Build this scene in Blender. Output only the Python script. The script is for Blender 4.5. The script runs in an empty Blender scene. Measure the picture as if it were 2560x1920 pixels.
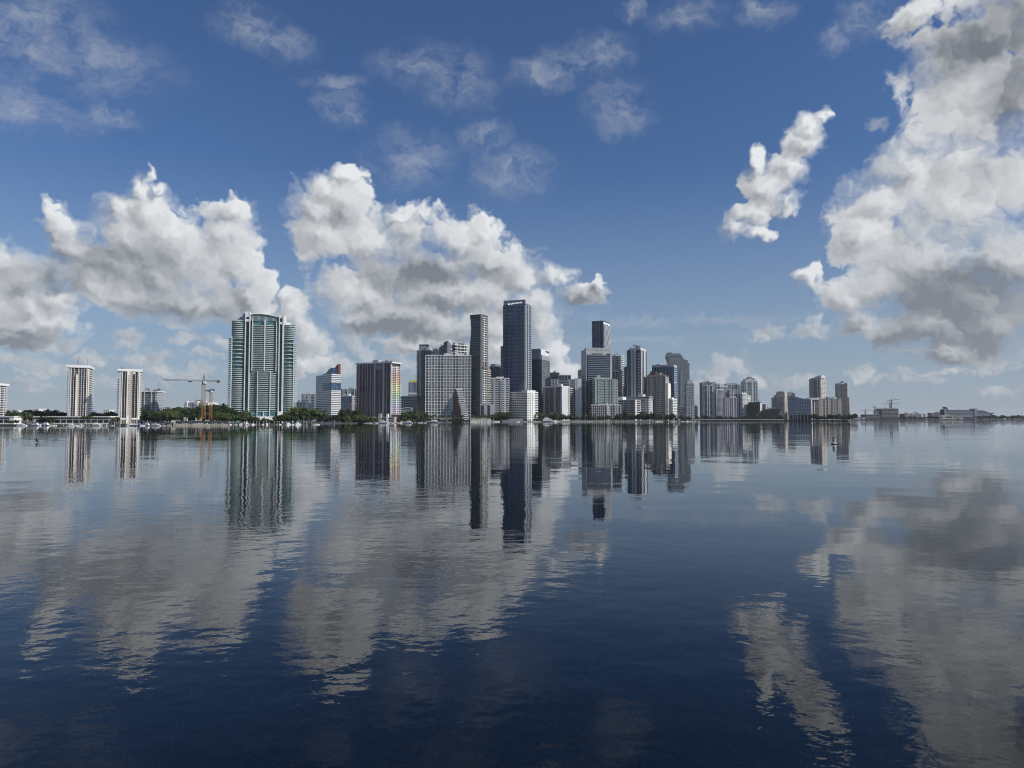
# A bay with a city skyline reflected in calm water
SKYR, SKYG, SKYB = 0.46, 0.63, 0.87
WAVE_A, WAVE_B, WAVE_C = 0.045, 0.017, 0.003
HAZE = 2.4e-5
CL_SLOPE, CL_BASE, CL_RELIEF, CL_SHADE, CL_RIM = 1.35, 0.50, 0.70, 0.92, 0.34
import bpy, bmesh, math, random
from mathutils import Vector, Matrix
import numpy as np
R = math.radians
random.seed(7)
sc = bpy.context.scene
COL = sc.collection

# ------------------------------------------------------------------ camera
CAM_H = 8.0
F = 1770.0                       # focal length in pixels of a 2560 px wide frame
HORIZON = 1046.0
PITCH = math.atan((HORIZON - 960.0) / F)
cp, sp = math.cos(PITCH), math.sin(PITCH)
cam_d = bpy.data.cameras.new("camera")
cam = bpy.data.objects.new("camera", cam_d)
COL.objects.link(cam)
cam.location = (0, 0, CAM_H)
cam.rotation_euler = (math.pi / 2 + PITCH, 0, 0)
cam_d.sensor_fit = 'HORIZONTAL'
cam_d.sensor_width = 36.0
cam_d.lens = 36.0 * F / 2560.0
cam_d.clip_start = 0.5
cam_d.clip_end = 90000.0
sc.camera = cam

def zat(py, Y):
    "height of something seen at picture row py, Y metres away"
    t = (960.0 - py) / F
    return CAM_H + Y * (t * cp + sp) / (cp - t * sp)
def xat(px, Y, py=1010.0):
    z = zat(py, Y) - CAM_H
    return (px - 1280.0) / F * (Y * cp + z * sp)
def dist_of_row(py):
    t = (960.0 - py) / F
    return -CAM_H * (cp - t * sp) / (t * cp + sp)

# ------------------------------------------------------------------ render
sc.render.engine = 'CYCLES'
sc.view_settings.view_transform = 'Standard'
sc.view_settings.look = 'None'
sc.view_settings.exposure = EXPOSURE = 0.0
sc.view_settings.gamma = 1.0
sc.view_settings.use_curve_mapping = False
sc.cycles.pixel_filter_type = 'BLACKMAN_HARRIS'
sc.cycles.filter_width = 1.1
sc.cycles.use_denoising = True
sc.cycles.denoising_prefilter = 'NONE'
sc.cycles.use_adaptive_sampling = False
sc.cycles.max_bounces = 6
sc.cycles.diffuse_bounces = 2
sc.cycles.glossy_bounces = 3
sc.cycles.transparent_max_bounces = 8
sc.cycles.volume_bounces = 0
sc.cycles.caustics_reflective = False
sc.cycles.caustics_refractive = False

# ------------------------------------------------------------------ node helper
class NT:
    def __init__(s, tree):
        s.t = tree; s.n = tree.nodes; s.l = tree.links
    def new(s, kind, **kw):
        n = s.n.new(kind)
        for k, v in kw.items(): setattr(n, k, v)
        return n
    def put(s, sock, v):
        if isinstance(v, bpy.types.NodeSocket): s.l.new(v, sock)
        elif v is not None: sock.default_value = v
    def math(s, op, a, b=None, c=None, clamp=False):
        n = s.new('ShaderNodeMath', operation=op, use_clamp=clamp)
        for i, v in enumerate((a, b, c)):
            if v is not None: s.put(n.inputs[i], v)
        return n.outputs[0]
    def vec(s, op, a, b=None, c=None, scale=None):
        n = s.new('ShaderNodeVectorMath', operation=op)
        for i, v in enumerate((a, b, c)):
            if v is not None: s.put(n.inputs[i], v)
        if scale is not None: s.put(n.inputs['Scale'], scale)
        return n.outputs['Value'] if op in ('LENGTH', 'DOT_PRODUCT', 'DISTANCE') else n.outputs['Vector']
    def noise(s, v, scale, detail=2, rough=0.5, dims='3D', out=0, lac=2.0):
        n = s.new('ShaderNodeTexNoise', noise_dimensions=dims)
        s.put(n.inputs['Vector'], v); n.inputs['Scale'].default_value = scale
        n.inputs['Detail'].default_value = detail; n.inputs['Roughness'].default_value = rough
        n.inputs['Lacunarity'].default_value = lac
        return n.outputs[out]
    def ramp(s, v, lo, hi, a=0.0, b=1.0, smooth=True):
        n = s.new('ShaderNodeMapRange', interpolation_type='SMOOTHSTEP' if smooth else 'LINEAR')
        s.put(n.inputs[0], v)
        for i, x in zip((1, 2, 3, 4), (lo, hi, a, b)): s.put(n.inputs[i], x)
        return n.outputs[0]
    def mix(s, f, a, b, blend='MIX'):
        n = s.new('ShaderNodeMix', data_type='RGBA', blend_type=blend)
        s.put(n.inputs[0], f); s.put(n.inputs[6], a); s.put(n.inputs[7], b)
        return n.outputs[2]
    def xyz(s, x, y, z):
        n = s.new('ShaderNodeCombineXYZ')
        for i, v in enumerate((x, y, z)): s.put(n.inputs[i], v)
        return n.outputs[0]
    def sep(s, v):
        n = s.new('ShaderNodeSeparateXYZ'); s.put(n.inputs[0], v)
        return n.outputs

# ------------------------------------------------------------------ sky
SUN_EL, SUN_AZ = 36.0, 108.0          # azimuth measured from the view axis (+Y) towards +X
SKY_STRENGTH = 0.1
world = bpy.data.worlds.new("World")
sc.world = world
world.use_nodes = True
world.cycles.sampling_method = 'MANUAL'; world.cycles.sample_map_resolution = 256
wt = world.node_tree
wt.nodes.clear()
W = NT(wt)
tc = W.new('ShaderNodeTexCoord')
d = tc.outputs['Generated']
dx, dy, dz = W.sep(d)
sky = W.new('ShaderNodeTexSky', sky_type='NISHITA')
sky.sun_disc = False
sky.sun_elevation = R(SUN_EL); sky.sun_rotation = R(SUN_AZ)
sky.altitude = 0; sky.air_density = 1.0; sky.dust_density = 0.6; sky.ozone_density = 2.2
# cloud chart: directions of the sky dome on a conformal (stereographic) chart about the north point
KS = 3060.0
def chart(px, py):
    "position on the cloud chart of a sky direction, from its place in a 2212 px wide sketch of the sky"
    s = 2560.0 / 2212.0
    v = Vector(((px * s - 1280) / F, 1.0, (960 - py * s) / F))
    v = Vector((v.x, v.y * cp - v.z * sp, v.y * sp + v.z * cp)).normalized()
    return (KS * v.x / (1 + v.y), KS * v.z / (1 + v.y))
den = W.math('ADD', W.math('MAXIMUM', dy, -0.9), 1.0)
elev = dz
dx_chart = W.math('MULTIPLY', W.math('DIVIDE', dx, den), KS)
P = W.xyz(dx_chart,
          W.math('MULTIPLY', W.math('DIVIDE', W.math('ABSOLUTE', dz), den), KS), 0.0)
CUMULUS = [
 (10,575,80,55),(60,610,115,60),(-20,650,100,75),(70,660,85,50),(30,725,95,30),(130,487,46,44),(150,540,50,50),
 (300,408,38,34),(268,445,46,38),(326,450,62,48),(290,520,105,62),(355,505,66,56),(392,545,64,64),(250,585,135,62),
 (350,612,125,72),(430,600,105,84),(200,615,85,55),(325,374,12,20),(345,405,20,20),
 (496,458,50,44),(490,510,56,55),(520,575,46,60),(545,640,46,58),(480,655,105,44),(566,684,38,34),(420,660,120,40),
 (330,655,170,40),(60,700,110,40),(140,600,70,58),(95,690,80,40),(780,690,90,36),(960,742,110,32),(1075,750,80,36),(800,650,80,40),(130,640,95,45),(626,648,24,26),(645,668,36,40),(664,725,44,54),(655,785,56,30),
 (712,405,58,42),(758,378,28,26),(682,455,58,58),(745,445,58,56),(700,510,76,56),(790,520,96,62),(895,500,84,54),
 (868,470,34,22),(915,470,28,24),(1000,520,84,54),(1040,498,46,38),(960,580,145,62),(840,600,125,62),(755,622,95,50),(1078,570,76,46),
 (1000,640,155,52),(1130,600,48,36),(1190,590,46,26),(1216,602,24,20),(860,680,110,44),(950,700,145,46),(1050,700,115,54),
 (1140,655,64,56),(1160,700,58,66),(1190,760,46,56),(1200,805,46,36),(900,742,95,26),(1258,634,56,24),(1300,614,18,15),
 (1760,268,38,28),(1738,300,48,38),(1700,352,46,46),(1638,350,20,26),(1662,402,56,46),(1620,460,50,36),(1588,492,36,30),
 (1640,502,38,22),(1700,440,34,26),(1792,250,20,20),
 (2160,60,200,105),(2085,165,140,105),(2140,260,150,115),(2055,335,120,100),(1965,375,110,84),(1905,435,94,84),
 (2085,440,190,125),(2000,530,170,105),(1868,505,80,64),(2160,560,150,120),(2065,640,190,84),(1900,625,70,54),(2000,700,140,54),
 (2140,715,130,64),(1752,605,28,28),(1820,645,62,44),(1862,692,72,34),(2050,760,140,22),(1985,30,66,36),
]
LOW = [(1880,265,30,17),(1655,716,46,20),(1735,712,50,21),(480,735,46,16),(140,745,50,16),(20,775,60,14),(560,800,70,16),(250,830,90,12),(690,745,24,22),(760,790,60,20),(1450,800,50,10),(1950,820,70,10),(2170,845,70,14),
 (270,732,34,16),(212,776,44,17),(95,800,70,22),(330,772,56,22),(352,792,60,17),(412,735,38,17),(432,766,40,12),(412,806,52,18),
 (40,830,80,14),(770,755,30,26),(795,770,30,22),(700,790,60,14),(560,745,60,12),
 (1580,792,46,24),(1602,768,12,22),(1640,822,50,20),(1552,812,28,22),(1720,832,46,14),(1862,806,36,17),(1500,836,60,12),(2080,800,150,9),(830,790,90,16)]
WISP = [(80,70,130,90),(160,135,170,56),(40,235,130,44),(535,55,56,42),(590,90,62,28),(930,140,100,36),(985,170,60,56),
 (1190,160,70,26),(1250,140,70,34),(1300,112,56,34),(880,345,76,50),(1110,370,70,46),(1050,300,46,30),(740,230,34,36),(720,172,58,15),
 (1340,235,56,46),(1480,30,60,30),(1650,18,44,28),(1370,20,18,18),(1800,88,24,20),(1870,40,44,36),(1150,539,26,4),(1480,690,200,9),(1400,730,230,7),
 (240,250,60,20)]
SHADE = [(235,565,150,56,1.),(320,590,110,46,.8),(120,596,90,34,1.),(50,735,90,24,1.),(500,650,70,40,.7),(905,592,170,40,.95),(705,470,60,40,.4),
 (985,668,170,24,.7),(850,705,130,34,.9),(1000,730,90,24,.7),(1262,640,60,22,1.),(2080,655,165,72,2.0),(2175,700,130,60,1.9),(2100,100,130,70,1.15),(2195,190,70,80,1.2),
 (2180,40,90,70,1.2),(2000,745,170,40,1.3),(2180,235,70,40,1.),(1850,692,60,22,.7),(1130,700,40,30,.3),(380,665,150,22,.8),(2120,380,60,30,.5),(40,640,80,20,.5)]
wn = W.noise(P, 0.011, 1, 0.5, '2D', out=1)
wn2 = W.noise(P, 0.045, 1, 0.55, '2D', out=1)
P1 = W.vec('MULTIPLY_ADD', W.vec('SUBTRACT', wn, (0.5, 0.5, 0.5)), (46, 40, 0), P)
P1 = W.vec('MULTIPLY_ADD', W.vec('SUBTRACT', wn2, (0.5, 0.5, 0.5)), (30, 26, 0), P1)
SPLIT = 1425.0                        # the cloud chart is worked out in two halves, west and east of this
def field(items, grow=1.0, soft=0.12, side=0, P_at=None):
    P_at = P_at or P1
    acc = None
    for it in items:
        x, y, rx, ry = it[:4]
        if side == 0 and x - 1.9 * rx > SPLIT or side == 1 and x + 1.9 * rx < SPLIT: continue
        c = chart(x, y); cx = chart(x + rx, y); cy = chart(x, y - ry)
        ix = 1.0 / (grow * math.hypot(cx[0] - c[0], cx[1] - c[1])); iy = 1.0 / (grow * math.hypot(cy[0] - c[0], cy[1] - c[1]))
        q = W.vec('MULTIPLY_ADD', P_at, (ix, iy, 0), (-c[0] * ix, -c[1] * iy, 0))
        r = W.vec('LENGTH', q)
        if len(it) > 4:
            v = W.math('MULTIPLY', W.math('SUBTRACT', 1.0, r), it[4])
            acc = v if acc is None else W.math('MAXIMUM', acc, v)
        else:
            acc = r if acc is None else W.math('SMOOTH_MIN', acc, r, soft)
    return acc
nA = W.noise(P1, 0.020, 6, 0.60, '2D')                 # ragged detail
def puffs(p, scale, seed):
    "rounded heads: height of a close-packed field of domes"
    v = W.new('ShaderNodeTexVoronoi', voronoi_dimensions='2D', feature='SMOOTH_F1')
    W.put(v.inputs['Vector'], W.vec('ADD', p, seed)); v.inputs['Scale'].default_value = scale
    v.inputs['Smoothness'].default_value = 0.30
    d_ = v.outputs['Distance']
    return W.math('SUBTRACT', 0.62, W.math('MULTIPLY', d_, d_))
SUNW = (10.0, 9.0, 0)
PS = W.vec('ADD', P1, SUNW)                                   # the same place a step nearer the sun
PT = W.vec('ADD', P1, (4.5, 4.0, 0))
big0, big1 = puffs(P1, 0.017, (0, 0, 0)), puffs(PS, 0.017, (0, 0, 0))
sml0, sml1 = puffs(P1, 0.043, (31, 7, 0)), puffs(PT, 0.043, (31, 7, 0))
relief = W.math('ADD', W.math('MULTIPLY', W.math('SUBTRACT', big0, big1), 1.0), W.math('MULTIPLY', W.math('SUBTRACT', sml0, sml1), 0.45))
nL = W.noise(W.vec('ADD', P1, (310, 70, 0)), 0.0065, 2, 0.5, '2D')        # large light and shade
crisp = W.ramp(W.noise(P, 0.007, 1, 0.5, '2D'), 0.35, 0.65, 1.15, 3.3)   # some rims are sharp, others fray out
base = W.math('ADD', W.math('MULTIPLY', W.math('SUBTRACT', nA, 0.5), 0.9), W.math('ADD', W.math('MULTIPLY', W.math('SUBTRACT', big0, 0.45), 0.5), W.math('MULTIPLY', W.math('SUBTRACT', sml0, 0.45), 0.22)))
streak = W.ramp(W.noise(W.vec('MULTIPLY', P1, (1.0, 1.7, 1.0)), 0.012, 6, 0.66, '2D'), 0.26, 0.78)
BR = 1.0 / SKY_STRENGTH
def col(r, g, b): return (r * BR, g * BR, b * BR, 1)
skyc = W.mix(1.0, sky.outputs[0], (SKYR, SKYG, SKYB, 1), 'MULTIPLY')
hz = W.ramp(elev, 0.0, 0.34, 1.0, 0.0, smooth=False)
hz = W.math('POWER', hz, 1.4)
skyc = W.mix(W.math('MULTIPLY', hz, 0.92), skyc, col(0.325, 0.395, 0.475))
def backdrop(c):
    bg = W.new('ShaderNodeBackground')
    bg.inputs[1].default_value = SKY_STRENGTH
    W.l.new(c, bg.inputs[0])
    return bg.outputs[0]
PS2 = W.vec('ADD', P1, (16.0, 15.0, 0))
def half(side):
    rC = field(CUMULUS, 1.28, 0.25, side)
    rS = field(CUMULUS, 1.28, 0.25, side, P_at=PS2)
    rL = field(LOW, 1.35, side=side)
    rW = field(WISP, 1.9, side=side)
    sh = field(SHADE, 1.5, side=side)
    dC = W.math('MULTIPLY_ADD', base, 0.95, W.math('SUBTRACT', 1.0, rC))
    aC = W.ramp(W.math('MULTIPLY', dC, crisp), 0.0, 1.0)
    dL = W.math('MULTIPLY_ADD', base, 1.1, W.math('SUBTRACT', 0.85, rL))
    aL = W.math('MULTIPLY', W.ramp(dL, -0.15, 0.7), 0.85)
    aW = W.math('MULTIPLY', W.math('MULTIPLY', W.ramp(rW, 1.0, 0.05), streak), 0.60)
    # how bright each billow is: sunlit flank and rim, shaded belly
    slope = W.math('SUBTRACT', rS, rC)                       # sun side of each bank of cloud
    lit = W.math('MULTIPLY_ADD', slope, CL_SLOPE, CL_BASE)
    lit = W.math('MULTIPLY_ADD', relief, CL_RELIEF, lit)
    lit = W.math('MULTIPLY_ADD', W.math('SUBTRACT', nL, 0.5), 0.5, lit)
    lit = W.math('MULTIPLY_ADD', W.math('SUBTRACT', nA, 0.5), 0.35, lit)
    lit = W.math('SUBTRACT', lit, W.math('MULTIPLY', W.ramp(sh, -0.15, 1.0), CL_SHADE))
    lit = W.math('ADD', lit, W.ramp(dC, 0.6, 0.05, 0.0, CL_RIM))
    lit = W.ramp(lit, -0.50, 1.12, 0.0, 1.0, smooth=False)
    ccol = W.mix(lit, col(0.175, 0.195, 0.230), col(0.81, 0.83, 0.85))
    lowlit = W.math('ADD', W.math('MULTIPLY_ADD', relief, 1.8, 0.48), W.ramp(dL, 0.8, 0.2, 0.0, 0.25), clamp=True)
    lcol = W.mix(lowlit, col(0.30, 0.34, 0.40), col(0.60, 0.62, 0.64))
    out = W.mix(aW, skyc, col(0.42, 0.46, 0.53))
    out = W.mix(aL, out, lcol)
    ccol2 = W.mix(W.math('MULTIPLY', hz, 0.35), ccol, col(0.40, 0.45, 0.50))
    return backdrop(W.mix(aC, out, ccol2))
# the rest of the sky, behind and beside: unseen cloud added as fill light
fill_cloud = W.ramp(W.noise(d, 2.6, 3, 0.55), 0.42, 0.66)
rest = backdrop(W.mix(W.math('MULTIPLY', fill_cloud, 0.75), skyc, col(0.52, 0.57, 0.66)))
ahead = W.new('ShaderNodeMixShader')
W.put(ahead.inputs[0], W.math('GREATER_THAN', dx_chart, chart(SPLIT, 500)[0]))
W.l.new(half(0), ahead.inputs[1]); W.l.new(half(1), ahead.inputs[2])
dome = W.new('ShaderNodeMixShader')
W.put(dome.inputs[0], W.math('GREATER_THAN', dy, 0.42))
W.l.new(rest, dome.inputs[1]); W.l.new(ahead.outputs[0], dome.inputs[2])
wo = W.new('ShaderNodeOutputWorld')
W.l.new(dome.outputs[0], wo.inputs[0])

sun_d = bpy.data.lights.new("sun", 'SUN')
sun_d.energy = 4.5; sun_d.angle = R(0.53); sun_d.color = (1.0, 0.95, 0.88)
sun = bpy.data.objects.new("sun", sun_d); COL.objects.link(sun)
sdir = Vector((math.cos(R(SUN_EL)) * math.sin(R(SUN_AZ)), math.cos(R(SUN_EL)) * math.cos(R(SUN_AZ)), math.sin(R(SUN_EL))))
sun.rotation_euler = sdir.to_track_quat('Z', 'Y').to_euler()
sun.location = (300, -200, 400)

# ------------------------------------------------------------------ materials
def new_mat(name):
    m = bpy.data.materials.new(name); m.use_nodes = True
    t = m.node_tree; t.nodes.clear()
    n = NT(t)
    o = n.new('ShaderNodeOutputMaterial')
    return m, n, o
def link_obj(name, me, parent=None):
    o = bpy.data.objects.new(name, me); COL.objects.link(o)
    if parent is not None: o.parent = parent
    return o

# water: mirror-like surface with small waves, dark body, a little of the bottom showing through
def water_mat():
    m, n, o = new_mat("water")
    geo = n.new('ShaderNodeNewGeometry')
    P = geo.outputs['Position']
    def height(p):
        q = n.vec('MULTIPLY', p, (0.8, 1.0, 0.0))
        a = n.math('MULTIPLY', n.noise(q, 0.10, 1, 0.5, '2D'), WAVE_A)
        b = n.math('MULTIPLY', n.noise(q, 0.55, 2, 0.5, '2D'), WAVE_B)
        c = n.math('MULTIPLY', n.noise(q, 2.6, 2, 0.55, '2D'), WAVE_C)
        return a, n.math('ADD', b, c)
    E = 0.05
    patch = n.ramp(n.noise(n.vec('MULTIPLY', P, (0.55, 1.0, 0)), 0.016, 4, 0.55, '2D'), 0.34, 0.66, 0.22, 1.35)
    h = [height(n.vec('ADD', P, v)) for v in ((0, 0, 0), (E, 0, 0), (0, E, 0))]
    def slope(k):
        s = n.math('SUBTRACT', h[k][1], h[0][1])
        s = n.math('MULTIPLY', s, patch)
        s = n.math('ADD', s, n.math('SUBTRACT', h[k][0], h[0][0]))
        return n.math('MULTIPLY', s, -1.0 / E)
    N = n.vec('NORMALIZE', n.xyz(slope(1), slope(2), 1.0))
    gl = n.new('ShaderNodeBsdfGlossy'); gl.inputs['Roughness'].default_value = 0.02
    gl.inputs['Color'].default_value = (1, 1, 1, 1); n.l.new(N, gl.inputs['Normal'])
    fr = n.new('ShaderNodeFresnel'); fr.inputs['IOR'].default_value = 1.33; n.l.new(N, fr.inputs['Normal'])
    di = n.new('ShaderNodeBsdfDiffuse'); di.inputs['Color'].default_value = (0.0010, 0.0032, 0.0095, 1)
    tr = n.new('ShaderNodeBsdfTransparent'); tr.inputs['Color'].default_value = (0.48, 0.60, 0.66, 1)
    mx = n.new('ShaderNodeMixShader'); mx.inputs[0].default_value = 0.65
    n.l.new(di.outputs[0], mx.inputs[1]); n.l.new(tr.outputs[0], mx.inputs[2])
    ms = n.new('ShaderNodeMixShader')
    n.l.new(fr.outputs[0], ms.inputs[0]); n.l.new(mx.outputs[0], ms.inputs[1]); n.l.new(gl.outputs[0], ms.inputs[2])
    n.l.new(ms.outputs[0], o.inputs['Surface'])
    return m
FARY = 40000.0
def sheet(name, x0, x1, y0, y1, z, mat):
    me = bpy.data.meshes.new(name)
    me.from_pydata([(x0, y0, z), (x1, y0, z), (x1, y1, z), (x0, y1, z)], [], [(0, 1, 2, 3)])
    me.materials.append(mat)
    o = link_obj(name, me)
    o['kind'] = 'structure'
    return o
water = sheet("water", -FARY, FARY, -400, FARY, 0.0, water_mat())
# ------------------------------------------------------------------ building materials
MATS = {}
def wall(name, rgb, var=0.10, rough=0.75, hue=None):
    if name in MATS: return MATS[name]
    m, n, o = new_mat(name)
    t = n.new('ShaderNodeTexCoord').outputs['Object']
    a = n.ramp(n.noise(t, 0.07, 4, 0.6), 0.3, 0.7, 1 - var, 1 + var * 0.5)
    b = n.ramp(n.noise(n.vec('MULTIPLY', t, (0.45, 0.45, 0.03)), 1.0, 3, 0.6), 0.35, 0.75, 1.0, 1 - var)
    k = n.math('MULTIPLY', a, b)
    c = n.mix(1.0, (*rgb, 1), n.xyz(k, k, k), 'MULTIPLY')
    p = n.new('ShaderNodeBsdfPrincipled')
    n.l.new(c, p.inputs['Base Color']); p.inputs['Roughness'].default_value = rough
    p.inputs['Specular IOR Level'].default_value = 0.3
    n.l.new(p.outputs[0], o.inputs[0])
    MATS[name] = m
    return m
def glass(name, rgb, lite, cw=3.0, ch=3.2, amount=0.45, ior=1.75, rough=0.07):
    "window glass: dark panes that mirror the sky, a few with blinds or curtains drawn"
    if name in MATS: return MATS[name]
    m, n, o = new_mat(name)
    t = n.new('ShaderNodeTexCoord').outputs['Object']
    q = n.vec('FLOOR', n.vec('DIVIDE', n.vec('ADD', t, (0.37, 0.41, 0.05)), (cw, cw, ch)))
    w = n.new('ShaderNodeTexWhiteNoise', noise_dimensions='4D'); n.put(w.inputs['Vector'], q)
    oi = n.new('ShaderNodeObjectInfo'); n.put(w.inputs['W'], oi.outputs['Random'])
    f = n.math('MULTIPLY', n.math('POWER', w.outputs['Value'], 2.5), amount)
    c = n.mix(f, (*rgb, 1), (*lite, 1))
    p = n.new('ShaderNodeBsdfPrincipled')
    n.l.new(c, p.inputs['Base Color']); p.inputs['Roughness'].default_value = rough
    p.inputs['IOR'].default_value = ior
    n.l.new(p.outputs[0], o.inputs[0])
    MATS[name] = m
    return m
WHITE = wall('white_paint', (0.78, 0.79, 0.79))
OFFW = wall('off_white_concrete', (0.64, 0.65, 0.66))
CREAM = wall('cream_stucco', (0.74, 0.72, 0.67))
SAND = wall('sand_stucco', (0.40, 0.375, 0.345))
PEACH = wall('peach_stucco', (0.44, 0.40, 0.36))
GREY = wall('grey_concrete', (0.40, 0.41, 0.43))
LGREY = wall('light_grey_concrete', (0.54, 0.56, 0.58))
DGREY = wall('dark_grey_cladding', (0.15, 0.165, 0.18))
CHAR = wall('charcoal_cladding', (0.055, 0.06, 0.07))
BLUEGREY = wall('blue_grey_cladding', (0.27, 0.31, 0.36))
LILAC = wall('lilac_grey_concrete', (0.47, 0.47, 0.52))
PALEGREEN = wall('pale_green_stucco', (0.33, 0.385, 0.365))
BROWN = wall('brown_brick', (0.115, 0.085, 0.08))
MAROON = wall('maroon_render', (0.13, 0.075, 0.075))
REDROOF = wall('dark_red_tile', (0.13, 0.035, 0.035))
RUST = wall('rust_red_panel', (0.17, 0.04, 0.035))
ORANGE = wall('orange_panel', (0.26, 0.12, 0.07))
YELLOW = wall('yellow_panel', (0.60, 0.54, 0.14))
AQUA = wall('pale_aqua_concrete', (0.62, 0.695, 0.685))
G_NAVY = glass('navy_glass', (0.008, 0.026, 0.072), (0.06, 0.11, 0.19), 4, 3.6, 0.35, 1.45)
G_BLUE = glass('blue_glass', (0.010, 0.048, 0.125), (0.08, 0.15, 0.24), 4, 3.6, 0.45, 1.5)
G_TEAL = glass('teal_glass', (0.036, 0.112, 0.12), (0.22, 0.37, 0.38), 3.4, 3.4, 0.7, 1.55)
G_DTEAL = glass('dark_teal_glass', (0.008, 0.030, 0.042), (0.06, 0.12, 0.14), 3.4, 3.4, 0.5, 1.5)
G_DARK = glass('dark_glass', (0.012, 0.015, 0.022), (0.16, 0.16, 0.16), 2.8, 3.0, 0.4, 1.55)
G_BROWN = glass('bronze_glass', (0.020, 0.016, 0.018), (0.14, 0.11, 0.09), 3.0, 3.0, 0.5, 1.5)
G_GREY = glass('grey_glass', (0.07, 0.085, 0.095), (0.30, 0.32, 0.33), 3.2, 3.2, 0.6, 1.8)
G_SILVER = glass('silver_glass', (0.115, 0.145, 0.165), (0.30, 0.33, 0.35), 3.2, 3.6, 0.5, 1.8)
G_DRAPE = glass('curtained_glass', (0.10, 0.115, 0.115), (0.42, 0.42, 0.38), 1.5, 1.6, 0.9, 1.5)
METAL = wall('pale_metal', (0.55, 0.56, 0.57), 0.08, 0.4)

# ------------------------------------------------------------------ mesh helpers
def mesh_boxes(name, boxes, mat):
    v, f = [], []
    for (x0, x1, y0, y1, z0, z1) in boxes:
        b = len(v)
        v += [(x0, y0, z0), (x1, y0, z0), (x1, y1, z0), (x0, y1, z0), (x0, y0, z1), (x1, y0, z1), (x1, y1, z1), (x0, y1, z1)]
        f += [(b, b + 3, b + 2, b + 1), (b + 4, b + 5, b + 6, b + 7), (b, b + 1, b + 5, b + 4), (b + 1, b + 2, b + 6, b + 5), (b + 2, b + 3, b + 7, b + 6), (b + 3, b, b + 4, b + 7)]
    me = bpy.data.meshes.new(name)
    me.from_pydata(v, [], f)
    me.materials.append(mat)
    return me
def mesh_raw(name, v, f, mat, smooth=False):
    me = bpy.data.meshes.new(name)
    me.from_pydata(v, [], f); me.materials.append(mat)
    bm = bmesh.new(); bm.from_mesh(me); bmesh.ops.recalc_face_normals(bm, faces=bm.faces); bm.to_mesh(me); bm.free()
    if smooth:
        for p in me.polygons: p.use_smooth = True
    return me
def mesh_prism(name, outline, z0, z1, mat):
    "upright prism over a plan outline; z1 may be a function of (x, y)"
    n = len(outline)
    top = z1 if callable(z1) else (lambda x, y: z1)
    v = [(x, y, z0) for x, y in outline] + [(x, y, top(x, y)) for x, y in outline]
    f = [tuple(range(n))[::-1], tuple(range(n, 2 * n))] + [(i, (i + 1) % n, n + (i + 1) % n, n + i) for i in range(n)]
    return mesh_raw(name, v, f, mat)
def mesh_elev(name, pts, y0, y1, mat):
    "solid with the given (x, z) outline as elevation, from depth y0 to y1"
    n = len(pts)
    v = [(x, y0, z) for x, z in pts] + [(x, y1, z) for x, z in pts]
    f = [tuple(range(n)), tuple(range(n, 2 * n))[::-1]] + [(i, (i + 1) % n, n + (i + 1) % n, n + i) for i in range(n)]
    return mesh_raw(name, v, f, mat)
def mesh_tubes(name, segs, mat, sides=5):
    v, f = [], []
    for (a, b, ra, rb) in segs:
        a, b = Vector(a), Vector(b)
        w = (b - a).normalized(); u = w.orthogonal().normalized(); q = w.cross(u)
        k = len(v)
        for (c, r) in ((a, ra), (b, rb)):
            for i in range(sides):
                t = 2 * math.pi * i / sides
                v.append(tuple(c + (u * math.cos(t) + q * math.sin(t)) * r))
        for i in range(sides):
            j = (i + 1) % sides
            f.append((k + i, k + j, k + sides + j, k + sides + i))
        f.append(tuple(k + i for i in range(sides))[::-1]); f.append(tuple(k + sides + i for i in range(sides)))
    me = bpy.data.meshes.new(name); me.from_pydata(v, [], f); me.materials.append(mat)
    return me
def tag(o, label, cat, group=None):
    o['label'] = label; o['category'] = cat
    if group: o['group'] = group
    return o
def thing(name, label, cat, loc=(0, 0, 0), rz=0.0, group=None):
    o = bpy.data.objects.new(name, None); COL.objects.link(o)
    o.empty_display_size = 2.0
    o.location = loc; o.rotation_euler = (0, 0, rz)
    return tag(o, label, cat, group)
def kids(o): return [c for c in KIDS.get(o.name, [])]
KIDS = {}
def part(name, me, parent):
    o = link_obj(name, me, parent)
    KIDS.setdefault(parent.name, []).append(o)
    return o
def dup(root, loc, rz=0.0, scale=1.0, label=None, group=None):
    r = root.copy(); COL.objects.link(r)
    r.location = loc; r.rotation_euler = (0, 0, rz); r.scale = (scale, scale, scale) if not isinstance(scale, tuple) else scale
    if label: r['label'] = label
    if group: r['group'] = group
    for ch in kids(root):
        c = ch.copy(); COL.objects.link(c); c.parent = r
        KIDS.setdefault(r.name, []).append(c)
        for g in kids(ch):
            e = g.copy(); COL.objects.link(e); e.parent = c
    return r
ORD1 = "first second third fourth fifth sixth seventh eighth ninth tenth eleventh twelfth thirteenth fourteenth fifteenth sixteenth seventeenth eighteenth nineteenth".split()
TENS = {2: ('twenty', 'twentieth'), 3: ('thirty', 'thirtieth'), 4: ('forty', 'fortieth'), 5: ('fifty', 'fiftieth'), 6: ('sixty', 'sixtieth'), 7: ('seventy', 'seventieth')}
def ordinal(i):
    "0 -> first"
    i += 1
    if i < 20: return ORD1[i - 1]
    t, u = divmod(i, 10)
    return TENS[t][1] if u == 0 else TENS[t][0] + '-' + ORD1[u - 1]

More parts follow.
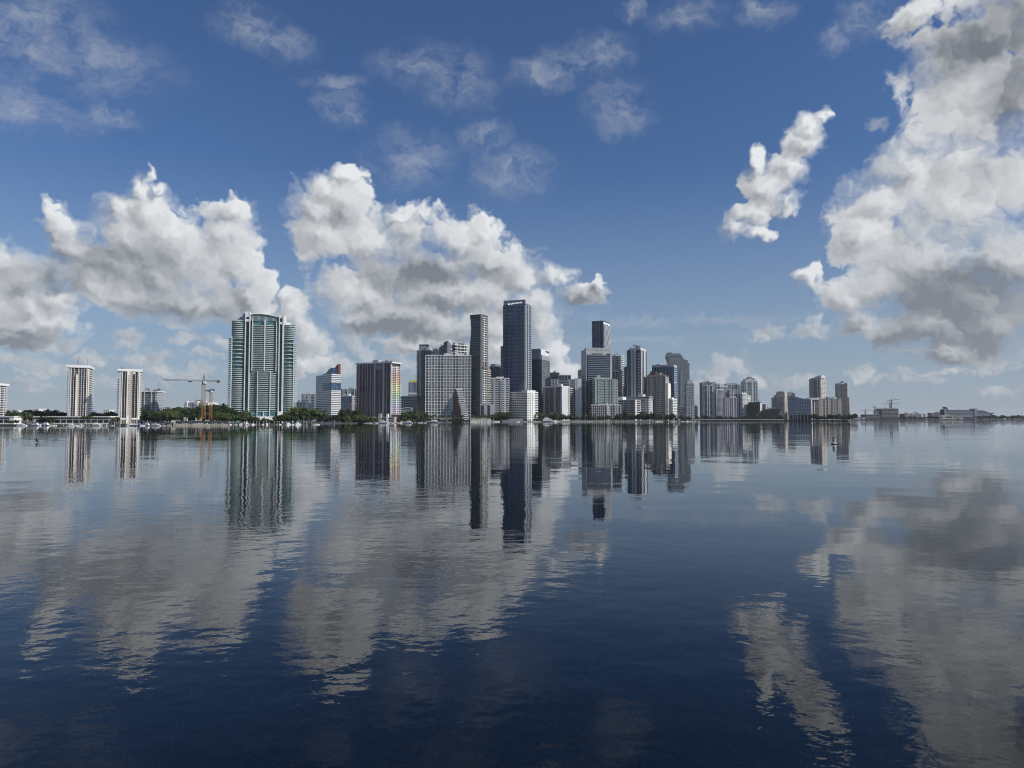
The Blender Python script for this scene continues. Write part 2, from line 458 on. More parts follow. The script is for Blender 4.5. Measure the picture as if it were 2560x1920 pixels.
# ------------------------------------------------------------------ a building set out from what is seen of it
BASE = 1.5
ALL = []
class Tower:
    def __init__(s, name, label, cat, D, px, th, top, mode='R', dep=None, base=BASE, group=None):
        "px = (left, corner, right) edges; mode R: right flank seen, L: left flank seen, F: front only (dep = depth)"
        s.H = zat(top, D) - base
        zc = s.H * 0.5 - CAM_H
        s.kf = lambda p: (p - 1280.0) / F * (cp + zc / D * sp)
        a = R(th); ux = Vector((math.cos(a), math.sin(a))); uy = Vector((-math.sin(a), math.cos(a)))
        s.ux, s.uy = ux, uy
        def run(C, dr, p):
            k = s.kf(p)
            return (k * C.y - C.x) / (dr.x - k * dr.y)
        if mode == 'F':
            l, r = px
            C = Vector((s.kf(r) * D, D)); s.W = run(C, -ux, l); s.d = dep
            org = C - ux * s.W / 2 + uy * s.d / 2
        elif mode == 'R':
            l, c, r = px
            C = Vector((s.kf(c) * D, D)); s.W = run(C, -ux, l); s.d = dep or run(C, uy, r)
            org = C - ux * s.W / 2 + uy * s.d / 2
        else:
            l, c, r = px
            C = Vector((s.kf(c) * D, D)); s.W = run(C, ux, r); s.d = dep or run(C, uy, l)
            org = C + ux * s.W / 2 + uy * s.d / 2
        s.org, s.D, s.base = org, D, base
        s.root = thing(name, label, cat, (org.x, org.y, base), a, group)
        s.y0, s.y1, s.x0, s.x1 = -s.d / 2, s.d / 2, -s.W / 2, s.W / 2
        ALL.append(s)
    def fx(s, p, y=None):
        "local x where the sight line of column p meets the plane local y"
        y = s.y0 if y is None else y
        o = s.org + s.uy * y; k = s.kf(p)
        return (k * o.y - o.x) / (s.ux.x - k * s.ux.y)
    def fy(s, p, x=None):
        x = s.x1 if x is None else x
        o = s.org + s.ux * x; k = s.kf(p)
        return (k * o.y - o.x) / (s.uy.x - k * s.uy.y)
    def z(s, py, D=None): return zat(py, D or s.D) - s.base
    def add(s, name, boxes, mat, parent=None):
        return part(name, mesh_boxes(name, boxes, mat), parent or s.root)
    def raw(s, name, me, parent=None): return part(name, me, parent or s.root)
    def body(s, mat, z1=None, name='wall', z0=-3.0):
        return s.add(name, [(s.x0, s.x1, s.y0, s.y1, z0, z1 or s.H)], mat)
    def reps(s, name, boxes, mat, cap=100):
        "boxes of one kind, every one a part of its own (beyond the cap one part of the rest)"
        made = {}
        first = boxes if len(boxes) <= cap else boxes[:cap]
        for b in first:
            x0, x1, y0, y1, z0, z1 = b
            key = (round(x1 - x0, 2), round(y1 - y0, 2), round(z1 - z0, 2))
            if key not in made:
                hx, hy, hz = (x1 - x0) / 2, (y1 - y0) / 2, (z1 - z0) / 2
                made[key] = mesh_boxes(name, [(-hx, hx, -hy, hy, -hz, hz)], mat)
            o = part(name, made[key], s.root)
            o.location = ((x0 + x1) / 2, (y0 + y1) / 2, (z0 + z1) / 2)
        if len(boxes) > cap:
            o = s.add(name, boxes[cap:], mat); o['kind'] = 'stuff'
    def slabs(s, n, mat, th=0.9, out=0.5, z0=None, z1=None, name='floor_slab', box=None, cap=100):
        "n floor edges evenly from z0 to z1"
        z0 = 4.0 if z0 is None else z0; z1 = s.H if z1 is None else z1
        bx = box or (s.x0 - out, s.x1 + out, s.y0 - out, s.y1 + out)
        st = (z1 - z0) / n
        s.reps(name, [(*bx, z0 + i * st - th / 2, z0 + i * st + th / 2) for i in range(n, 0, -1)], mat, cap)
    def face(s, f, a, b, z0, z1, out=0.5, inn=0.4):
        if f == 'F': return (a, b, s.y0 - out, s.y0 + inn, z0, z1)
        if f == 'R': return (s.x1 - inn, s.x1 + out, a, b, z0, z1)
        return (s.x0 - out, s.x0 + inn, a, b, z0, z1)
    def cols(s, f, items):
        r = []
        for a, b in items:
            if f == 'F': u, w = s.fx(a), s.fx(b)
            elif f == 'R': u, w = s.fy(a), s.fy(b)
            else: u, w = s.fy(a, s.x0), s.fy(b, s.x0)
            r.append((min(u, w), max(u, w)))
        return r
    def even(s, f, n, frac):
        lo, hi = (s.x0, s.x1) if f == 'F' else (s.y0, s.y1)
        st = (hi - lo) / n
        return [(lo + st * (i + 0.5 - frac / 2), lo + st * (i + 0.5 + frac / 2)) for i in range(n)]
    def piers(s, f, spans, mat, out=0.7, z0=-3.0, z1=None, name='pier'):
        z1 = s.H if z1 is None else z1
        s.reps(name, [s.face(f, a, b, z0, z1, out) for a, b in spans], mat)
    def windows(s, f, spans, n, mat, z0=None, z1=None, hf=0.5, out=0.08, name='window', cap=100):
        z0 = 4.0 if z0 is None else z0; z1 = s.H - 1.5 if z1 is None else z1
        st = (z1 - z0) / n
        return s.reps(name, [s.face(f, a, b, z0 + st * (i + 0.5 - hf / 2), z0 + st * (i + 0.5 + hf / 2), out, 0.3) for i in range(n - 1, -1, -1) for a, b in spans], mat, cap)
    def roof(s, mat, th=1.2, out=0.8, name='roof', z=None):
        z = s.H if z is None else z
        return s.add(name, [(s.x0 - out, s.x1 + out, s.y0 - out, s.y1 + out, z, z + th)], mat)
    def clutter(s, r):
        "lift housings, cooling units and aerials on the roof"
        for i in range(r.randint(2, 4)):
            w, d_, h = r.uniform(.06, .16) * s.W, r.uniform(.08, .2) * s.d, r.uniform(3.4, 6.0)
            x, y = r.uniform(s.x0 + w, s.x1 - w), r.uniform(s.y0 + s.d * .15, s.y1 - d_)
            q = s.add('roof_plant', [(x - w / 2, x + w / 2, y, y + d_, s.H - .4, s.H + h)], r.choice((GREY, DGREY, LGREY)))
            if r.random() < .6: s.raw('aerial', mesh_tubes('aerial', [((x, y + d_ / 2, s.H + h - .2), (x, y + d_ / 2, s.H + h + r.uniform(5, 11)), .28, .14)], DGREY, 4), q)
    def pent(s, p0, p1, ytop, mat, zb=None, yf=(0.15, 0.7), name='penthouse', ybot=None):
        zb = s.H if zb is None else zb
        if ybot is not None: zb = s.z(ybot)
        y = s.y0 + s.d * yf[0]
        D = (s.org + s.uy * y).y
        return s.add(name, [(s.fx(p0, y), s.fx(p1, y), y, s.y0 + s.d * yf[1], zb - 0.2, zat(ytop, D) - s.base)], mat)
# ================================================================== BUILDINGS
SLAB_G = 'apartment and office towers along the bay'
# ---- condominium towers of the left shore
t = Tower('condo_tower', 'dark balconied condo tower with white roof slab, cut off by the left edge', 'tower', 815, (-95, -28, 13), 8, 962, 'R')
t.body(G_BROWN)
t.slabs(20, OFFW, 0.7, 1.3, name='balcony')
t.piers('R', t.even('R', 4, 0.10), OFFW, 1.0)
t.piers('F', t.even('F', 5, 0.3), CREAM, 0.9)
t.roof(WHITE, 2.6, 2.6)

t = Tower('condo_tower', 'taller of the two white finned condo towers at the left, dark box on its roof', 'tower', 820, (170, 219, 229), 25, 920, 'R')
t.body(G_BROWN, name='glass_wall')
n = 23
t.slabs(n, LILAC, 0.5, 0.10, z0=3, z1=t.H - 2)
t.piers('F', t.cols('F', [(170, 174.6)]), LILAC, 0.9, name='wall_pier')
t.piers('F', t.cols('F', [(175.2, 177), (183.3, 184.1), (208.3, 209.1), (215, 217.2)]), CREAM, 1.6, name='fin')
t.piers('F', t.cols('F', [(189.3, 193.6)]), CREAM, 3.2, name='fin', z1=t.H - 8)
t.piers('F', t.cols('F', [(193.6, 197)]), SAND, 1.0, name='wall_pier')
t.piers('F', t.cols('F', [(201.3, 203.6)]), LILAC, 0.8, name='wall_pier')
t.windows('F', t.cols('F', [(201.8, 202.8)]), n, G_DARK, 3, t.H - 3, 0.5, 0.95)
t.piers('F', t.cols('F', [(218.6, 222)]), CREAM, 1.2, name='wall_pier')
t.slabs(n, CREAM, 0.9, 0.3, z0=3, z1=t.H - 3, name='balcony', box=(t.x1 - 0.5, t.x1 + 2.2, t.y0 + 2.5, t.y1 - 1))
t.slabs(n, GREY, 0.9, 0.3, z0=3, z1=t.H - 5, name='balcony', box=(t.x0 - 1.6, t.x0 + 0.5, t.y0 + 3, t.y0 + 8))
t.roof(WHITE, 3.0, 2.2)
t.pent(188, 197, 914.5, WHITE, zb=t.H + 3)
t.pent(195.5, 206.5, 912, DGREY, zb=t.H + 3.2, yf=(0.25, 0.6), name='machine_room')

t = Tower('condo_tower', 'white condo tower with a blank central core and a column of small square windows', 'tower', 815, (297, 350, 356), 29, 929.5, 'R', dep=26)
t.body(G_BROWN, name='glass_wall', z0=6)
t.add('lobby_core', [(t.x0 + 8, t.x1 - 8, t.y0 + 3, t.y1 - 3, -2, 6)], DGREY)
n = 22
t.slabs(n, DGREY, 0.5, 0.10, z0=8, z1=t.H - 2)
t.piers('F', t.cols('F', [(297, 302.6)]), LILAC, 0.9, z0=6, name='wall_pier')
t.piers('F', t.cols('F', [(303.2, 305.2), (311, 311.8), (336.2, 337), (343, 344.6)]), CREAM, 1.5, name='fin', z0=-2)
t.piers('F', t.cols('F', [(316.3, 322.5)]), CREAM, 2.4, name='wall_pier')
t.piers('F', t.cols('F', [(322.5, 329.8)]), SAND, 1.7, name='wall_pier')
t.windows('F', t.cols('F', [(319.6, 322)]), 19, G_DARK, 10, t.H - 4, 0.42, 2.55)
t.piers('F', t.cols('F', [(345.8, 349.8)]), CREAM, 1.3, name='wall_pier', z0=5)
t.add('ledge', [(t.x0 + 2, t.fx(316.3), t.y0 - 1.9, t.y0 + 0.5, 5.2, 7.0), (t.fx(330), t.x1, t.y0 - 1.9, t.y0 + 0.5, 5.2, 7.0)], WHITE)
t.piers('F', t.cols('F', [(331, 332.4), (341.5, 343)]), WHITE, -1.0, z0=-2, z1=6, name='pillar')
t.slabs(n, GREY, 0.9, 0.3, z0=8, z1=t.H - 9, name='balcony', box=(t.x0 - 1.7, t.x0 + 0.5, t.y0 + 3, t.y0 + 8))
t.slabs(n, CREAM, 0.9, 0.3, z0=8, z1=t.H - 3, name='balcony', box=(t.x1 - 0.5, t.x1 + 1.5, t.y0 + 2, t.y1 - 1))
t.roof(WHITE, 2.6, 2.0)
t.pent(308, 342, 927, WHITE, zb=t.H + 2.6, yf=(0.2, 0.8))
t.add('roof_drop', [(t.fx(331), t.fx(336.5), t.y0 - 1.2, t.y0 + 0.5, t.H - 2.9, t.H - 0.2)], WHITE)

t = Tower('apartment_block', 'pale blue grey apartment block half hidden behind the condo tower with the blank core', 'building', 1010, (340, 392), 0, 980, 'F', dep=22)
t.body(BLUEGREY)
t.slabs(15, LGREY, 0.6, 0.5, z0=4, z1=t.H - 4)
for nm, m, c in (('wall_pier', OFFW, [(351, 353), (359.5, 362.5), (377, 379.5), (388.5, 390)]),): t.piers('F', t.cols('F', c), m, 0.9, name=nm)
t.windows('F', t.cols('F', [(354, 358.5), (370, 375.5), (382, 386.5)]), 15, G_DTEAL, 4, t.H - 4, 0.6, 0.6)
t.piers('F', t.cols('F', [(364, 364.7), (367.5, 368.2)]), G_GREY, 0.7, name='mullion', z1=t.H - 4)
t.roof(WHITE, 1.2, 1.0); t.windows('F', t.even('F', 4, 0.85), 1, G_DARK, t.H - 3.6, t.H, 0.7, 0.7)

# ---- long two-storey marina pavilion, and the piece of another at the frame edge
def pavilion(px, lab, posts, D=786, endwall=False):
    t = Tower('marina_pavilion', lab, 'building', D, px, 0, 1040.3, 'F', dep=16)
    t.add('glazing', [(t.x0 + 1, t.x1 - 1, t.y0 + 1.6, t.y1 - 1, -1, t.H - 0.9)], G_DARK)
    t.add('walkway', [(t.x0, t.x1, t.y0, t.y0 + 2.5, t.z(1049.2), t.z(1047.4))], OFFW)
    t.add('roof', [(t.x0 - 0.6, t.x1 + 0.6, t.y0 - 1, t.y1, t.H - 1.3, t.H)], CREAM)
    t.reps('column', [(t.fx(p) - 0.18, t.fx(p) + 0.18, t.y0 + 0.1, t.y0 + 0.5, -1, t.H - 1.2) for p in posts], OFFW)
    t.add('parapet', [(t.x0 + 0.5, t.x1 - 2, t.y0 - 0.9, t.y0 - 0.4, -1, 1.5)], CREAM)
    if endwall: t.add('end_wall', [(t.fx(24), t.x1 + 0.2, t.y0 - 0.6, t.y1 - 2, -1, t.H - 0.1)], WHITE)
    return t
pavilion((85, 275), 'long low two-storey marina pavilion with cream flat roof below the finned condo tower', [87, 103, 118, 134.5, 150, 165.5, 181.5, 197, 212.5, 227.5, 242.5, 257.5, 272])
pavilion((-70, 35), 'low flat-roofed pavilion with a white end wall at the left edge of the photo', [-40, -20, 8], 785, True)

# ---- distant low blocks behind the left trees
def lowblock(px, top, D, lab, mat, n=4, wins=8, name='apartment_block', dep=25, base=BASE, rf=None, th=0, gl=None):
    t = Tower(name, lab, 'building', D, px, th, top, 'F', dep=dep, base=base)
    t.body(mat); t.roof(rf or WHITE, 1.0, 0.5)
    if wins: t.windows('F', t.even('F', wins, 0.5), n, gl or G_DARK, 2, t.H - 1, 0.45)
    return t
lowblock((-30, 38), 1026, 1900, 'pale low building far behind the palms at the left edge', OFFW, 3, 10)
lowblock((58, 82), 1025, 1500, 'brown slabbed low building among the trees left of the finned condo tower', SAND, 5, 5)
t = lowblock((82.5, 96), 1023, 1500, 'white low building with a rounded striped corner among the trees at left', WHITE, 6, 3)
t.slabs(6, WHITE, 1.0, 0.6, z0=3)
lowblock((258, 273), 1025.5, 1700, 'white flat block peeping over the trees between the two finned condo towers', WHITE, 3, 3)
t = lowblock((395, 425), 1018.5, 1250, 'beige low apartment block left of the dark banyan canopy', SAND, 5, 6)
t.pent(400, 408, 1016.5, GREY)
t = Tower('apartment_block', 'white gabled apartment block rising behind the banyan trees and the crane', 'building', 1180, (461, 520), -8, 1007, 'F', dep=30)
t.body(WHITE)
for a, b in ((461, 468.5), (487, 495), (508, 514)):
    y = t.y0 - 1.2
    t.raw('gable', mesh_elev('gable', [(t.fx(a), 0), (t.fx(b), 0), (t.fx(b), t.z(1003)), ((t.fx(a) + t.fx(b)) / 2 + 1, t.z(1002.6)), (t.fx(a), t.z(1005.5))], y, t.y0 + 4, WHITE))
t.windows('F', t.cols('F', [(462.5, 464.5), (489.5, 491.5)]), 5, G_DARK, 4, t.H - 0.5, 0.4, 1.3)
t.windows('F', t.cols('F', [(470.5, 473), (475, 478), (480, 483.5), (497, 500), (502, 505)]), 5, G_GREY, 4, t.H - 1.2, 0.62)
t.roof(WHITE, 0.8, 0.4)

# ---- the big curved residential tower
t = Tower('residential_tower', 'wide white and green-glass residential tower with curved balconies and an arched crown', 'tower', 950, (576, 735), 15, 806, 'F', dep=34, base=2.5)
n = 46
y0 = t.y0
zl = t.z(1029); step = (t.z(812) - zl) / n
def arc(xa, xb, bulge, k=9, y=None):
    y = y0 if y is None else y
    return [(xa + (xb - xa) * i / k, y - bulge * (1 - (2 * i / k - 1) ** 2)) for i in range(k + 1)]
fx = t.fx
bays = {'wing_l': (fx(577), fx(611.2), 3.2), 'mid': (fx(624), fx(696), 4.0), 'wing_r': (fx(708.5), fx(735), 3.2)}
# glass bodies
t.raw('glass_wall', mesh_prism('glass_wall', arc(*bays['wing_l'][:2], 2.0, y=y0 + 1.6) + [(bays['wing_l'][1], t.y1), (bays['wing_l'][0], t.y1)], -3, t.z(806), G_TEAL))
t.raw('glass_wall', mesh_prism('glass_wall', arc(*bays['mid'][:2], 2.6, y=y0 + 1.6) + [(bays['mid'][1], t.y1 - 2), (bays['mid'][0], t.y1 - 2)], -3, t.z(803), G_TEAL))
t.raw('glass_wall', mesh_prism('glass_wall', arc(*bays['wing_r'][:2], 2.0, y=y0 + 1.6) + [(bays['wing_r'][1], t.y1), (bays['wing_r'][0], t.y1)], -3, t.z(812), G_TEAL))
# dark recesses between the bays
for a, b in ((612, 623.5), (697, 708)):
    t.add('dark_recess', [(fx(a), fx(b), y0 + 1.2, t.y1 - 1, -3, t.z(803))], G_DTEAL)
    t.reps('recess_line', [(fx(a) + .6, fx(b) - .6, y0 + 1.05, y0 + 1.6, zl + step * (i + .5), zl + step * (i + .5) + 0.25) for i in range(0, n, 1)], BLUEGREY)
# balcony slabs
me = {}
for key, (xa, xb, bl) in bays.items():
    pts = arc(xa, xb, bl) + [(xb, y0 + 3), (xa, y0 + 3)]
    me[key] = mesh_prism('balcony', pts, -0.36, 0.36, AQUA)
for i in range(n + 1):
    z = zl + step * i
    o = t.raw('balcony', me['mid']) if z < t.z(812) else None
    if o: o.location.z = z
    for key, ztop in (('wing_l', 812), ('wing_r', 816)):
        # the middle storeys of both wings are two floors high
        if t.z(925) < z < t.z(846) and i % 2: continue
        if z > t.z(ztop): continue
        t.raw('balcony', me[key]).location.z = z
# side balconies sticking out at both ends
mb = mesh_boxes('balcony', [(-2.4, 2.6, -4, 6, -0.5, 0.5)], AQUA)
for i in range(n + 1):
    z = zl + step * i
    for x, ztop in ((fx(573.5), 845), (fx(736), 853)):
        if z < t.z(ztop): o = t.raw('balcony', mb); o.location = (x, y0 + 9, z)
# piers
def col(p0, p1, zt, zb=-3, out=3.4, m=AQUA, name='pier'): t.add(name, [(fx(p0), fx(p1), y0 - out, y0 + 3, zb, zt)], m)
col(610.9, 613.2, t.z(786)); col(621.6, 624.2, t.z(786)); col(695.8, 698.3, t.z(790)); col(704.8, 708.8, t.z(790))
col(659.5, 662.2, t.z(803), t.z(929), 4.6); col(628.8, 630.4, t.z(803), t.z(929), 3.9); col(689.3, 690.8, t.z(806), t.z(930), 4.4)
for a, b in ((644, 645.4), (675.3, 676.9)): col(a, b, t.z(929), -3, 4.9)
col(659.6, 661.4, t.z(1029), -3, 4.7, name='lobby_column')
for p in (578.5, 733.5): col(p - .9, p + .9, t.z(846 if p < 600 else 853), -3, 2.4)
# crown: arched curtain wall between two white blocks
arch = [(fx(p), t.z(q)) for p, q in ((624, 791.5), (632, 790), (645, 789.2), (655, 789.4), (668, 790.8), (682, 793), (695.5, 795.6))]
t.raw('crown_glass', mesh_elev('crown_glass', [(fx(624), t.z(806)), (fx(695.5), t.z(806))] + arch[::-1], y0 - 1.2, y0 + 8, G_TEAL))
t.raw('crown_arch', mesh_elev('crown_arch', [(x, z + 0.1) for x, z in arch] + [(x, z + 1.2) for x, z in arch[::-1]], y0 - 3.0, y0 + 9, WHITE))
t.reps('mullion', [(fx(626 + 2.9 * i), fx(626.7 + 2.9 * i), y0 - 1.5, y0, t.z(804), t.z(792.4)) for i in range(24)], LGREY)
t.raw('parapet', mesh_elev('parapet', [(fx(622), t.z(803)), (fx(697), t.z(803)), (fx(697), t.z(788.8)), (fx(650), t.z(787)), (fx(622), t.z(784.6))], y0 + 14, y0 + 16, WHITE))
for a, b, q in ((611, 624, 784), (696, 708.8, 788.8)):
    t.add('crown_block', [(fx(a), fx(b), y0 - 2.9, y0 + 10, t.z(797), t.z(q))], OFFW)
    t.add('crown_block', [(fx(a), fx(b), y0 - 2.9, y0 + 10, t.z(808.5 if a < 650 else 812.5), t.z(802.5 if a < 650 else 807))], OFFW)
    t.add('crown_opening', [(fx(a + 1), fx(b - 2), y0 - 1.4, y0 + 9, t.z(803), t.z(796))], G_DARK)
t.add('stair_tower', [(fx(602.5), fx(611.5), y0 + 5, y0 + 16, t.z(806), t.z(784.5))], GREY)
t.add('stair_tower', [(fx(706.5), fx(712.5), y0 + 4, y0 + 16, t.z(815), t.z(790))], WHITE)
t.add('roof_terrace', [(fx(590), fx(603), y0 + 3, y0 + 16, t.z(806.5), t.z(799.5))], GREY)
t.add('roof_terrace', [(fx(596), fx(603), y0 + 4, y0 + 15, t.z(800), t.z(796.5))], DGREY)
t.add('roof_terrace', [(fx(712), fx(724), y0 + 3, y0 + 16, t.z(815), t.z(806))], WHITE)
t.add('wing_roof', [(fx(577), fx(611), y0 - 1, t.y1, t.z(806.6), t.z(805))], OFFW)
t.add('wing_roof', [(fx(708.5), fx(735), y0 - 1, t.y1, t.z(813.5), t.z(811.6))], OFFW)
t.add('lobby', [(fx(630), fx(690), y0 - 3, y0 + 6, -3, t.z(1027))], G_TEAL)
t.add('podium', [(fx(613), fx(623), y0 - 4, y0 + 5, -3, t.z(1029)), (fx(696), fx(708), y0 - 4, y0 + 5, -3, t.z(1029)), (fx(636), fx(692), y0 - 9, y0 - 3, -3, t.z(1041))], WHITE)

# ---- low blocks right of it
t = lowblock((733, 764), 1006, 1240, 'low white block with green glass between the curved tower and the trees', WHITE, 2, 0, gl=G_TEAL)
t.windows('F', t.even('F', 4, 0.7), 2, G_TEAL, t.H - 9, t.H - 1, 0.7); t.add('end_block', [(t.fx(765), t.fx(771), t.y0 - 0.5, t.y1, 0, t.z(1007.5))], WHITE)
t = Tower('apartment_block', 'pale grey apartment block left of the striped tower, partly hidden', 'building', 1900, (753, 800), 0, 985.5, 'F', dep=30)
t.body(LGREY); t.slabs(16, BLUEGREY, 0.7, 0.3)
t.windows('F', t.cols('F', [(754, 756), (758, 759.2), (764, 768), (771.5, 773), (777.5, 786)]), 16, G_DARK, 3, t.H - 2, 0.6, 0.4); t.roof(LGREY, 1.5, 0.4); t.pent(762, 770, 983.6, OFFW)

# ---- striped tower
t = Tower('striped_tower', 'white banded tower with a blue roof screen and a rust red roof fin', 'tower', 1190, (790, 828.5, 851), -52, 937, 'R')
t.body(G_NAVY, name='glass_wall')
n = 22; z0 = t.z(1037); z1 = t.z(938)
st = (z1 - z0) / n
sky4 = [i for i in range(n) if not (13.5 < i < 17.5)]
t.reps('band', [(t.x0 - .5, t.x1 + .55, t.y0 - .5, t.y1 + .5, z0 + st * i, z0 + st * (i + .58)) for i in range(n, -1, -1) if i in sky4 or i == n], LILAC if False else WHITE)
mid = [i for i in range(n) if i not in sky4]
t.reps('band', [(t.x0 - .5, t.fx(808), t.y0 - .5, t.y1 + .5, z0 + st * i, z0 + st * (i + .52)) for i in mid], WHITE)
t.add('blue_window_block', [(t.fx(808) , t.x1 + .7, t.y0 - .3, t.y1 + .3, z0 + st * 13.8, z0 + st * 17.9)], G_BLUE)
t.piers('R', t.even('R', 5, 0.06), LGREY, 0.85, z0=z0 + st * 13.9, z1=z0 + st * 17.8, name='mullion')
t.slabs(18, OFFW, 1.2, 1.5, z0=z0 + 10, z1=z1 - 3, name='balcony', box=(t.x0 - 3.2, t.x0 + 1, t.y0 + 1, t.y0 + 7))
t.add('parapet', [(t.x0, t.x1, t.y0 + .1, t.y1, t.H - 1, t.H + 1.4)], WHITE)
xs = lambda p: t.fx(p, t.y0 + 3)
t.raw('roof_screen', mesh_elev('roof_screen', [(xs(796), t.H + 1), (t.x1 - 1, t.H + 1), (t.x1 - 1, t.z(919)), (xs(826), t.z(919)), (xs(820), t.z(923)), (xs(814), t.z(930)), (xs(808), t.z(932.5)), (xs(796), t.z(936))], t.y0 + 3, t.y1 - 5, G_BLUE))
yy = t.fy(845)
t.raw('roof_fin', mesh_raw('roof_fin', [(t.x1 - 12, t.y1 - 5.5, t.H + 1), (t.x1 + .3, t.y1 - 5.5, t.H + 1), (t.x1 + .3, t.y1 - 5.5, t.z(911, 1205)), (t.x1 - 12, t.y1 - 5.5, t.z(918)),
     (t.x1 - 12, t.y1 - .5, t.H + 1), (t.x1 + .3, t.y1 - .5, t.H + 1), (t.x1 + .3, t.y1 - .5, t.z(911, 1205)), (t.x1 - 12, t.y1 - .5, t.z(918))],
     [(0, 1, 2, 3), (7, 6, 5, 4), (0, 4, 5, 1), (1, 5, 6, 2), (2, 6, 7, 3), (3, 7, 4, 0)], RUST))
t.add('machine_room', [(xs(803), xs(811), t.y0 + 2, t.y1 - 8, t.H, t.z(934))], CHAR)

# ---- blocks between the striped and the rainbow tower
t = Tower('office_block', 'blue glass office block with a white stair shaft between the striped and rainbow towers', 'building', 1500, (845, 880, 886), -6, 991, 'R')
t.body(G_BLUE, name='glass_wall'); t.slabs(10, BLUEGREY, 0.5, 0.2)
t.piers('F', t.even('F', 6, 0.06), BLUEGREY, 0.3, name='mullion')
t.piers('F', t.cols('F', [(879.5, 883.2)]), WHITE, 0.9, name='stair_shaft'); t.pent(868, 874, 984.5, WHITE, name='machine_room'); t.roof(LGREY, 1.5)
t.slabs(12, OFFW, 0.8, 0.3, name='balcony', box=(t.x1 - .4, t.x1 + 1.5, t.y0 + 1, t.y1))
t = Tower('apartment_block', 'grey twin-topped apartment tower behind the blue office block', 'building', 1900, (851, 893), 0, 973.5, 'F', dep=30)
t.body(BLUEGREY); t.windows('F', t.cols('F', [(853, 856), (858.5, 860), (863, 867), (878, 884), (887, 889.5)]), 20, G_DARK, 3, t.H - 2, 0.75); t.piers('F', t.cols('F', [(856.5, 858), (867.5, 869), (885, 886)]), LGREY, 0.5)
t.pent(872, 884, 969.5, BLUEGREY); t.roof(GREY, 1.2, 0.3)

# ---- rainbow tower
t = Tower('rainbow_tower', 'brown apartment tower whose right flank is painted in rainbow tones from pink to blue', 'tower', 1200, (892, 978.5, 1000), -26, 908, 'R')
n = 27; z0 = t.z(1036); z1 = t.z(914); st = (z1 - z0) / n
t.body(G_BROWN, name='glass_wall')
TINT = wall('mauve_render', (0.20, 0.14, 0.15))
t.reps('balcony', [(t.x0 + .6, t.x1 - .3, t.y0 - 1.1, t.y0 + .5, z0 + st * i - .55, z0 + st * i + .35) for i in range(n, -1, -1)], TINT)
for c, m, out, nm in (([(897.5, 899), (905.7, 906.6), (913.2, 914), (918.4, 919.4), (926.5, 927.4), (932.5, 933.4), (950, 950.8), (967, 967.8)], LILAC, 1.3, 'fin'),
                  ([(936.3, 939.4), (957.8, 961.8)], LILAC, 1.9, 'wall_pier'), ([(976.3, 978.4)], OFFW, 1.5, 'wall_pier')):
    t.piers('F', t.cols('F', c), m, out, name=nm, z1=t.H - 0.3)
def paint(name, rgb): return wall(name, rgb, 0.06)
def mute(c): g = sum(c) / 3; return tuple(.74 * x * .80 + .26 * g * .80 for x in c)
RB_ = paint
paint = lambda name, rgb: RB_(name, mute(rgb))
RB = [paint('pink_paint', (.72, .58, .56)), paint('salmon_paint', (.72, .47, .40)), paint('orange_paint', (.76, .52, .34)), paint('amber_paint', (.80, .62, .32)), paint('yellow_paint', (.86, .78, .36)),
      paint('lemon_paint', (.86, .86, .50)), paint('lime_paint', (.66, .80, .42)), paint('green_paint', (.50, .74, .48)), paint('mint_paint', (.55, .76, .68)), paint('sky_paint', (.55, .70, .82)), paint('lavender_paint', (.62, .62, .80)), paint('lilac_paint', (.68, .62, .72))]
for i in range(n):
    k = max(0, min(11, int((1 - (i + .5) / n) * 13.5) - 1))
    m = RB[k] if i < n - 2 else paint('white_wash', (.74, .70, .68))
    y = (t.y0 + .4, t.y1)
    t.add('painted_band', [(t.x1 - .4, t.x1 + .5, *y, z0 + st * i, z0 + st * (i + .33))], m)
    t.add('painted_column', [(t.x1 - .4, t.x1 + .62, t.y0 + t.d * f, t.y0 + t.d * (f + g), z0 + st * i, z0 + st * (i + 1)) for f, g in ((.0, .08), (.24, .05), (.50, .15), (.78, .05))], m)
    t.add('balcony', [(t.x1 - 4, t.x1 + 1.0, t.y1 - .5, t.y1 + 2.5, z0 + st * i, z0 + st * (i + .42))], m)
t.slabs(n, paint('blush_paint', (.52, .40, .42)), 1.9, 0, z0, z1, 'balcony', (t.x0 - 3.6, t.x0 + .5, t.y0 + 2, t.y0 + 9))
RT = [('red', (.28, .05, .05)), ('green', (.06, .17, .11)), ('teal', (.05, .14, .19))]
for a, b, q0, q1, c in ((962.5, 966.5, 927, 942, RT[0]), (962.5, 966.5, 955, 998, RT[1]), (962.5, 966.5, 1000, 1022, RT[2]), (914.5, 918, 992, 1026, ('orange', (.34, .10, .04))), (892.8, 897, 920, 1030, ('red', (.16, .05, .05)))):
    t.add('coloured_panel', [t.face('F', t.fx(a), t.fx(b), t.z(q1), t.z(q0), .25)], wall('deep_%s_paint' % c[0], c[1]))
t.add('louvre_panel', [t.face('F', t.fx(940), t.fx(956.5), t.z(923), t.z(911), 1.2)], DGREY)
t.piers('F', t.cols('F', [(940.5 + 1.7 * i, 941.1 + 1.7 * i) for i in range(10)]), LILAC, 1.5, z0=t.z(922.6), z1=t.z(911.2), name='louvre')
t.roof(OFFW, 2.6, 2.0)
t.pent(930.5, 945, 900.3, GREY, zb=t.H + 2.6, yf=(.2, .6)); t.pent(951, 966, 904.3, LGREY, zb=t.H + 2.6, yf=(.2, .5))
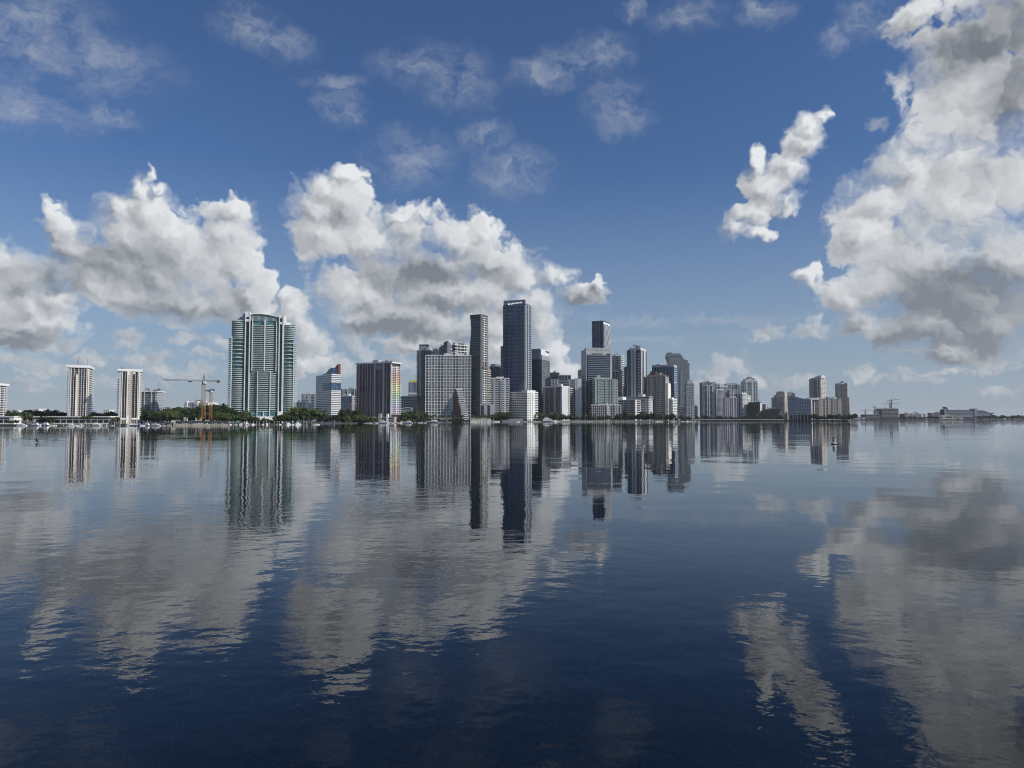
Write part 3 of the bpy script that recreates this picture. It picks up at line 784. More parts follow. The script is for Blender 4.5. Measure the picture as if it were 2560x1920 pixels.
t.pent(962.5, 965, 901.2, DGREY, zb=t.H + 2.6, yf=(.3, .5), name='roof_vent'); t.pent(967, 970, 902, GREY, zb=t.H + 2.6, yf=(.3, .6), name='roof_vent'); t.pent(974, 977, 903, DGREY, zb=t.H + 2.6, yf=(.3, .6), name='roof_vent')
t = Tower('parking_podium', 'pale two-level podium with dark openings at the foot of the rainbow tower', 'building', 1165, (921, 986), 0, 1043.5, 'F', dep=20)
t.body(SAND); t.windows('F', [(t.x0 + 1, t.fx(945)), (t.fx(951), t.fx(968)), (t.fx(970), t.fx(984))], 2, G_DARK, .5, t.H - .4, .5)
t.add('stair_block', [(t.fx(946.5), t.fx(953), t.y0 - 2, t.y0 + 6, -2, t.z(1034))], SAND); t.add('stair_block', [(t.fx(966), t.fx(971), t.y0 - 1, t.y0 + 6, -2, t.z(1034.5))], WHITE); t.roof(OFFW, .8, .6)

# ---- yellow-topped tower and neighbours
t = Tower('yellow_top_tower', 'distant grey office tower with a bright yellow roof band', 'tower', 2400, (1016, 1021, 1048), 6, 955.5, 'L', dep=40)
t.body(G_BLUE, name='glass_wall'); t.piers('F', t.even('F', 9, .2), LGREY, .8); t.add('yellow_band', [(t.x0 + 4, t.x1 - 1, t.y0 + 1, t.y1 - 1, t.H - .2, t.z(949.7))], YELLOW)
t.slabs(4, LGREY, 9, .9, z0=t.z(1003), z1=t.z(985), name='spandrel'); t.windows('L', t.even('L', 4, .5), 24, G_DARK, 3, t.H - 2, .5, .2)
t = lowblock((998, 1042), 991, 1700, 'grey gridded office block right of the rainbow tower', BLUEGREY, 9, 9)
t.piers('F', t.even('F', 10, .12), OFFW, .5); t.slabs(9, LGREY, .5, .4, z0=3, z1=t.H - 1); t.pent(1033, 1041, 988.5, OFFW)
t = Tower('curved_pavilion', 'low pale building with a curved white roof right of the rainbow tower', 'building', 1290, (1000, 1029), 0, 1024, 'F', dep=14)
t.body(BLUEGREY); t.windows('F', t.cols('F', [(1009, 1015), (1017, 1024)]), 1, G_DARK, 1, t.H - 1, .6)
t.raw('roof', mesh_elev('roof', [(t.fx(1000), t.z(1022)), (t.fx(1008), t.z(1019.6)), (t.fx(1018), t.z(1018.4)), (t.fx(1029.5), t.z(1019.8)), (t.fx(1029.5), t.z(1021)), (t.fx(1018), t.z(1019.8)), (t.fx(1008), t.z(1021)), (t.fx(1000), t.z(1024))], t.y0 - 1, t.y1, WHITE))
# ---- dark tower, peaked tower behind the white grid block
t = Tower('dark_tower', 'dark glass apartment tower with saw-toothed balconies left of the white grid block', 'tower', 1520, (1043, 1078), -6, 876, 'F', dep=34)
t.body(G_DTEAL, name='glass_wall')
t.slabs(38, CHAR, .6, .3, z0=6, z1=t.H, name='floor_slab')
t.slabs(36, BLUEGREY, 1.0, 0, z0=10, z1=t.H - 1, name='balcony', box=(t.x0 - 3.6, t.x0 + 1, t.y0 + 1, t.y0 + 9))
t.piers('F', t.cols('F', [(1047, 1048.2), (1051.5, 1052.2)]), BLUEGREY, .7, z0=t.H * .35)
t.pent(1047, 1063, 864.5, BLUEGREY, yf=(.02, .6)); t.pent(1047, 1069.5, 861, CHAR, zb=t.z(865), yf=(.1, .7), name='roof_screen')
y = t.y0 + 6
t.raw('sail_fin', mesh_elev('sail_fin', [(t.fx(1071.5, y), t.z(866)), (t.fx(1078, y), t.z(869.5)), (t.fx(1081.5, y), t.z(866)), (t.fx(1081.5, y), t.z(860)), (t.fx(1071.5, y), t.z(863.5))], y, y + 1.5, WHITE))
t.slabs(4, WHITE, .9, .5, z0=t.z(877), z1=t.z(869), name='terrace', box=(t.fx(1063.5), t.fx(1074), t.y0 - .4, t.y1 - 4))
t = Tower('apartment_tower', 'plain grey box-topped tower just behind the upper left of the white grid block', 'tower', 1600, (1066, 1089, 1098), -12, 873, 'R')
t.body(GREY); t.piers('R', t.even('R', 2, .3), LGREY, .6); t.roof(GREY, .6, .2)
t = Tower('peaked_tower', 'grey tower with a stepped peak and a round blue emblem, white balconies on its right', 'tower', 1640, (1097, 1118, 1134), -38, 866, 'R')
t.body(DGREY, z1=t.z(868)); t.windows('F', t.even('F', 2, .16), 1, G_NAVY, t.z(900), t.z(858), 1.0, .3)
a = t.fx
t.raw('peak', mesh_raw('peak', [(t.x0, t.y0 + .1, t.z(868.2)), (t.x1, t.y0 + .1, t.z(868.2)), (t.x1, t.y1, t.z(868.2)), (t.x0, t.y1, t.z(868.2)), (t.fx(1108), t.y0 + .1, t.z(860.5)), (t.fx(1108), t.y0 + .1, t.z(855.5)), (t.x1, t.y0 + .1, t.z(851)), (t.x1, t.y0 + t.d * .45, t.z(857)), (t.x1, t.y0 + t.d * .5, t.z(863)), (t.fx(1108), t.y1, t.z(860))],
      [(0, 1, 6, 5, 4), (1, 2, 8, 7, 6), (5, 6, 7, 9), (4, 5, 9), (0, 4, 9, 3), (9, 7, 8, 2, 3)], DGREY))
yc = t.fy(1129)
ring = [(t.x1 + .25, yc + 4.4 * math.cos(i * math.pi / 8), t.z(872) + 4.4 * math.sin(i * math.pi / 8)) for i in range(16)]
t.raw('emblem', mesh_raw('emblem', ring + [(t.x1 - .2, q[1], q[2]) for q in ring], [tuple(range(16))] + [(i, (i + 1) % 16, 16 + (i + 1) % 16, 16 + i) for i in range(16)], wall('emblem_blue', (.03, .07, .30))))
ring2 = [(t.x1 + .32, yc + 2.0 * math.cos(i * math.pi / 8), t.z(872) + 3.0 * math.sin(i * math.pi / 8)) for i in range(16)]
t.raw('emblem_mark', mesh_raw('emblem_mark', ring2, [tuple(range(16))], WHITE))
t = Tower('balcony_tower', 'white banded apartment block with rooftop tanks beside the peaked grey tower', 'tower', 1650, (1130, 1137, 1166), -58, 862, 'R')
t.body(G_DARK, name='glass_wall'); t.slabs(24, WHITE, 1.7, .8, z0=6, z1=t.H, name='balcony'); t.slabs(24, WHITE, 1.0, 0, z0=6, z1=t.H, name='balcony', box=(t.x0, t.x1, t.y1 - .2, t.y1 + 3))
t.piers('R', t.even('R', 3, .10), WHITE, .9); t.roof(OFFW, 1.0, 0)
t.add('penthouse', [(t.x0 + 2, t.x1 - .5, t.y0 + .5, t.y0 + 7, t.H, t.z(857))], GREY); t.reps('roof_tank', [(t.x1 - 5, t.x1 - 2, t.y0 + a, t.y0 + a + 3, t.H + .9, t.H + 4.4) for a in (11, 16, 22)], CHAR)

# ---- white grid block with its sloping stepped wing
t = Tower('grid_block', 'broad white block of square grid bays standing behind the bayside palms', 'building', 1395, (1060, 1064, 1177), 3, 888, 'L', dep=20)
t.body(G_DRAPE, name='glass_wall', z1=t.H - .5)
nc, nr = 15, 18
zb, zt = t.z(1037), t.H - .3
stx, stz = t.W / nc, (zt - zb) / nr
pw = .9
t.reps('pier', [(t.x0 + stx * i - pw / 2, t.x0 + stx * i + pw / 2, t.y0 - 1.15, t.y0 + .3, -3, t.H) for i in range(nc + 1)], WHITE)
t.reps('spandrel', [(t.x0 - .3, t.x1 + .3, t.y0 - 1.0, t.y0 + .3, zb + stz * i - .45, zb + stz * i + .45) for i in range(nr, -1, -1)], WHITE)
dark, mid_, pale = [], [], []
rnd = random.Random(3)
for r in range(nr - 1, -1, -1):
    for c in range(nc):
        x0, x1 = t.x0 + stx * c + pw / 2, t.x0 + stx * (c + 1) - pw / 2
        z0 = zb + stz * r + .45; z1 = z0 + stz - .9
        L = dark if c in (0, 4, 5, 9, 10, 14) else pale if c in (2, 7, 12) else mid_
        L.append((x0, x1, t.y0 - .12, t.y0 + .1, z0, z1))
t.reps('window', dark, G_DARK, 60); t.reps('window', pale, G_GREY, 40)
t.reps('mullion_band', [(t.x0 + .2, t.x1 - .2, t.y0 - .45, t.y0 + .1, zb + stz * (i + .42), zb + stz * (i + .42) + .4) for i in range(nr)], LGREY)
t.add('end_wall', [(t.x0 - .8, t.x0 - .15, t.y0 - .8, t.y1, -3, t.H)], LILAC)
t.roof(WHITE, .6, .1)
t.add('roof_plant', [(t.fx(1113), t.fx(1160), t.y0 + 2, t.y1 - 3, t.H, t.z(883.5))], OFFW); t.add('roof_plant', [(t.fx(1128), t.fx(1145), t.y0 + 1.4, t.y1 - 5, t.H + .7, t.z(879))], OFFW)
t.add('roof_opening', [(t.fx(1131.3), t.fx(1133.8), t.y0 + 1.2, t.y0 + 2, t.z(886.5), t.z(880.8)), (t.fx(1134.4), t.fx(1137), t.y0 + 1.2, t.y0 + 2, t.z(886.5), t.z(880.8))], G_DARK)
t.add('blank_panel', [t.face('F', t.fx(1123.5), t.fx(1131), t.z(1027), t.z(985), 1.3)], LGREY)
# the sloping wing
xa, xb, yb = t.fx(1140), t.fx(1154.5), t.y0 - 34
k = 17
zT, zB = t.z(974), t.z(1050, 1370)
P_ = lambda p, y: t.fx(p, y)
# in the photo the stair of terraces drifts right as it comes down towards the viewer
steps, glz = [], []
for i in range(k):
    f = i / (k - 1)
    y = t.y0 - 1 - 32 * f
    z = zT + (t.z(1049, 1363) - zT) * f
    pl, pr = 1140.5 + 15.5 * min(1, f * 1.25), 1155.5 + 15.5 * min(1, f * 1.1)
    steps.append((P_(pl, y), P_(pr, y), y - 2.2, y + 1.0, z - .5, z + 1.1))
    glz.append((P_(pl + .8, y), P_(pr - .8, y), y - .6, y + 3.0, z - 4.2, z - .4))
t.reps('terrace', steps, WHITE); t.reps('terrace_glazing', glz, G_GREY)
yy = t.y0 - 33
t.raw('wing_flank', mesh_raw('wing_flank', [(P_(1139, t.y0 - 1), t.y0 - 1, -3), (P_(1139, t.y0 - 1), t.y0 - 1, zT + 2), (P_(1155.6, yy), yy, t.z(1046, 1363)), (P_(1155.6, yy), yy, -3), (P_(1128, t.y0 - 1), t.y0 - 1.2, -3)],
   [(0, 1, 2, 3), (0, 4, 1), (4, 3, 2, 1), (0, 3, 4)], MAROON))

# ---- waisted tower
t = Tower('waisted_tower', 'tall dark tower that narrows and flares, cream balconies on its right flank, orange band', 'tower', 1560, (1174, 1201.5, 1219.5), -30, 786, 'R')
prof = [(1052, 1172.5), (960, 1172.5), (892, 1172.7), (870, 1174.0), (850, 1175.8), (835, 1177.2), (818, 1177.6), (803, 1176.6), (785.9, 1175.2)]
def left_at(z):
    pts = [(t.z(q), t.fx(p)) for q, p in prof]
    for (za, xa_), (zb_, xb_) in zip(pts, pts[1:]):
        if za <= z <= zb_: return xa_ + (xb_ - xa_) * (z - za) / (zb_ - za)
    return pts[-1][1] if z > 0 else pts[0][1]
nf = 46; stz = t.H / nf
v, f = [], []
for i in range(nf + 1):
    z = stz * i; x = left_at(z)
    v += [(x, t.y0, z), (t.x1, t.y0, z), (t.x1, t.y1, z), (x, t.y1, z)]
    if i:
        b = 4 * i
        f += [(b - 4 + j, b - 4 + (j + 1) % 4, b + (j + 1) % 4, b + j) for j in range(4)]
f += [(0, 1, 2, 3), (4 * nf, 4 * nf + 1, 4 * nf + 2, 4 * nf + 3)]
t.raw('glass_wall', mesh_raw('glass_wall', v, f, G_DTEAL))
for i in range(nf - 1, 1, -1):
    z = stz * i
    o = t.add('balcony', [(left_at(z) - .9, t.fx(1199.5), t.y0 - 1.3, t.y0 + 3, z - .3, z + .45)], DGREY)
    if not (t.z(917) < z < t.z(903)): t.add('balcony', [(t.x1 - 1, t.x1 + .9, t.fy(1207), t.fy(1216.5), z - .45, z + .75)], CREAM)
t.reps('pier', [(t.x1 - 1, t.x1 + 1.0, a - .5, a + .5, t.z(1010), t.z(z)) for a, z in ((t.fy(1206.2), 788), (t.fy(1210.3), 795), (t.fy(1216.8), 788))], CREAM)
t.add('corner_pier', [(t.fx(1200), t.x1 + .4, t.y0 - .6, t.y0 + 3, 0, t.H)], DGREY); t.add('corner_pier', [(t.x1 - 2, t.x1 + .5, t.fy(1217.2), t.y1 + .2, 0, t.H - 2)], CHAR)
t.add('plant_floor', [(t.fx(1176), t.x1 - 2, t.y0 - .5, t.y1, t.z(916), t.z(904))], MAROON); t.add('plant_floor', [(t.x1 - 1, t.x1 + .6, t.fy(1206), t.fy(1217), t.z(915), t.z(905.5))], CHAR)
t.add('orange_band', [(t.x1 - 1, t.x1 + 2.2, t.fy(1206), t.y1, t.z(920.3), t.z(916.3))], ORANGE)
t.add('parapet', [(left_at(t.H) - .3, t.x1 + .3, t.y0 - .4, t.y1 + .3, t.H - 8, t.H + .6)], CHAR)
t = Tower('tower_podium', 'grey podium with dark upright openings at the foot of the waisted tower', 'building', 1530, (1200, 1234), 0, 1010, 'F', dep=24)
t.body(LILAC); t.windows('F', t.cols('F', [(1202, 1210), (1219, 1225)]), 1, G_DARK, 1, t.H - 2, .95, .3)
t = Tower('balcony_tower', 'thin pale balconied tower squeezed between the waisted tower and the white condo', 'tower', 1640, (1216, 1219, 1226.5), -50, 925, 'R')
t.body(G_DARK); t.slabs(28, OFFW, 1.5, .9, z0=2, z1=t.H, name='balcony')
t = Tower('office_tower', 'dark blue office tower with a pale set-back crown behind the white condo', 'tower', 1760, (1224.5, 1262), 0, 919, 'F', dep=34)
t.body(G_NAVY); t.slabs(22, CHAR, .5, .3); t.roof(BLUEGREY, 3.5, 1.0); t.pent(1227, 1250, 909.8, LGREY, zb=t.H + 3, yf=(.1, .8), name='crown')

# ---- tallest tower
t = Tower('tall_glass_tower', 'tallest tower of the skyline, blue glass with white rooftop lettering', 'tower', 1640, (1257.5, 1313.5, 1328), -20, 760, 'R')
t.body(G_BLUE, name='glass_wall')
n = 62
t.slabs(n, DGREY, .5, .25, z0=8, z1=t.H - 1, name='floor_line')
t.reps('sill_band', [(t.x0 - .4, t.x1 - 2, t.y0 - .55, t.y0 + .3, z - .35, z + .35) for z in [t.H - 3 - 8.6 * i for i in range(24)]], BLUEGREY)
t.piers('F', t.cols('F', [(1268.2, 1269.8), (1296, 1297.3)]), G_NAVY, .9, z0=t.H * .35, name='glass_strip')
t.piers('F', t.cols('F', [(1271.8, 1272.4), (1273.6, 1274.2)]), BLUEGREY, .6, z0=t.H * .25, z1=t.H * .8, name='mullion')
t.add('edge_pier', [(t.x1 - 2.2, t.x1 + 1.4, t.y0 - 1, t.y0 + 3.4, 0, t.H - 2)], LGREY)
t.add('dark_strip', [(t.x1 - 1, t.x1 + .6, t.y0 + 3.8, t.fy(1319), 0, t.H - 3)], CHAR)  # charcoal strip between the edge pier and the flank bands
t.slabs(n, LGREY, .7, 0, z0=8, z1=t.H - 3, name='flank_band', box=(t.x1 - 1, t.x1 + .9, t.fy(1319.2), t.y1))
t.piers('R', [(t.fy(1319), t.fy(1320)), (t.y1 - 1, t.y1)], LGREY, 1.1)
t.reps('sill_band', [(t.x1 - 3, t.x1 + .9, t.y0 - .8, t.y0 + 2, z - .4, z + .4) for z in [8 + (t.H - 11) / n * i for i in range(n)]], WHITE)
t.add('sign_parapet', [(t.fx(1259), t.x1 - .4, t.y0 + .2, t.y0 + 6, t.H - .5, t.z(748.6))], BLUEGREY)
t.add('sign_back', [(t.fx(1259), t.x1 - .4, t.y0 + 6.5, t.y1 - 2, t.H - .4, t.z(757))], DGREY)
SIGNLIT, n_, o_ = new_mat('lit_sign_white')
p_ = n_.new('ShaderNodeBsdfPrincipled'); p_.inputs['Base Color'].default_value = (.85, .85, .85, 1); p_.inputs['Emission Color'].default_value = (1, 1, 1, 1); p_.inputs['Emission Strength'].default_value = .55
n_.l.new(p_.outputs[0], o_.inputs[0])
# rooftop letters, too small and blurred in the photo to be read: block strokes at their places
lt = lambda a, b, q0, q1: (t.fx(a), t.fx(b), t.y0 - .35, t.y0 + .3, t.z(q0), t.z(q1))
for bx in ((1270, 1271.3, 760, 756), (1271.5, 1273.2, 760, 757), (1273.5, 1275.4, 760.3, 756), (1278.4, 1279.8, 761, 756), (1280.2, 1281.8, 758.8, 755.8), (1282.3, 1284.2, 758.2, 755.6), (1284.6, 1286.3, 757.6, 755.3),
           (1288.2, 1290.1, 757.8, 755.2), (1290.5, 1292.2, 757.6, 755.5), (1292.6, 1294, 757.4, 755), (1294.4, 1297, 757.6, 754.8), (1299.2, 1301, 757.2, 754.3), (1301.5, 1304.6, 757, 754)):
    t.add('sign_letter', [lt(*bx)], SIGNLIT)
t = Tower('balcony_tower', 'slim dark tower with saw-toothed balconies showing just left of the tallest tower', 'tower', 1720, (1252.5, 1275), 0, 866, 'F', dep=30)
t.body(G_NAVY); t.slabs(44, DGREY, 1.0, 1.2, z0=4, name='balcony')

t = Tower('glass_office_tower', 'teal glass office tower with set-back top and helipad rim, right of the tallest tower', 'tower', 1700, (1318, 1354, 1374.5), -22, 898, 'R')
t.body(G_DTEAL, name='glass_wall'); n = 34
t.slabs(n, DGREY, .5, .3, name='floor_line')
t.add('pale_flank', [(t.x1 - 1, t.x1 + .35, t.fy(1354.4), t.y1 - .2, 0, t.H - .4)], G_GREY); t.add('pale_panel', [(t.x1 - 1, t.x1 + .7, t.fy(1361), t.fy(1367.5), t.z(937), t.H - .5)], G_SILVER)
t.slabs(n, BLUEGREY, .6, 0, name='flank_band', box=(t.x1 - 1, t.x1 + .6, t.fy(1354.4), t.y1))
yb_ = t.y0 + 4
t.add('set_back_top', [(t.fx(1320, yb_), t.fx(1350.5, yb_), yb_, t.y1 - 3, t.H - .3, t.z(871))], BLUEGREY)
t.add('set_back_top', [(t.fx(1350.6, yb_), t.fx(1353, yb_) , yb_ + .5, t.y1 - 2, t.H - .2, t.z(872))], OFFW)
t.add('set_back_top', [(t.fx(1336, yb_), t.x1 - .6, yb_ + .8, t.y1 - 1, t.H - .25, t.z(887))], BLUEGREY)
t.raw('helipad', mesh_raw('helipad', [(t.x1 - 8, t.y0 + 5, t.z(876)), (t.x1 + 2, t.y1 - 4, t.z(876)), (t.x1 - 8, t.y1 - 4, t.z(878.5)), (t.x1 - 8, t.y0 + 5, t.z(874)), (t.x1 + 2, t.y1 - 4, t.z(874)), (t.x1 - 8, t.y1 - 4, t.z(874))], [(0, 1, 2), (3, 4, 5), (0, 1, 4, 3), (1, 2, 5, 4), (2, 0, 3, 5)], DGREY))

# ---- the two white condominiums in front
t = Tower('white_condo', 'white balconied condo tower left of and below the tallest tower', 'tower', 1590, (1227, 1271), -3, 947, 'F', dep=24)
t.body(G_DARK, name='glass_wall'); n = 19
t.slabs(n, OFFW, 2.3, .9, z0=3, z1=t.H + .5, name='balcony')
t.piers('F', t.cols('F', [(1233.3, 1238)]), LILAC, 1.4, name='wall_pier')
t.piers('F', t.cols('F', [(1250.5, 1255.2), (1260.2, 1264.2)]), WHITE, 1.2, name='wall_pier')
t.windows('F', t.cols('F', [(1252, 1254), (1261.2, 1263)]), n, G_DARK, 2, t.H - 1, .4, 1.3)
t.reps('curved_balcony', [(t.fx(1254), t.fx(1261), t.y0 - 2.6, t.y0, 3 + (t.H - 3) / n * i - 1.1, 3 + (t.H - 3) / n * i + .9) for i in range(n)], WHITE)
t.roof(OFFW, 2.0, .6); t.pent(1241, 1253, 941.8, WHITE, zb=t.H + 2); t.pent(1248.5, 1254, 944, LGREY, zb=t.H + 2, yf=(.05, .5), name='machine_room')
t = Tower('white_condo', 'low white condo block at the water edge, brightly sunlit on its right half', 'building', 1588, (1275.5, 1317.5, 1344), -42, 980.5, 'R')
t.body(G_DARK, name='glass_wall'); n = 16
t.slabs(n, WHITE, 1.9, 1.0, z0=2.5, z1=t.H - .2, name='balcony')
t.piers('F', t.even('F', 9, .10), LILAC, .85)
t.piers('R', t.cols('R', [(1317.8, 1319.6)]), WHITE, 1.3, name='wall_pier'); t.piers('R', t.cols('R', [(1331, 1335.6)]), WHITE, 1.9, name='wall_pier'); t.piers('R', t.cols('R', [(1322, 1323.4), (1326.2, 1330)]), WHITE, .7, name='wall_pier')
t.roof(WHITE, 1.6, .6); t.add('penthouse', [(t.fx(1303), t.x1 - 1, t.y0 + 2, t.y1 - 6, t.H + 1, t.H + 5.2)], LGREY); t.add('penthouse', [(t.x1 - 8, t.x1 - .4, t.fy(1326), t.fy(1333), t.H + 1.2, t.H + 4.4)], WHITE); t.add('roof_tank', [(t.fx(1292), t.fx(1299), t.y0 + 4, t.y1 - 5, t.H + 1, t.H + 4.5)], CHAR)

# ---- brown slab block with a blank pale end wall
t = Tower('brown_block', 'brown gridded slab block with a blank pale end wall and white roof rim', 'building', 1640, (1358, 1404, 1437), -30, 968, 'R')
t.body(G_BROWN, name='glass_wall'); n = 18
t.slabs(n, BROWN, .8, .4, z0=2, z1=t.H - 1, name='balcony')
t.slabs(n, LILAC, .3, .75, z0=3.4, z1=t.H, name='railing', box=(t.x0 + 3, t.fx(1403), t.y0 - .75, t.y0 + .2))
t.piers('F', t.cols('F', [(1357.8, 1359), (1361.5, 1363)]), LILAC, 1.2); t.piers('F', t.cols('F', [(1373, 1373.8), (1384.5, 1385.2)]), LILAC, .9); t.piers('F', t.cols('F', [(1387, 1389.8)]), LILAC, 1.5, name='wall_pier')
t.add('end_wall', [(t.x1 - 2, t.x1 + 1.2, t.y0 - .5, t.fy(1420), -2, t.H)], LGREY)
t.slabs(n, OFFW, .7, 0, z0=2, z1=t.H - 2, name='balcony', box=(t.x1 - 1, t.x1 + .9, t.fy(1420.6), t.y1)); t.piers('R', t.cols('R', [(1422, 1422.8), (1432, 1432.8), (1436.2, 1437)]), OFFW, 1.1)
t.add('roof', [(t.x0 - .4, t.x1 + 1.4, t.y0 - .9, t.fy(1421), t.H, t.H + 3.2)], OFFW); t.add('roof', [(t.x1 - 8, t.x1 + 1.3, t.fy(1421.2), t.y1 + .2, t.H - 1.2, t.H)], OFFW)
t.add('penthouse', [(t.x1 - 12, t.x1 - 2, t.y0 + 2, t.y0 + 12, t.H + 3, t.H + 7)], OFFW)

# ---- grey cluster behind it
t = Tower('grey_apartment_block', 'grey stepped apartment block with a framed roof terrace, behind the brown slab block', 'building', 1800, (1377, 1441), 0, 948, 'F', dep=30)
t.body(BLUEGREY); n = 16
t.windows('F', t.cols('F', [(1379, 1380), (1382.5, 1385), (1387, 1388), (1390, 1391), (1425, 1426), (1430, 1432.5), (1435, 1437)]), n, G_DARK, 2, t.H - 1, .5)
t.piers('F', t.cols('F', [(1377.5, 1378.5), (1385.5, 1386.5), (1393, 1396), (1422, 1424)]), LGREY, .5)
t.slabs(n, DGREY, 1.2, .6, z0=2, z1=t.H, name='balcony', box=(t.fx(1399), t.fx(1421), t.y0 - 1.2, t.y0 + 1))
t.add('roof_frame', [(t.fx(1397), t.fx(1428), t.y0 - .4, t.y1 - 4, t.z(938.5), t.z(937))] + [(t.fx(p), t.fx(p + .8), t.y0 - .3, t.y0 + 1, t.H, t.z(938.5)) for p in (1397, 1404, 1411, 1419, 1427)], OFFW)
t.add('top_storey', [(t.fx(1398), t.fx(1427), t.y0 + .6, t.y1 - 5, t.H - .1, t.z(939.5))], G_NAVY)
t = Tower('dark_office_block', 'dark flat-topped office block right of the teal glass office tower', 'building', 1860, (1372, 1398.5), 0, 931.5, 'F', dep=30)
t.body(G_NAVY); t.slabs(20, CHAR, .6, .3); t.add('roof_screen', [(t.x0 - .3, t.x1 + .3, t.y0 - .5, t.y1, t.z(938), t.H + .3)], CHAR)
t = Tower('blank_tower', 'plain white tower with a grey central stripe between the brown block and the perforated tower', 'tower', 1690, (1438.5, 1454), 0, 946.5, 'F', dep=26)
t.body(OFFW); t.piers('F', t.cols('F', [(1442, 1448)]), LGREY, .5, name='grey_stripe'); t.slabs(20, LGREY, .25, 0, name='joint', box=(t.fx(1448), t.x1, t.y0 - .12, t.y0 + .2)); t.roof(DGREY, .8, .2)
t = Tower('balcony_tower', 'small dark stepped tower peeping out left of the perforated tower', 'tower', 1830, (1447.5, 1460), 0, 926, 'F', dep=26)
t.body(DGREY); t.slabs(24, BLUEGREY, 1.1, 1.2, name='balcony'); t.pent(1449, 1456, 923.5, GREY)

# ---- perforated tower
t = Tower('perforated_tower', 'grey tower wrapped in a perforated white screen, dark banded glass front', 'tower', 1690, (1454, 1466, 1529), 12, 877, 'L')
t.body(G_NAVY, name='glass_wall'); n = 34
t.slabs(n, BLUEGREY, 1.0, 1.0, z0=6, z1=t.z(888), name='balcony', box=(t.fx(1470), t.fx(1524), t.y0 - 1.6, t.y0 + 1))
SCR = wall('screen_concrete', (.42, .43, .45))
t.add('screen_wall', [(t.x0 - .6, t.x0 + .4, t.y0 - .4, t.y1, t.z(952), t.z(874))], SCR)
t.raw('screen_crown', mesh_raw('screen_crown', [(t.x0 - .5, t.y1, t.z(880)), (t.x0 - .5, t.y0 - .5, t.z(880)), (t.x0 - .5, t.y1, t.z(876.5)), (t.x0 - .5, t.y0 - .5, t.z(868.6)), (t.x1 + .8, t.y0 - .5, t.z(880)), (t.x1 + .8, t.y0 - .5, t.z(869.5)), (t.x1 + .8, t.y1, t.z(880)), (t.x1 + .8, t.y1, t.z(875))],
   [(0, 1, 3, 2), (1, 4, 5, 3), (4, 6, 7, 5), (0, 2, 7, 6), (2, 3, 5, 7), (0, 6, 4, 1)], SCR))
t.add('head_wall', [(t.fx(1466), t.fx(1526), t.y0 - 1.0, t.y0 + 1, t.z(886.5), t.z(879.5))], SCR)
t.add('head_opening', [t.face('F', t.fx(1479), t.fx(1506), t.z(886), t.z(882.6), 1.2)], DGREY); t.add('head_opening', [t.face('F', t.fx(1516), t.fx(1526), t.z(887), t.z(883), 1.3)], G_DARK)
t.add('side_screen', [(t.fx(1525.5), t.x1 + .8, t.y0 - .9, t.y0 + 2, 6, t.z(879))], SCR)
holes, rnd = [], random.Random(11)
ys = [t.fy(p, t.x0) for p in (1456.2, 1460, 1464)]
for i in range(17):
    for j, y in enumerate(ys):
        if (i + j) % 2 == 0 or rnd.random() < .35:
            w_, h_ = (2.6, 1.15) if (i + j) % 2 == 0 else (1.2, 1.7)
            z = t.z(883 + i * 4.1)
            holes.append((t.x0 - .72, t.x0 - .3, y - w_, y + w_, z - h_, z + h_))
t.reps('screen_hole', holes, G_DARK)
holes = []
for i in range(18):
    p = 1468.5 + i * 3.2
    holes.append((t.fx(p), t.fx(p + (1.4 if i % 3 else .7)), t.y0 - .68, t.y0 - .3, t.z(875.2 + (i % 2) * 1.8), t.z(872 + (i % 2) * 1.8)))
t.reps('screen_hole', holes, DGREY); 
t.piers('L', t.even('L', 3, .16), LGREY, .6, z1=t.z(953)); t.slabs(16, LGREY, 1.0, 0, z0=4, z1=t.z(954), name='balcony', box=(t.x0 - .9, t.x0 + .5, t.y0 + 1, t.y1 - 1))
t = Tower('slim_dark_tower', 'slim dark blue tower with a flat cap rising above the perforated tower', 'tower', 1900, (1480.5, 1508, 1525), -28, 804, 'R')
t.body(G_NAVY, name='glass_wall'); n = 66
t.slabs(n, DGREY, .7, .35, z0=60, z1=t.H - 6, name='floor_line'); t.add('cap', [(t.x0 - .6, t.x1 + .6, t.y0 - .6, t.y1 + .6, t.H - .2, t.z(801.5))], CHAR); t.add('cap_band', [(t.x1 - 1, t.x1 + .5, t.y0 + 3, t.y1, t.H - 6, t.H - .4)], WHITE)
t.slabs(n, OFFW, 1.0, 0, z0=60, z1=t.H - 7, name='balcony', box=(t.x1 - 1, t.x1 + 1.4, t.fy(1510), t.y1 + 1)); t.piers('R', t.cols('R', [(1512.6, 1513.6), (1518, 1519)]), BLUEGREY, 1.7, z1=t.H - 3); t.piers('F', t.cols('F', [(1491, 1491.6), (1499, 1499.6)]), BLUEGREY, .6, name='mullion')
t.add('mast', [(-.4, .4, -.4, .4, t.H, t.H + 9)], DGREY)

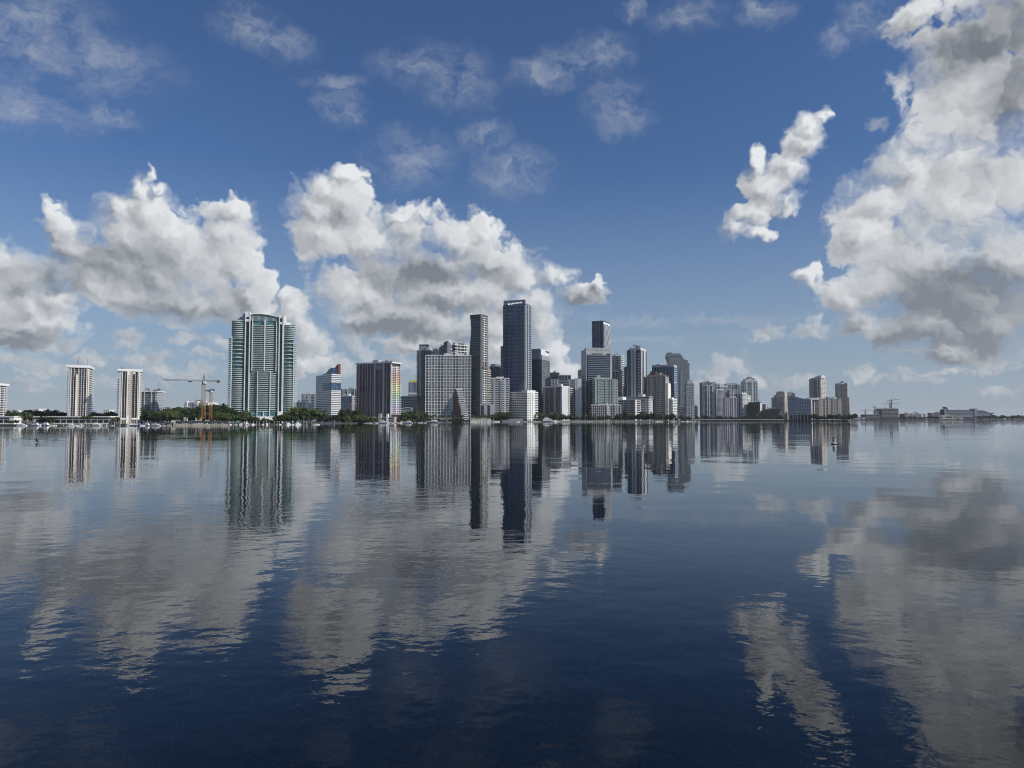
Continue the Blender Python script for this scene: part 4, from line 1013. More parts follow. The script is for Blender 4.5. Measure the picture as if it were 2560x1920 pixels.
# ---- behind and around the green block
t = Tower('balcony_tower', 'pale tower with rounded white balconies right of the perforated tower', 'tower', 1830, (1527, 1551, 1558), -22, 889, 'R')
t.body(G_GREY); n = 34
t.piers('F', t.cols('F', [(1530.5, 1533), (1535, 1537), (1539.5, 1541.5), (1545.5, 1547.2), (1549.3, 1550.6)]), LGREY, .6); t.slabs(n, LGREY, .5, .3)
t.slabs(n, WHITE, 1.3, 0, z0=6, name='balcony', box=(t.x1 - .5, t.x1 + 3, t.y0 - .5, t.y1)); t.pent(1530, 1541, 887.6, LGREY)
t = Tower('apartment_tower', 'grey apartment tower with a flat pale head below the rounded white balconies', 'tower', 1760, (1530, 1545, 1556), -25, 924, 'R')
t.body(G_NAVY); n = 26; t.slabs(n, OFFW, 1.3, 0, z0=5, z1=t.H - 5, name='balcony', box=(t.x1 - .5, t.x1 + 1.2, t.y0, t.y1)); t.piers('F', t.even('F', 4, .35), LGREY, .5); t.add('head', [(t.x0 - .5, t.x1 + .5, t.y0 - .8, t.y1 + .5, t.H - 5, t.H)], LGREY)
t = Tower('teal_tower', 'dark teal glass sliver of a tower left of the dish-topped tower', 'tower', 1900, (1556, 1572), 0, 917.5, 'F', dep=30)
t.body(G_DTEAL); t.slabs(30, CHAR, .5, .3)
t = Tower('green_block', 'pale green stepped apartment block among grey towers', 'building', 1660, (1480, 1488, 1545), 8, 948, 'L')
t.body(PALEGREEN); n = 15
t.windows('F', t.cols('F', [(1498.5, 1500), (1501, 1503), (1506, 1508), (1509.5, 1511.5), (1517, 1519), (1520.5, 1522.5), (1527, 1529.5), (1537, 1538.5), (1540.5, 1542)]), n, G_DTEAL, 2, t.H - 1, .5)
t.slabs(n, PALEGREEN, .6, 1.1, z0=2, z1=t.H - 4, name='balcony', box=(t.fx(1505), t.fx(1530), t.y0 - 1.2, t.y0 + 1))
t.piers('F', t.cols('F', [(1495.5, 1497.2), (1513.5, 1515), (1524.5, 1525.6), (1531, 1533.5), (1534.6, 1535.6)]), WHITE if False else PALEGREEN, 1.4)
t.roof(PALEGREEN, .9, .6); t.pent(1487, 1528, 944.2, PALEGREEN, zb=t.H + .9, yf=(.1, .8)); t.pent(1492.5, 1501.5, 937.5, PALEGREEN, zb=t.H + .9, yf=(.15, .6)); t.windows('L', t.even('L', 3, .4), n, G_DTEAL, 2, t.H - 2, .5)
t = Tower('dish_topped_tower', 'grey green tower carrying a tilted oval roof canopy', 'tower', 1720, (1567.5, 1602, 1617), -24, 874, 'R')
t.body(G_DTEAL, name='glass_wall'); n = 42
t.piers('F', t.cols('F', [(1578, 1582.2), (1584.6, 1590)]), LILAC, 1.2, name='wall_pier'); t.piers('F', t.cols('F', [(1568, 1569)]), GREY, .8)
t.slabs(n, DGREY, .8, .6, z0=6, z1=t.z(884), name='balcony'); t.slabs(n, LGREY, 1.0, 0, z0=6, z1=t.z(884), name='balcony', box=(t.fx(1595), t.fx(1601), t.y0 - 1.4, t.y0 + 1))
t.piers('R', t.cols('R', [(1602.4, 1603.6), (1606, 1607), (1610, 1613.5)]), LGREY, 1.0); t.slabs(n, GREY, 1.0, 0, z0=6, z1=t.z(884), name='balcony', box=(t.x1 - 3, t.x1 + 1, t.y1 - .5, t.y1 + 2.6)); t.piers('R', t.cols('R', [(1604.2, 1605.4), (1608, 1609.4)]), G_DARK, .5, name='window_strip')
t.add('crown', [(t.fx(1573), t.x1 - .5, t.y0 + 1, t.y1 - 4, t.H - .1, t.z(868.5))], LGREY)
ring = [(math.cos(i * math.pi / 12), math.sin(i * math.pi / 12)) for i in range(24)]
cx, cz_ = t.fx(1592, t.y0 + 6), t.z(866)
v = [(cx + 10 * a, t.y0 + 10 + 9 * b, cz_ + 1.5 - 2.2 * a + 2 * b + q) for q in (0, 2.2) for a, b in ring]
t.raw('dish_canopy', mesh_raw('dish_canopy', v, [tuple(range(24)), tuple(range(24, 48))] + [(i, (i + 1) % 24, 24 + (i + 1) % 24, 24 + i) for i in range(24)], DGREY)); t.add('canopy_stem', [(cx - 1, cx + 7, t.y0 + 6, t.y0 + 12, t.z(868.6), t.z(864.8))], GREY)

# ---- low waterfront row
t = Tower('cream_apartment_row', 'low pale apartment row with open balconies along the palm-lined waterfront', 'building', 1635, (1478.5, 1553), 0, 1013, 'F', dep=18)
t.body(BROWN); n = 6
t.slabs(n, LGREY, .9, .8, z0=3, z1=t.H - .4, name='floor_slab'); t.piers('F', t.even('F', 15, .22), LGREY, 1.1); t.piers('F', t.cols('F', [(1517, 1524), (1537.5, 1539), (1543, 1544.4), (1551, 1553)]), OFFW, 1.6, name='wall_pier'); t.reps('roof_turret', [(t.fx(p), t.fx(p + 4), t.y0 - .5, t.y1 - 6, t.H - .2, t.H + 1.8) for p in (1479, 1487, 1495, 1499, 1509, 1526, 1536, 1545)], WHITE); t.pent(1515, 1521, 1007, OFFW)
t = Tower('banded_block', 'long grey balconied slab block with a cream end shaft, right of the pale apartment row', 'building', 1665, (1508, 1588, 1603), -26, 1000, 'R')
t.body(G_DARK); n = 9
t.slabs(n, GREY, 2.1, .7, z0=2, z1=t.H, name='balcony'); t.piers('F', t.cols('F', [(1538, 1541), (1558, 1560), (1572, 1575)]), BLUEGREY, .9); t.add('end_wall', [(t.x1 - 1, t.x1 + 1.1, t.y0 - 1, t.y0 + 8, -2, t.H)], CREAM); t.add('end_wall', [(t.x1 - 1, t.x1 + 1.2, t.y1 - 9, t.y1, -2, t.H)], CREAM)
t.roof(BLUEGREY, 1.0, .5); t.pent(1539.5, 1557, 992, OFFW, zb=t.H + 1); t.pent(1506, 1514, 998, PALEGREEN, yf=(.2, .5))
t = Tower('white_slab_block', 'pale blue grey block with a double flat roof, right of the cream end shaft', 'building', 1700, (1568, 1622, 1638), -28, 997, 'R')
t.body(LGREY); n = 9
t.windows('F', t.cols('F', [(1603, 1605), (1606, 1608), (1609, 1612), (1617, 1619)]), n, G_NAVY, 3, t.H - 1, .5); t.windows('R', t.even('R', 5, .55), n, G_GREY, 3, t.H - 1, .5)
t.roof(LGREY, 1.2, 1.4); t.add('upper_storey', [(t.x0 + 2, t.x1 - 2, t.y0 + 1, t.y1 - 1, t.H + 1.2, t.H + 4)], G_NAVY); t.add('roof', [(t.x0 - 1.4, t.x1 + 1.4, t.y0 - 1.6, t.y1 + 1, t.H + 4, t.H + 5.6)], LGREY); t.pent(1595, 1607, 985.5, LILAC, zb=t.H + 5.5)

# ---- right end of the mainland
t = Tower('red_roofed_tower', 'beige apartment tower with dark red gabled roofs', 'tower', 1720, (1617, 1664, 1673), -28, 938, 'R')
t.body(SAND); n = 22
t.windows('F', t.even('F', 15, .58), n, G_DARK, 4, t.H - 2, .62); t.piers('F', t.cols('F', [(1621, 1624.5), (1636, 1641), (1661, 1664)]), DGREY, .7, z1=t.H - 6, name='window_strip')
t.windows('R', t.even('R', 3, .5), n, G_DARK, 4, t.H - 2, .5); t.slabs(n, CREAM, .8, 0, z0=8, z1=t.H - 14, name='balcony', box=(t.x1 - .5, t.x1 + 1.3, t.y1 - 8, t.y1 + 1))
y = t.y0 + 1
t.raw('red_roof', mesh_elev('red_roof', [(t.fx(1619), t.H), (t.fx(1640), t.H), (t.fx(1640), t.z(930)), (t.fx(1634), t.z(928)), (t.fx(1630), t.z(926.5)), (t.fx(1626), t.z(927)), (t.fx(1626), t.z(930))], y, t.y1 - 3, REDROOF)); t.add('chimney', [(t.fx(1627), t.fx(1627.8), y - .5, y + 1, t.H, t.z(929))], OFFW)
t.raw('red_roof', mesh_elev('red_roof', [(t.fx(1650), t.H), (t.fx(1668), t.H), (t.fx(1667), t.z(937)), (t.fx(1656), t.z(936)), (t.fx(1652), t.z(932.8))], y + 6, t.y1 - 3, REDROOF)); t.pent(1638, 1652, 932.5, SAND, yf=(0.02, .5)); t.roof(PEACH, .8, .5)
t.add('side_step', [(t.x1 - 6, t.x1 + 5, t.y0 + 4, t.y1 - 2, -2, t.z(958))], CREAM)
t = Tower('blue_glass_block', 'flat-topped blue glass office slab in front of the curved silver tower', 'tower', 1800, (1630.5, 1685, 1693), -26, 912, 'R')
t.body(G_BLUE, name='glass_wall'); n = 26
t.slabs(n, DGREY, .5, .2, name='floor_line'); t.piers('F', t.even('F', 7, .05), LGREY, .6, name='mullion'); t.add('roof_screen', [(t.x0 - .2, t.x1 + .2, t.y0 - .4, t.y1, t.z(916.5), t.H + .6)], GREY); t.slabs(n, LGREY, .9, 0, name='flank_band', box=(t.x1 - 1, t.x1 + .5, t.y0 + 1, t.y1)); t.add('belt', [(t.fx(1675), t.x1 + .9, t.y0 - .7, t.y1, t.z(956), t.z(955))], LGREY)
t = Tower('curved_silver_tower', 'silver glass tower whose right edge curves inward to a flat crown', 'tower', 1880, (1672, 1722), 0, 884, 'F', dep=32)
out_ = [(1672, 1052), (1674.5, 940), (1676.5, 912), (1673, 896), (1669.5, 891), (1672, 884.2), (1701, 884.2), (1706, 889), (1709.5, 897), (1713, 912), (1716.5, 932), (1719.3, 955), (1721, 985), (1722, 1052)]
t.raw('glass_wall', mesh_elev('glass_wall', [(t.fx(p), t.z(q)) for p, q in out_], t.y0, t.y1, G_SILVER))
n = 44; H_ = t.H
def span(z):
    q = [(t.z(b), t.fx(a)) for a, b in out_]
    lo = q[:6]; hi = q[6:][::-1]
    def at(L):
        for (za, xa_), (zb_, xb_) in zip(L, L[1:]):
            if za <= z <= zb_: return xa_ + (xb_ - xa_) * (z - za) / (zb_ - za)
        return L[-1][1]
    return at(lo), at(hi)
for i in range(n):
    z = 4 + (H_ - 6) / n * i
    a, b = span(z)
    t.add('floor_line', [(a + .3, b - .3, t.y0 - .25, t.y0 + .3, z - .5, z + .5)], DGREY)
t.add('dark_slot', [t.face('F', t.fx(1697.5), t.fx(1699), t.z(1017), t.z(930), .4)], G_NAVY); t.add('dark_slot', [t.face('F', t.fx(1699), t.fx(1701.5), t.z(927), t.z(924), .4)], G_DARK)
t.reps('mullion', [t.face('F', t.fx(p), t.fx(p + .5), 2, t.z(924), .35) for p in (1693, 1703.5, 1707.5)], LGREY)
t.reps('notch_balcony', [(t.fx(1666.5 + i * .8), t.fx(1676.5), t.y0 - 1, t.y0 + 14, t.z(896.5 + i * 2.6), t.z(895.4 + i * 2.6)) for i in range(6)], DGREY)
t.add('crown', [(t.fx(1671.5), t.fx(1702), t.y0 + .5, t.y1, H_ - .2, t.z(883.4))], DGREY); t.add('crown_band', [(t.fx(1670), t.fx(1705), t.y0 - .6, t.y0 + 2, t.z(891), t.z(889))], DGREY); t.add('roof_pad', [(t.fx(1673), t.fx(1682), t.y0 + 4, t.y1 - 6, H_ + .5, t.z(880.8))], DGREY)
t = Tower('grey_tower', 'grey tower with a stepped top just behind the curved silver tower', 'tower', 1980, (1708, 1721), 0, 900.5, 'F', dep=30)
t.body(G_GREY); t.slabs(36, GREY, .7, .3, name='floor_slab'); t.piers('F', t.even('F', 4, .12), GREY, .6); t.add('stepped_flank', [(t.x1 - .3, t.fx(1724.5), t.y0 + .5, t.y1, 0, t.z(907)), (t.fx(1724), t.fx(1726.5), t.y0 + .8, t.y1, 0, t.z(950))], G_GREY)
t = Tower('grey_green_tower', 'grey green apartment tower at the right end of the mainland skyline', 'tower', 1770, (1716, 1736), 0, 958.5, 'F', dep=26)
t.body(G_GREY); n = 22; t.slabs(n, GREY, .8, .4, name='balcony'); t.piers('F', t.even('F', 5, .2), LGREY, .7); t.add('belt', [(t.x0 - .8, t.x1 + .8, t.y0 - 1, t.y1, t.z(967.5), t.z(966.5))], OFFW); t.add('belt', [(t.x0 - .8, t.x1 + .8, t.y0 - 1, t.y1, t.z(1018), t.z(1017))], OFFW); t.pent(1719, 1732.5, 951, GREY, yf=(.1, .8))
t.reps('stair_arch', [(t.fx(1730), t.fx(1735), t.y0 - 1.2, t.y0 + 1, t.z(1021.5 + 4 * i), t.z(1020.5 + 4 * i)) for i in range(6)], OFFW)
t = Tower('white_balcony_block', 'brilliant white balconied block in front of the red-roofed tower', 'building', 1690, (1672, 1681.5, 1691.5), -40, 998.5, 'R')
t.body(G_DARK); n = 13; t.slabs(n, WHITE, 2.1, .9, z0=2, z1=t.H, name='balcony'); t.piers('F', t.even('F', 2, .16), WHITE, 1.1); t.piers('R', t.even('R', 3, .12), WHITE, 1.1); t.roof(WHITE, 1.0, .6); t.pent(1673, 1680, 994.5, WHITE)
t = Tower('low_office', 'low grey office podium below the curved silver tower', 'building', 1830, (1690, 1722), 0, 1017.5, 'F', dep=20)
t.body(G_GREY); t.slabs(8, BLUEGREY, .8, .4); t.roof(OFFW, .8, .5)
t = lowblock((1736.5, 1744.5), 1015.5, 2300, 'small grey tower alone in the gap between mainland and island', BLUEGREY, 10, 3)
t.piers('F', t.cols('F', [(1741.5, 1742.6)]), OFFW, .6)
# ================================================================== ISLAND
DI = 2150
def itower(name, lab, cat, px, top, D, th, mode, mat, n, bands=None, band_out=.5, band_th=.9, cols=(), pier=None, rcols=(), rmat=None, dep=None, gl=None, bandmat=None):
    t = Tower(name, lab, cat, D, px, th, top, mode, dep=dep)
    t.body(gl or mat, name='glass_wall' if gl else 'wall')
    if bandmat: t.slabs(n, bandmat, band_th, band_out)
    if cols: t.piers('F', t.cols('F', cols), pier or LGREY, .9)
    if rcols: t.piers('R', t.cols('R', rcols), rmat or OFFW, 1.0)
    return t
t = itower('dark_slab_tower', 'dark grey slab tower at the left end of the island cluster', 'tower', (1756, 1788), 955.5, 2500, 0, 'F', DGREY, 30, cols=[(1756, 1758.5)], pier=GREY, dep=36)
t.windows('F', t.even('F', 10, .4), 12, G_NAVY, t.z(1035), t.z(972), .6); t.add('head', [(t.x0 - .3, t.x1 + .3, t.y0 - .6, t.y0 + 2, t.z(969), t.H)], DGREY)
t = itower('island_tower', 'blue grey island tower with two tall white fins, second from the left', 'tower', (1762, 1786), 964.5, 2330, 0, 'F', BLUEGREY, 28, bandmat=BLUEGREY, gl=G_NAVY, cols=[(1767.5, 1769.5), (1772, 1774.5), (1781, 1784)], pier=LGREY, dep=28); t.pent(1769, 1784, 962, GREY)
t = itower('island_tower', 'lilac grey island tower with a stepped head behind the finned one', 'tower', (1778, 1799.5), 959, 2480, 0, 'F', LILAC, 30, dep=28, cols=[(1786, 1787), (1791, 1795)], pier=GREY)
t.windows('F', t.cols('F', [(1779.5, 1781), (1787.5, 1790), (1795.5, 1798)]), 26, G_NAVY, 3, t.H - 4, .6)
t = itower('island_tower', 'white gridded island tower with two stepped shoulders at the middle of the cluster', 'tower', (1791, 1813), 974.5, 2260, 0, 'F', OFFW, 26, dep=26, gl=G_NAVY, bandmat=OFFW, band_th=1.2, cols=[(1791 + 3 * i, 1792 + 3 * i) for i in range(8)], pier=OFFW); t.pent(1792, 1812, 973.2, WHITE)
t.add('shoulder', [(t.fx(1786), t.x0, t.y0 + 1, t.y1, -2, t.z(979))], LILAC); t.windows('F', [(t.fx(1787), t.fx(1788.5)), (t.fx(1789.5), t.fx(1790.5))], 22, G_NAVY, 3, t.z(981), .6, -.8)
t = Tower('crowned_tower', 'island tower topped by white pointed crown fins', 'tower', 2420, (1799, 1818), 0, 968, 'F', dep=24)
t.body(BLUEGREY)
for p, q, r in ((1800.5, 1802.5, 958), (1805, 1806.5, 958.5), (1808.5, 1811, 957.5), (1811.5, 1813, 961)):
    t.raw('crown_fin', mesh_elev('crown_fin', [(t.fx(p), t.H - .2), (t.fx(q + 1.5), t.H - .2), (t.fx(q), t.z(r + 3)), (t.fx(p), t.z(r))], t.y0 + 1, t.y0 + 5, WHITE))
t.pent(1814, 1821, 964, WHITE, name='white_block'); t.piers('F', t.even('F', 4, .3), GREY, .6)
t = itower('gabled_tower', 'grey island tower with a low glazed gable roof', 'tower', (1818, 1843.5), 962.5, 2450, 0, 'F', BLUEGREY, 26, dep=26, gl=G_GREY, cols=[(1828, 1830), (1833, 1834.5), (1837, 1839)], pier=LGREY)
t.raw('gable_roof', mesh_elev('gable_roof', [(t.x0 - .5, t.H), (t.x1 + .5, t.H), (t.x1 + .5, t.z(960)), (t.fx(1840), t.z(957.8)), (t.fx(1830), t.z(957.3)), (t.fx(1812), t.z(959.5))], t.y0 - .5, t.y1, GREY))
t = itower('island_tower', 'brown grey gridded island tower in front of the crowned one', 'tower', (1813, 1824.5), 969.5, 2280, 0, 'F', GREY, 26, gl=G_GREY, bandmat=GREY, cols=[(1813 + 2.9 * i, 1814 + 2.9 * i) for i in range(4)], pier=GREY, dep=26)
t = itower('island_tower', 'white topped island tower right of the brown grey gridded one', 'tower', (1824.5, 1843.5), 975, 2270, 0, 'F', OFFW, 24, gl=G_NAVY, bandmat=OFFW, band_th=1.1, cols=[(1824.5, 1826), (1829, 1830), (1833.5, 1835.5), (1839, 1840), (1842.5, 1843.5)], pier=OFFW, dep=24)
t = itower('island_tower', 'lower lilac front tower of the island cluster with grey fins, standing at the seawall', 'tower', (1813, 1842), 994.5, 2180, 0, 'F', LILAC, 22, gl=G_NAVY, bandmat=LILAC, band_th=.8, cols=[(1813, 1814), (1816.5, 1819), (1821.5, 1824), (1828, 1829), (1832, 1836), (1840.5, 1842)], pier=LILAC, dep=22); t.pent(1826, 1841, 990.5, GREY)
t = itower('island_tower', 'blue grey island tower just left of the bright white one', 'tower', (1841, 1852), 985, 2200, 0, 'F', BLUEGREY, 24, gl=G_NAVY, cols=[(1844, 1847), (1849.5, 1851)], pier=LILAC, dep=22)
t = itower('island_tower', 'bright white gridded island tower, tallest of the white pair', 'tower', (1851, 1856, 1867), 984.5, 2190, -55, 'R', OFFW, 20, gl=G_DARK, bandmat=OFFW, band_th=1.2); t.piers('R', t.even('R', 4, .36), WHITE, .9); t.piers('F', t.even('F', 2, .3), OFFW, .9); t.roof(WHITE, 1.8, .6)
t = itower('island_tower', 'shorter bright white island tower beside the tallest white one', 'tower', (1865.5, 1868, 1878), 990, 2210, -55, 'R', OFFW, 18, gl=G_DARK, bandmat=WHITE, band_th=1.2); t.piers('R', t.even('R', 4, .42), WHITE, .9); t.roof(WHITE, 1.2, .6)
t = itower('pagoda_topped_tower', 'grey green island tower with a curved gable and stepped shoulders', 'tower', (1860, 1894), 953, 2420, 0, 'F', GREY, 26, gl=G_TEAL, bandmat=LGREY, band_th=.8, cols=[(1866, 1868.5), (1879.5, 1884), (1888, 1889.5), (1892.5, 1894)], pier=LGREY, dep=28)
y = t.y0 - .6
t.raw('curved_gable', mesh_elev('curved_gable', [(t.fx(1863.5), t.H - 2), (t.fx(1888), t.H - 2), (t.fx(1888), t.z(947.5)), (t.fx(1882), t.z(946)), (t.fx(1878.5), t.z(943.5)), (t.fx(1876.5), t.z(942.2)), (t.fx(1874.5), t.z(943.5)), (t.fx(1871), t.z(946.5)), (t.fx(1863.5), t.z(948.5))], y, t.y1 - 4, LGREY))
t.raw('gable_edge', mesh_elev('gable_edge', [(t.fx(1863), t.z(949.2)), (t.fx(1871), t.z(947.2)), (t.fx(1874.5), t.z(944.4)), (t.fx(1876.5), t.z(943)), (t.fx(1878.5), t.z(944.4)), (t.fx(1882), t.z(946.8)), (t.fx(1888.5), t.z(948.4)), (t.fx(1888.5), t.z(947)), (t.fx(1882), t.z(945.4)), (t.fx(1878.5), t.z(942.9)), (t.fx(1876.5), t.z(941.6)), (t.fx(1874.5), t.z(942.9)), (t.fx(1871), t.z(945.9)), (t.fx(1863), t.z(947.9))], y - .5, t.y1 - 3, DGREY))
t.add('shoulder', [(t.fx(1888), t.fx(1893), t.y0 + 2, t.y1, t.H - 1, t.z(951))], LGREY); t.add('shoulder', [(t.x1, t.fx(1897), t.y0 + 4, t.y1, 0, t.z(958))], GREY); t.slabs(22, OFFW, .7, 0, name='balcony', box=(t.fx(1889.5), t.fx(1892.5), t.y0 - 1.2, t.y0 + 1))
t = itower('island_tower', 'slim grey slab left of the pagoda-topped tower', 'tower', (1848.5, 1861), 962, 2500, 0, 'F', GREY, 20, gl=G_GREY, cols=[(1848.5, 1849.5), (1851.5, 1855)], pier=LGREY, dep=24)
t = Tower('glass_office', 'dark green mirrored office block with a white flank', 'building', 2170, (1871, 1899, 1906), -34, 1005.5, 'R')
t.body(wall('mottled_glass', (.05, .07, .065), .5, .15), name='glass_wall'); t.piers('F', t.even('F', 10, .05), DGREY, .3, name='mullion'); t.slabs(8, DGREY, .4, .2, name='floor_line'); t.add('white_flank', [(t.x1 - .6, t.x1 + .5, t.y0 + 6, t.y1, 0, t.H - 2)], LGREY); t.add('back_block', [(t.x1 - 2, t.x1 + 9, t.y1 - 2, t.y1 + 9, 0, t.z(1010))], DGREY)
t = Tower('villa', 'low grey roofed building among the island trees right of the mirrored office block', 'building', 2160, (1915, 1951), 0, 1022.5, 'F', dep=30)
t.body(BROWN); t.pent(1927, 1942, 1018.8, LGREY); t.windows('F', t.even('F', 5, .5), 2, G_DARK, 2, t.H - 1, .5); t.add('pediment', [(t.fx(1949), t.fx(1957), t.y0 - 1, t.y1 - 6, -1, t.z(1028))], LGREY)
t = Tower('low_hall', 'dull reddish low hall with white sun sails left of the villa on the island', 'building', 2170, (1896, 1932), 0, 1028, 'F', dep=24)
t.body(MAROON)
for p, q in ((1899, 1029), (1908, 1030), (1888, 1036)):
    t.raw('sun_sail', mesh_elev('sun_sail', [(t.fx(p), t.z(q + 2.4)), (t.fx(p + 6), t.z(q)), (t.fx(p + 6.5), t.z(q + 1))], t.y0 - 4, t.y0 - 3, OFFW))
# cream hotel group
t = Tower('arched_condo', 'peach condo tower with an arched top and sunlit right edge, left of the curved hotel', 'tower', 2200, (1929, 1962, 1968.5), -34, 993, 'R')
t.body(PEACH); n = 20
t.windows('F', t.cols('F', [(1930, 1931.5), (1933, 1934), (1936, 1937.2), (1939, 1940.5), (1942.5, 1944)]), n, G_DARK, 3, t.H - 1, .62)
t.add('shaft', [(t.fx(1935), t.x1 - .2, t.y0 - .3, t.y1 - 2, t.H - .4, t.z(987.5))], PEACH); t.add('shaft', [(t.fx(1941), t.fx(1962.5), t.y0 - .6, t.y1 - 4, t.H - .2, t.z(980.5))], PEACH); t.pent(1944, 1960, 978.6, SAND, zb=t.z(981))
t.piers('F', t.cols('F', [(1946, 1947.5), (1958.5, 1961)]), PEACH, 1.4, z1=t.z(988)); t.slabs(n, CREAM, .9, 0, z0=3, z1=t.z(993), name='balcony', box=(t.fx(1947.5), t.fx(1958.5), t.y0 - 1.1, t.y0 + 1)); t.piers('F', t.cols('F', [(1947.5, 1958.5)]), G_GREY, .5, z1=t.z(990), name='glass_bay')
ar = [(t.fx(1952.7) + (t.fx(1960.5) - t.fx(1952.7)) * math.cos(i * math.pi / 10), t.z(990.5) + (t.z(984.5) - t.z(990.5)) * math.sin(i * math.pi / 10)) for i in range(11)]
t.raw('arch', mesh_elev('arch', ar + [(t.fx(1952.7) + (x - t.fx(1952.7)) * .84, t.z(990.5) + (z - t.z(990.5)) * .8) for x, z in ar[::-1]], t.y0 - 1.7, t.y0 + .5, CREAM))
t.slabs(n, PEACH, .9, 0, z0=3, z1=t.H, name='balcony', box=(t.x1 - 1, t.x1 + 1.2, t.y0 + 2, t.y1)); t.piers('R', t.even('R', 2, .3), CREAM, 1.3)
t = Tower('stepped_condo', 'peach stepped condo block behind the curved hotel', 'tower', 2380, (1960, 1988), 0, 984, 'F', dep=26)
t.body(PEACH); t.windows('F', t.even('F', 9, .45), 14, G_DARK, t.z(1030), t.H - 1, .5); t.pent(1975, 1985, 981.8, PEACH)
t = Tower('curved_hotel', 'blue grey hotel with square windows and a sweeping sloped roof, raised on tall columns', 'building', 2110, (1968.5, 2028.5, 2033), -26, 998.5, 'R', dep=30)
zb = t.z(1036.5)
HOT = wall('hotel_blue_grey', (.36, .40, .47))
roofl = [(1968.5, 989.5), (1975, 990.5), (1985, 992), (1996, 993.6), (2008, 996.5), (2018, 998), (2033, 998.5)]
t.raw('wall', mesh_elev('wall', [(t.x0, zb), (t.x1, zb)] + [(min(t.x1, t.fx(p)), t.z(q)) for p, q in roofl[::-1]], t.y0, t.y1, HOT))
t.raw('sloping_roof', mesh_elev('sloping_roof', [(t.fx(1978), t.z(991.3)), (t.fx(2000), t.z(995.2)), (t.fx(2012), t.z(997.6)), (t.fx(2012), t.z(997)), (t.fx(2000), t.z(994.2)), (t.fx(1990), t.z(990.8)), (t.fx(1985), t.z(990))], t.y0 - 2, t.y1, OFFW))
t.windows('F', t.cols('F', [(1972 + 1.9 * i, 1973.4 + 1.9 * i) for i in range(10)]), 10, G_NAVY, zb + 1, t.z(996), .4, cap=50)
t.windows('F', t.cols('F', [(1993.5, 1995), (1997.2, 1998.8), (2001, 2003), (2005.4, 2007.4), (2009.6, 2011.6), (2013.8, 2015.6), (2018.4, 2020), (2022, 2023.6)]), 10, G_NAVY, zb + 1, t.z(1000), .55, cap=50)
t.add('end_wall', [(t.x1 - .4, t.x1 + .9, t.y0 - .6, t.y1, t.z(1049), t.z(999))], WHITE); t.add('base', [(t.x0 + 4, t.fx(1993), t.y0 + 2, t.y1, -2, zb - .3)], G_NAVY); t.add('undercroft', [(t.fx(1993), t.x1 - 2, t.y0 + 8, t.y1, -2, zb - .2)], CHAR)
t.reps('column', [(t.fx(p) - .8, t.fx(p) + .8, t.y0 + .6, t.y0 + 2.2, -2, zb) for p in (1982, 1993, 2001.5, 2010, 2019, 2027.5)], LGREY)
t = Tower('slab_roofed_block', 'low block under a broad flat roof slab right of the curved hotel', 'building', 2170, (2033, 2046), 0, 999.5, 'F', dep=30)
t.body(BROWN); t.piers('F', t.cols('F', [(2034.8, 2037)]), OFFW, 1.0); t.add('roof_slab', [(t.fx(2023), t.fx(2046), t.y0 - 4, t.y1, t.H, t.z(994.5))], OFFW); t.slabs(12, LILAC, .7, .4, name='balcony')
t = Tower('round_topped_tower', 'tall sand coloured island tower with a raised curved cap, behind the curved hotel', 'tower', 2350, (2023.5, 2052, 2064.5), -42, 947, 'R')
t.body(SAND, name='wall'); n = 30
t.windows('F', t.cols('F', [(2025, 2026), (2028, 2029.5), (2031, 2032), (2046, 2048)]), n, G_DARK, 30, t.H - 2, .62); t.piers('F', t.cols('F', [(2035, 2038), (2039.5, 2042.5)]), G_NAVY, .5, z1=t.H - 3, name='glass_bay'); t.slabs(n, LILAC, .8, 0, z0=10, name='balcony', box=(t.fx(2034), t.fx(2043.5), t.y0 - 1.0, t.y0 + 1)); t.piers('F', t.cols('F', [(2043.3, 2044.8)]), OFFW, 1.3)
t.slabs(n, CREAM, .9, 0, z0=10, name='balcony', box=(t.x1 - 1, t.x1 + 1.3, t.y0 + 1, t.y1 + 2)); t.piers('R', t.even('R', 3, .3), PEACH, 1.0)
t.add('step', [(t.fx(2027), t.x1 - 1, t.y0 + .3, t.y1 - 2, t.H - .4, t.z(944.5))], SAND); t.raw('cap', mesh_elev('cap', [(t.fx(2034), t.z(945)), (t.fx(2054), t.z(945)), (t.fx(2054), t.z(938)), (t.fx(2046), t.z(939)), (t.fx(2040), t.z(941))], t.y0 + 1, t.y1 - 8, LGREY))
t = Tower('terrace_apartments', 'long brownish apartment row between the slab-roofed block and the domed tower', 'building', 2200, (2041, 2104), 0, 996.5, 'F', dep=26)
t.body(SAND); n = 14
t.windows('F', t.cols('F', [(2043, 2044.5), (2049, 2050.5), (2052, 2053), (2058, 2060), (2065.5, 2069), (2074.5, 2076), (2078, 2080), (2085.5, 2086.5), (2091.5, 2093), (2097, 2098.5)]), n, G_DARK, 3, t.H - 1, .55); t.piers('F', t.cols('F', [(2047, 2048), (2062, 2065), (2070, 2072), (2083, 2085), (2095, 2096.5)]), PEACH, 1.0); t.slabs(n, LILAC, .7, .5, name='balcony', box=(t.fx(2079), t.fx(2092), t.y0 - .9, t.y0 + 1))
t.pent(2045, 2054, 993.6, GREY); t.pent(2071, 2077, 992.3, GREY)
for p in (2080.5, 2089): t.raw('roof_arch', mesh_elev('roof_arch', [(t.fx(p) + 5 * math.cos(i * math.pi / 8), t.H - .2 + 5.5 * math.sin(i * math.pi / 8)) for i in range(9)], t.y0 + .5, t.y1 - 6, GREY if p < 2085 else OFFW))
t = Tower('domed_tower', 'sand grey tower at the right end of the island with white roof arches', 'tower', 2230, (2088.5, 2119.5, 2122.5), -30, 960, 'R', dep=28)
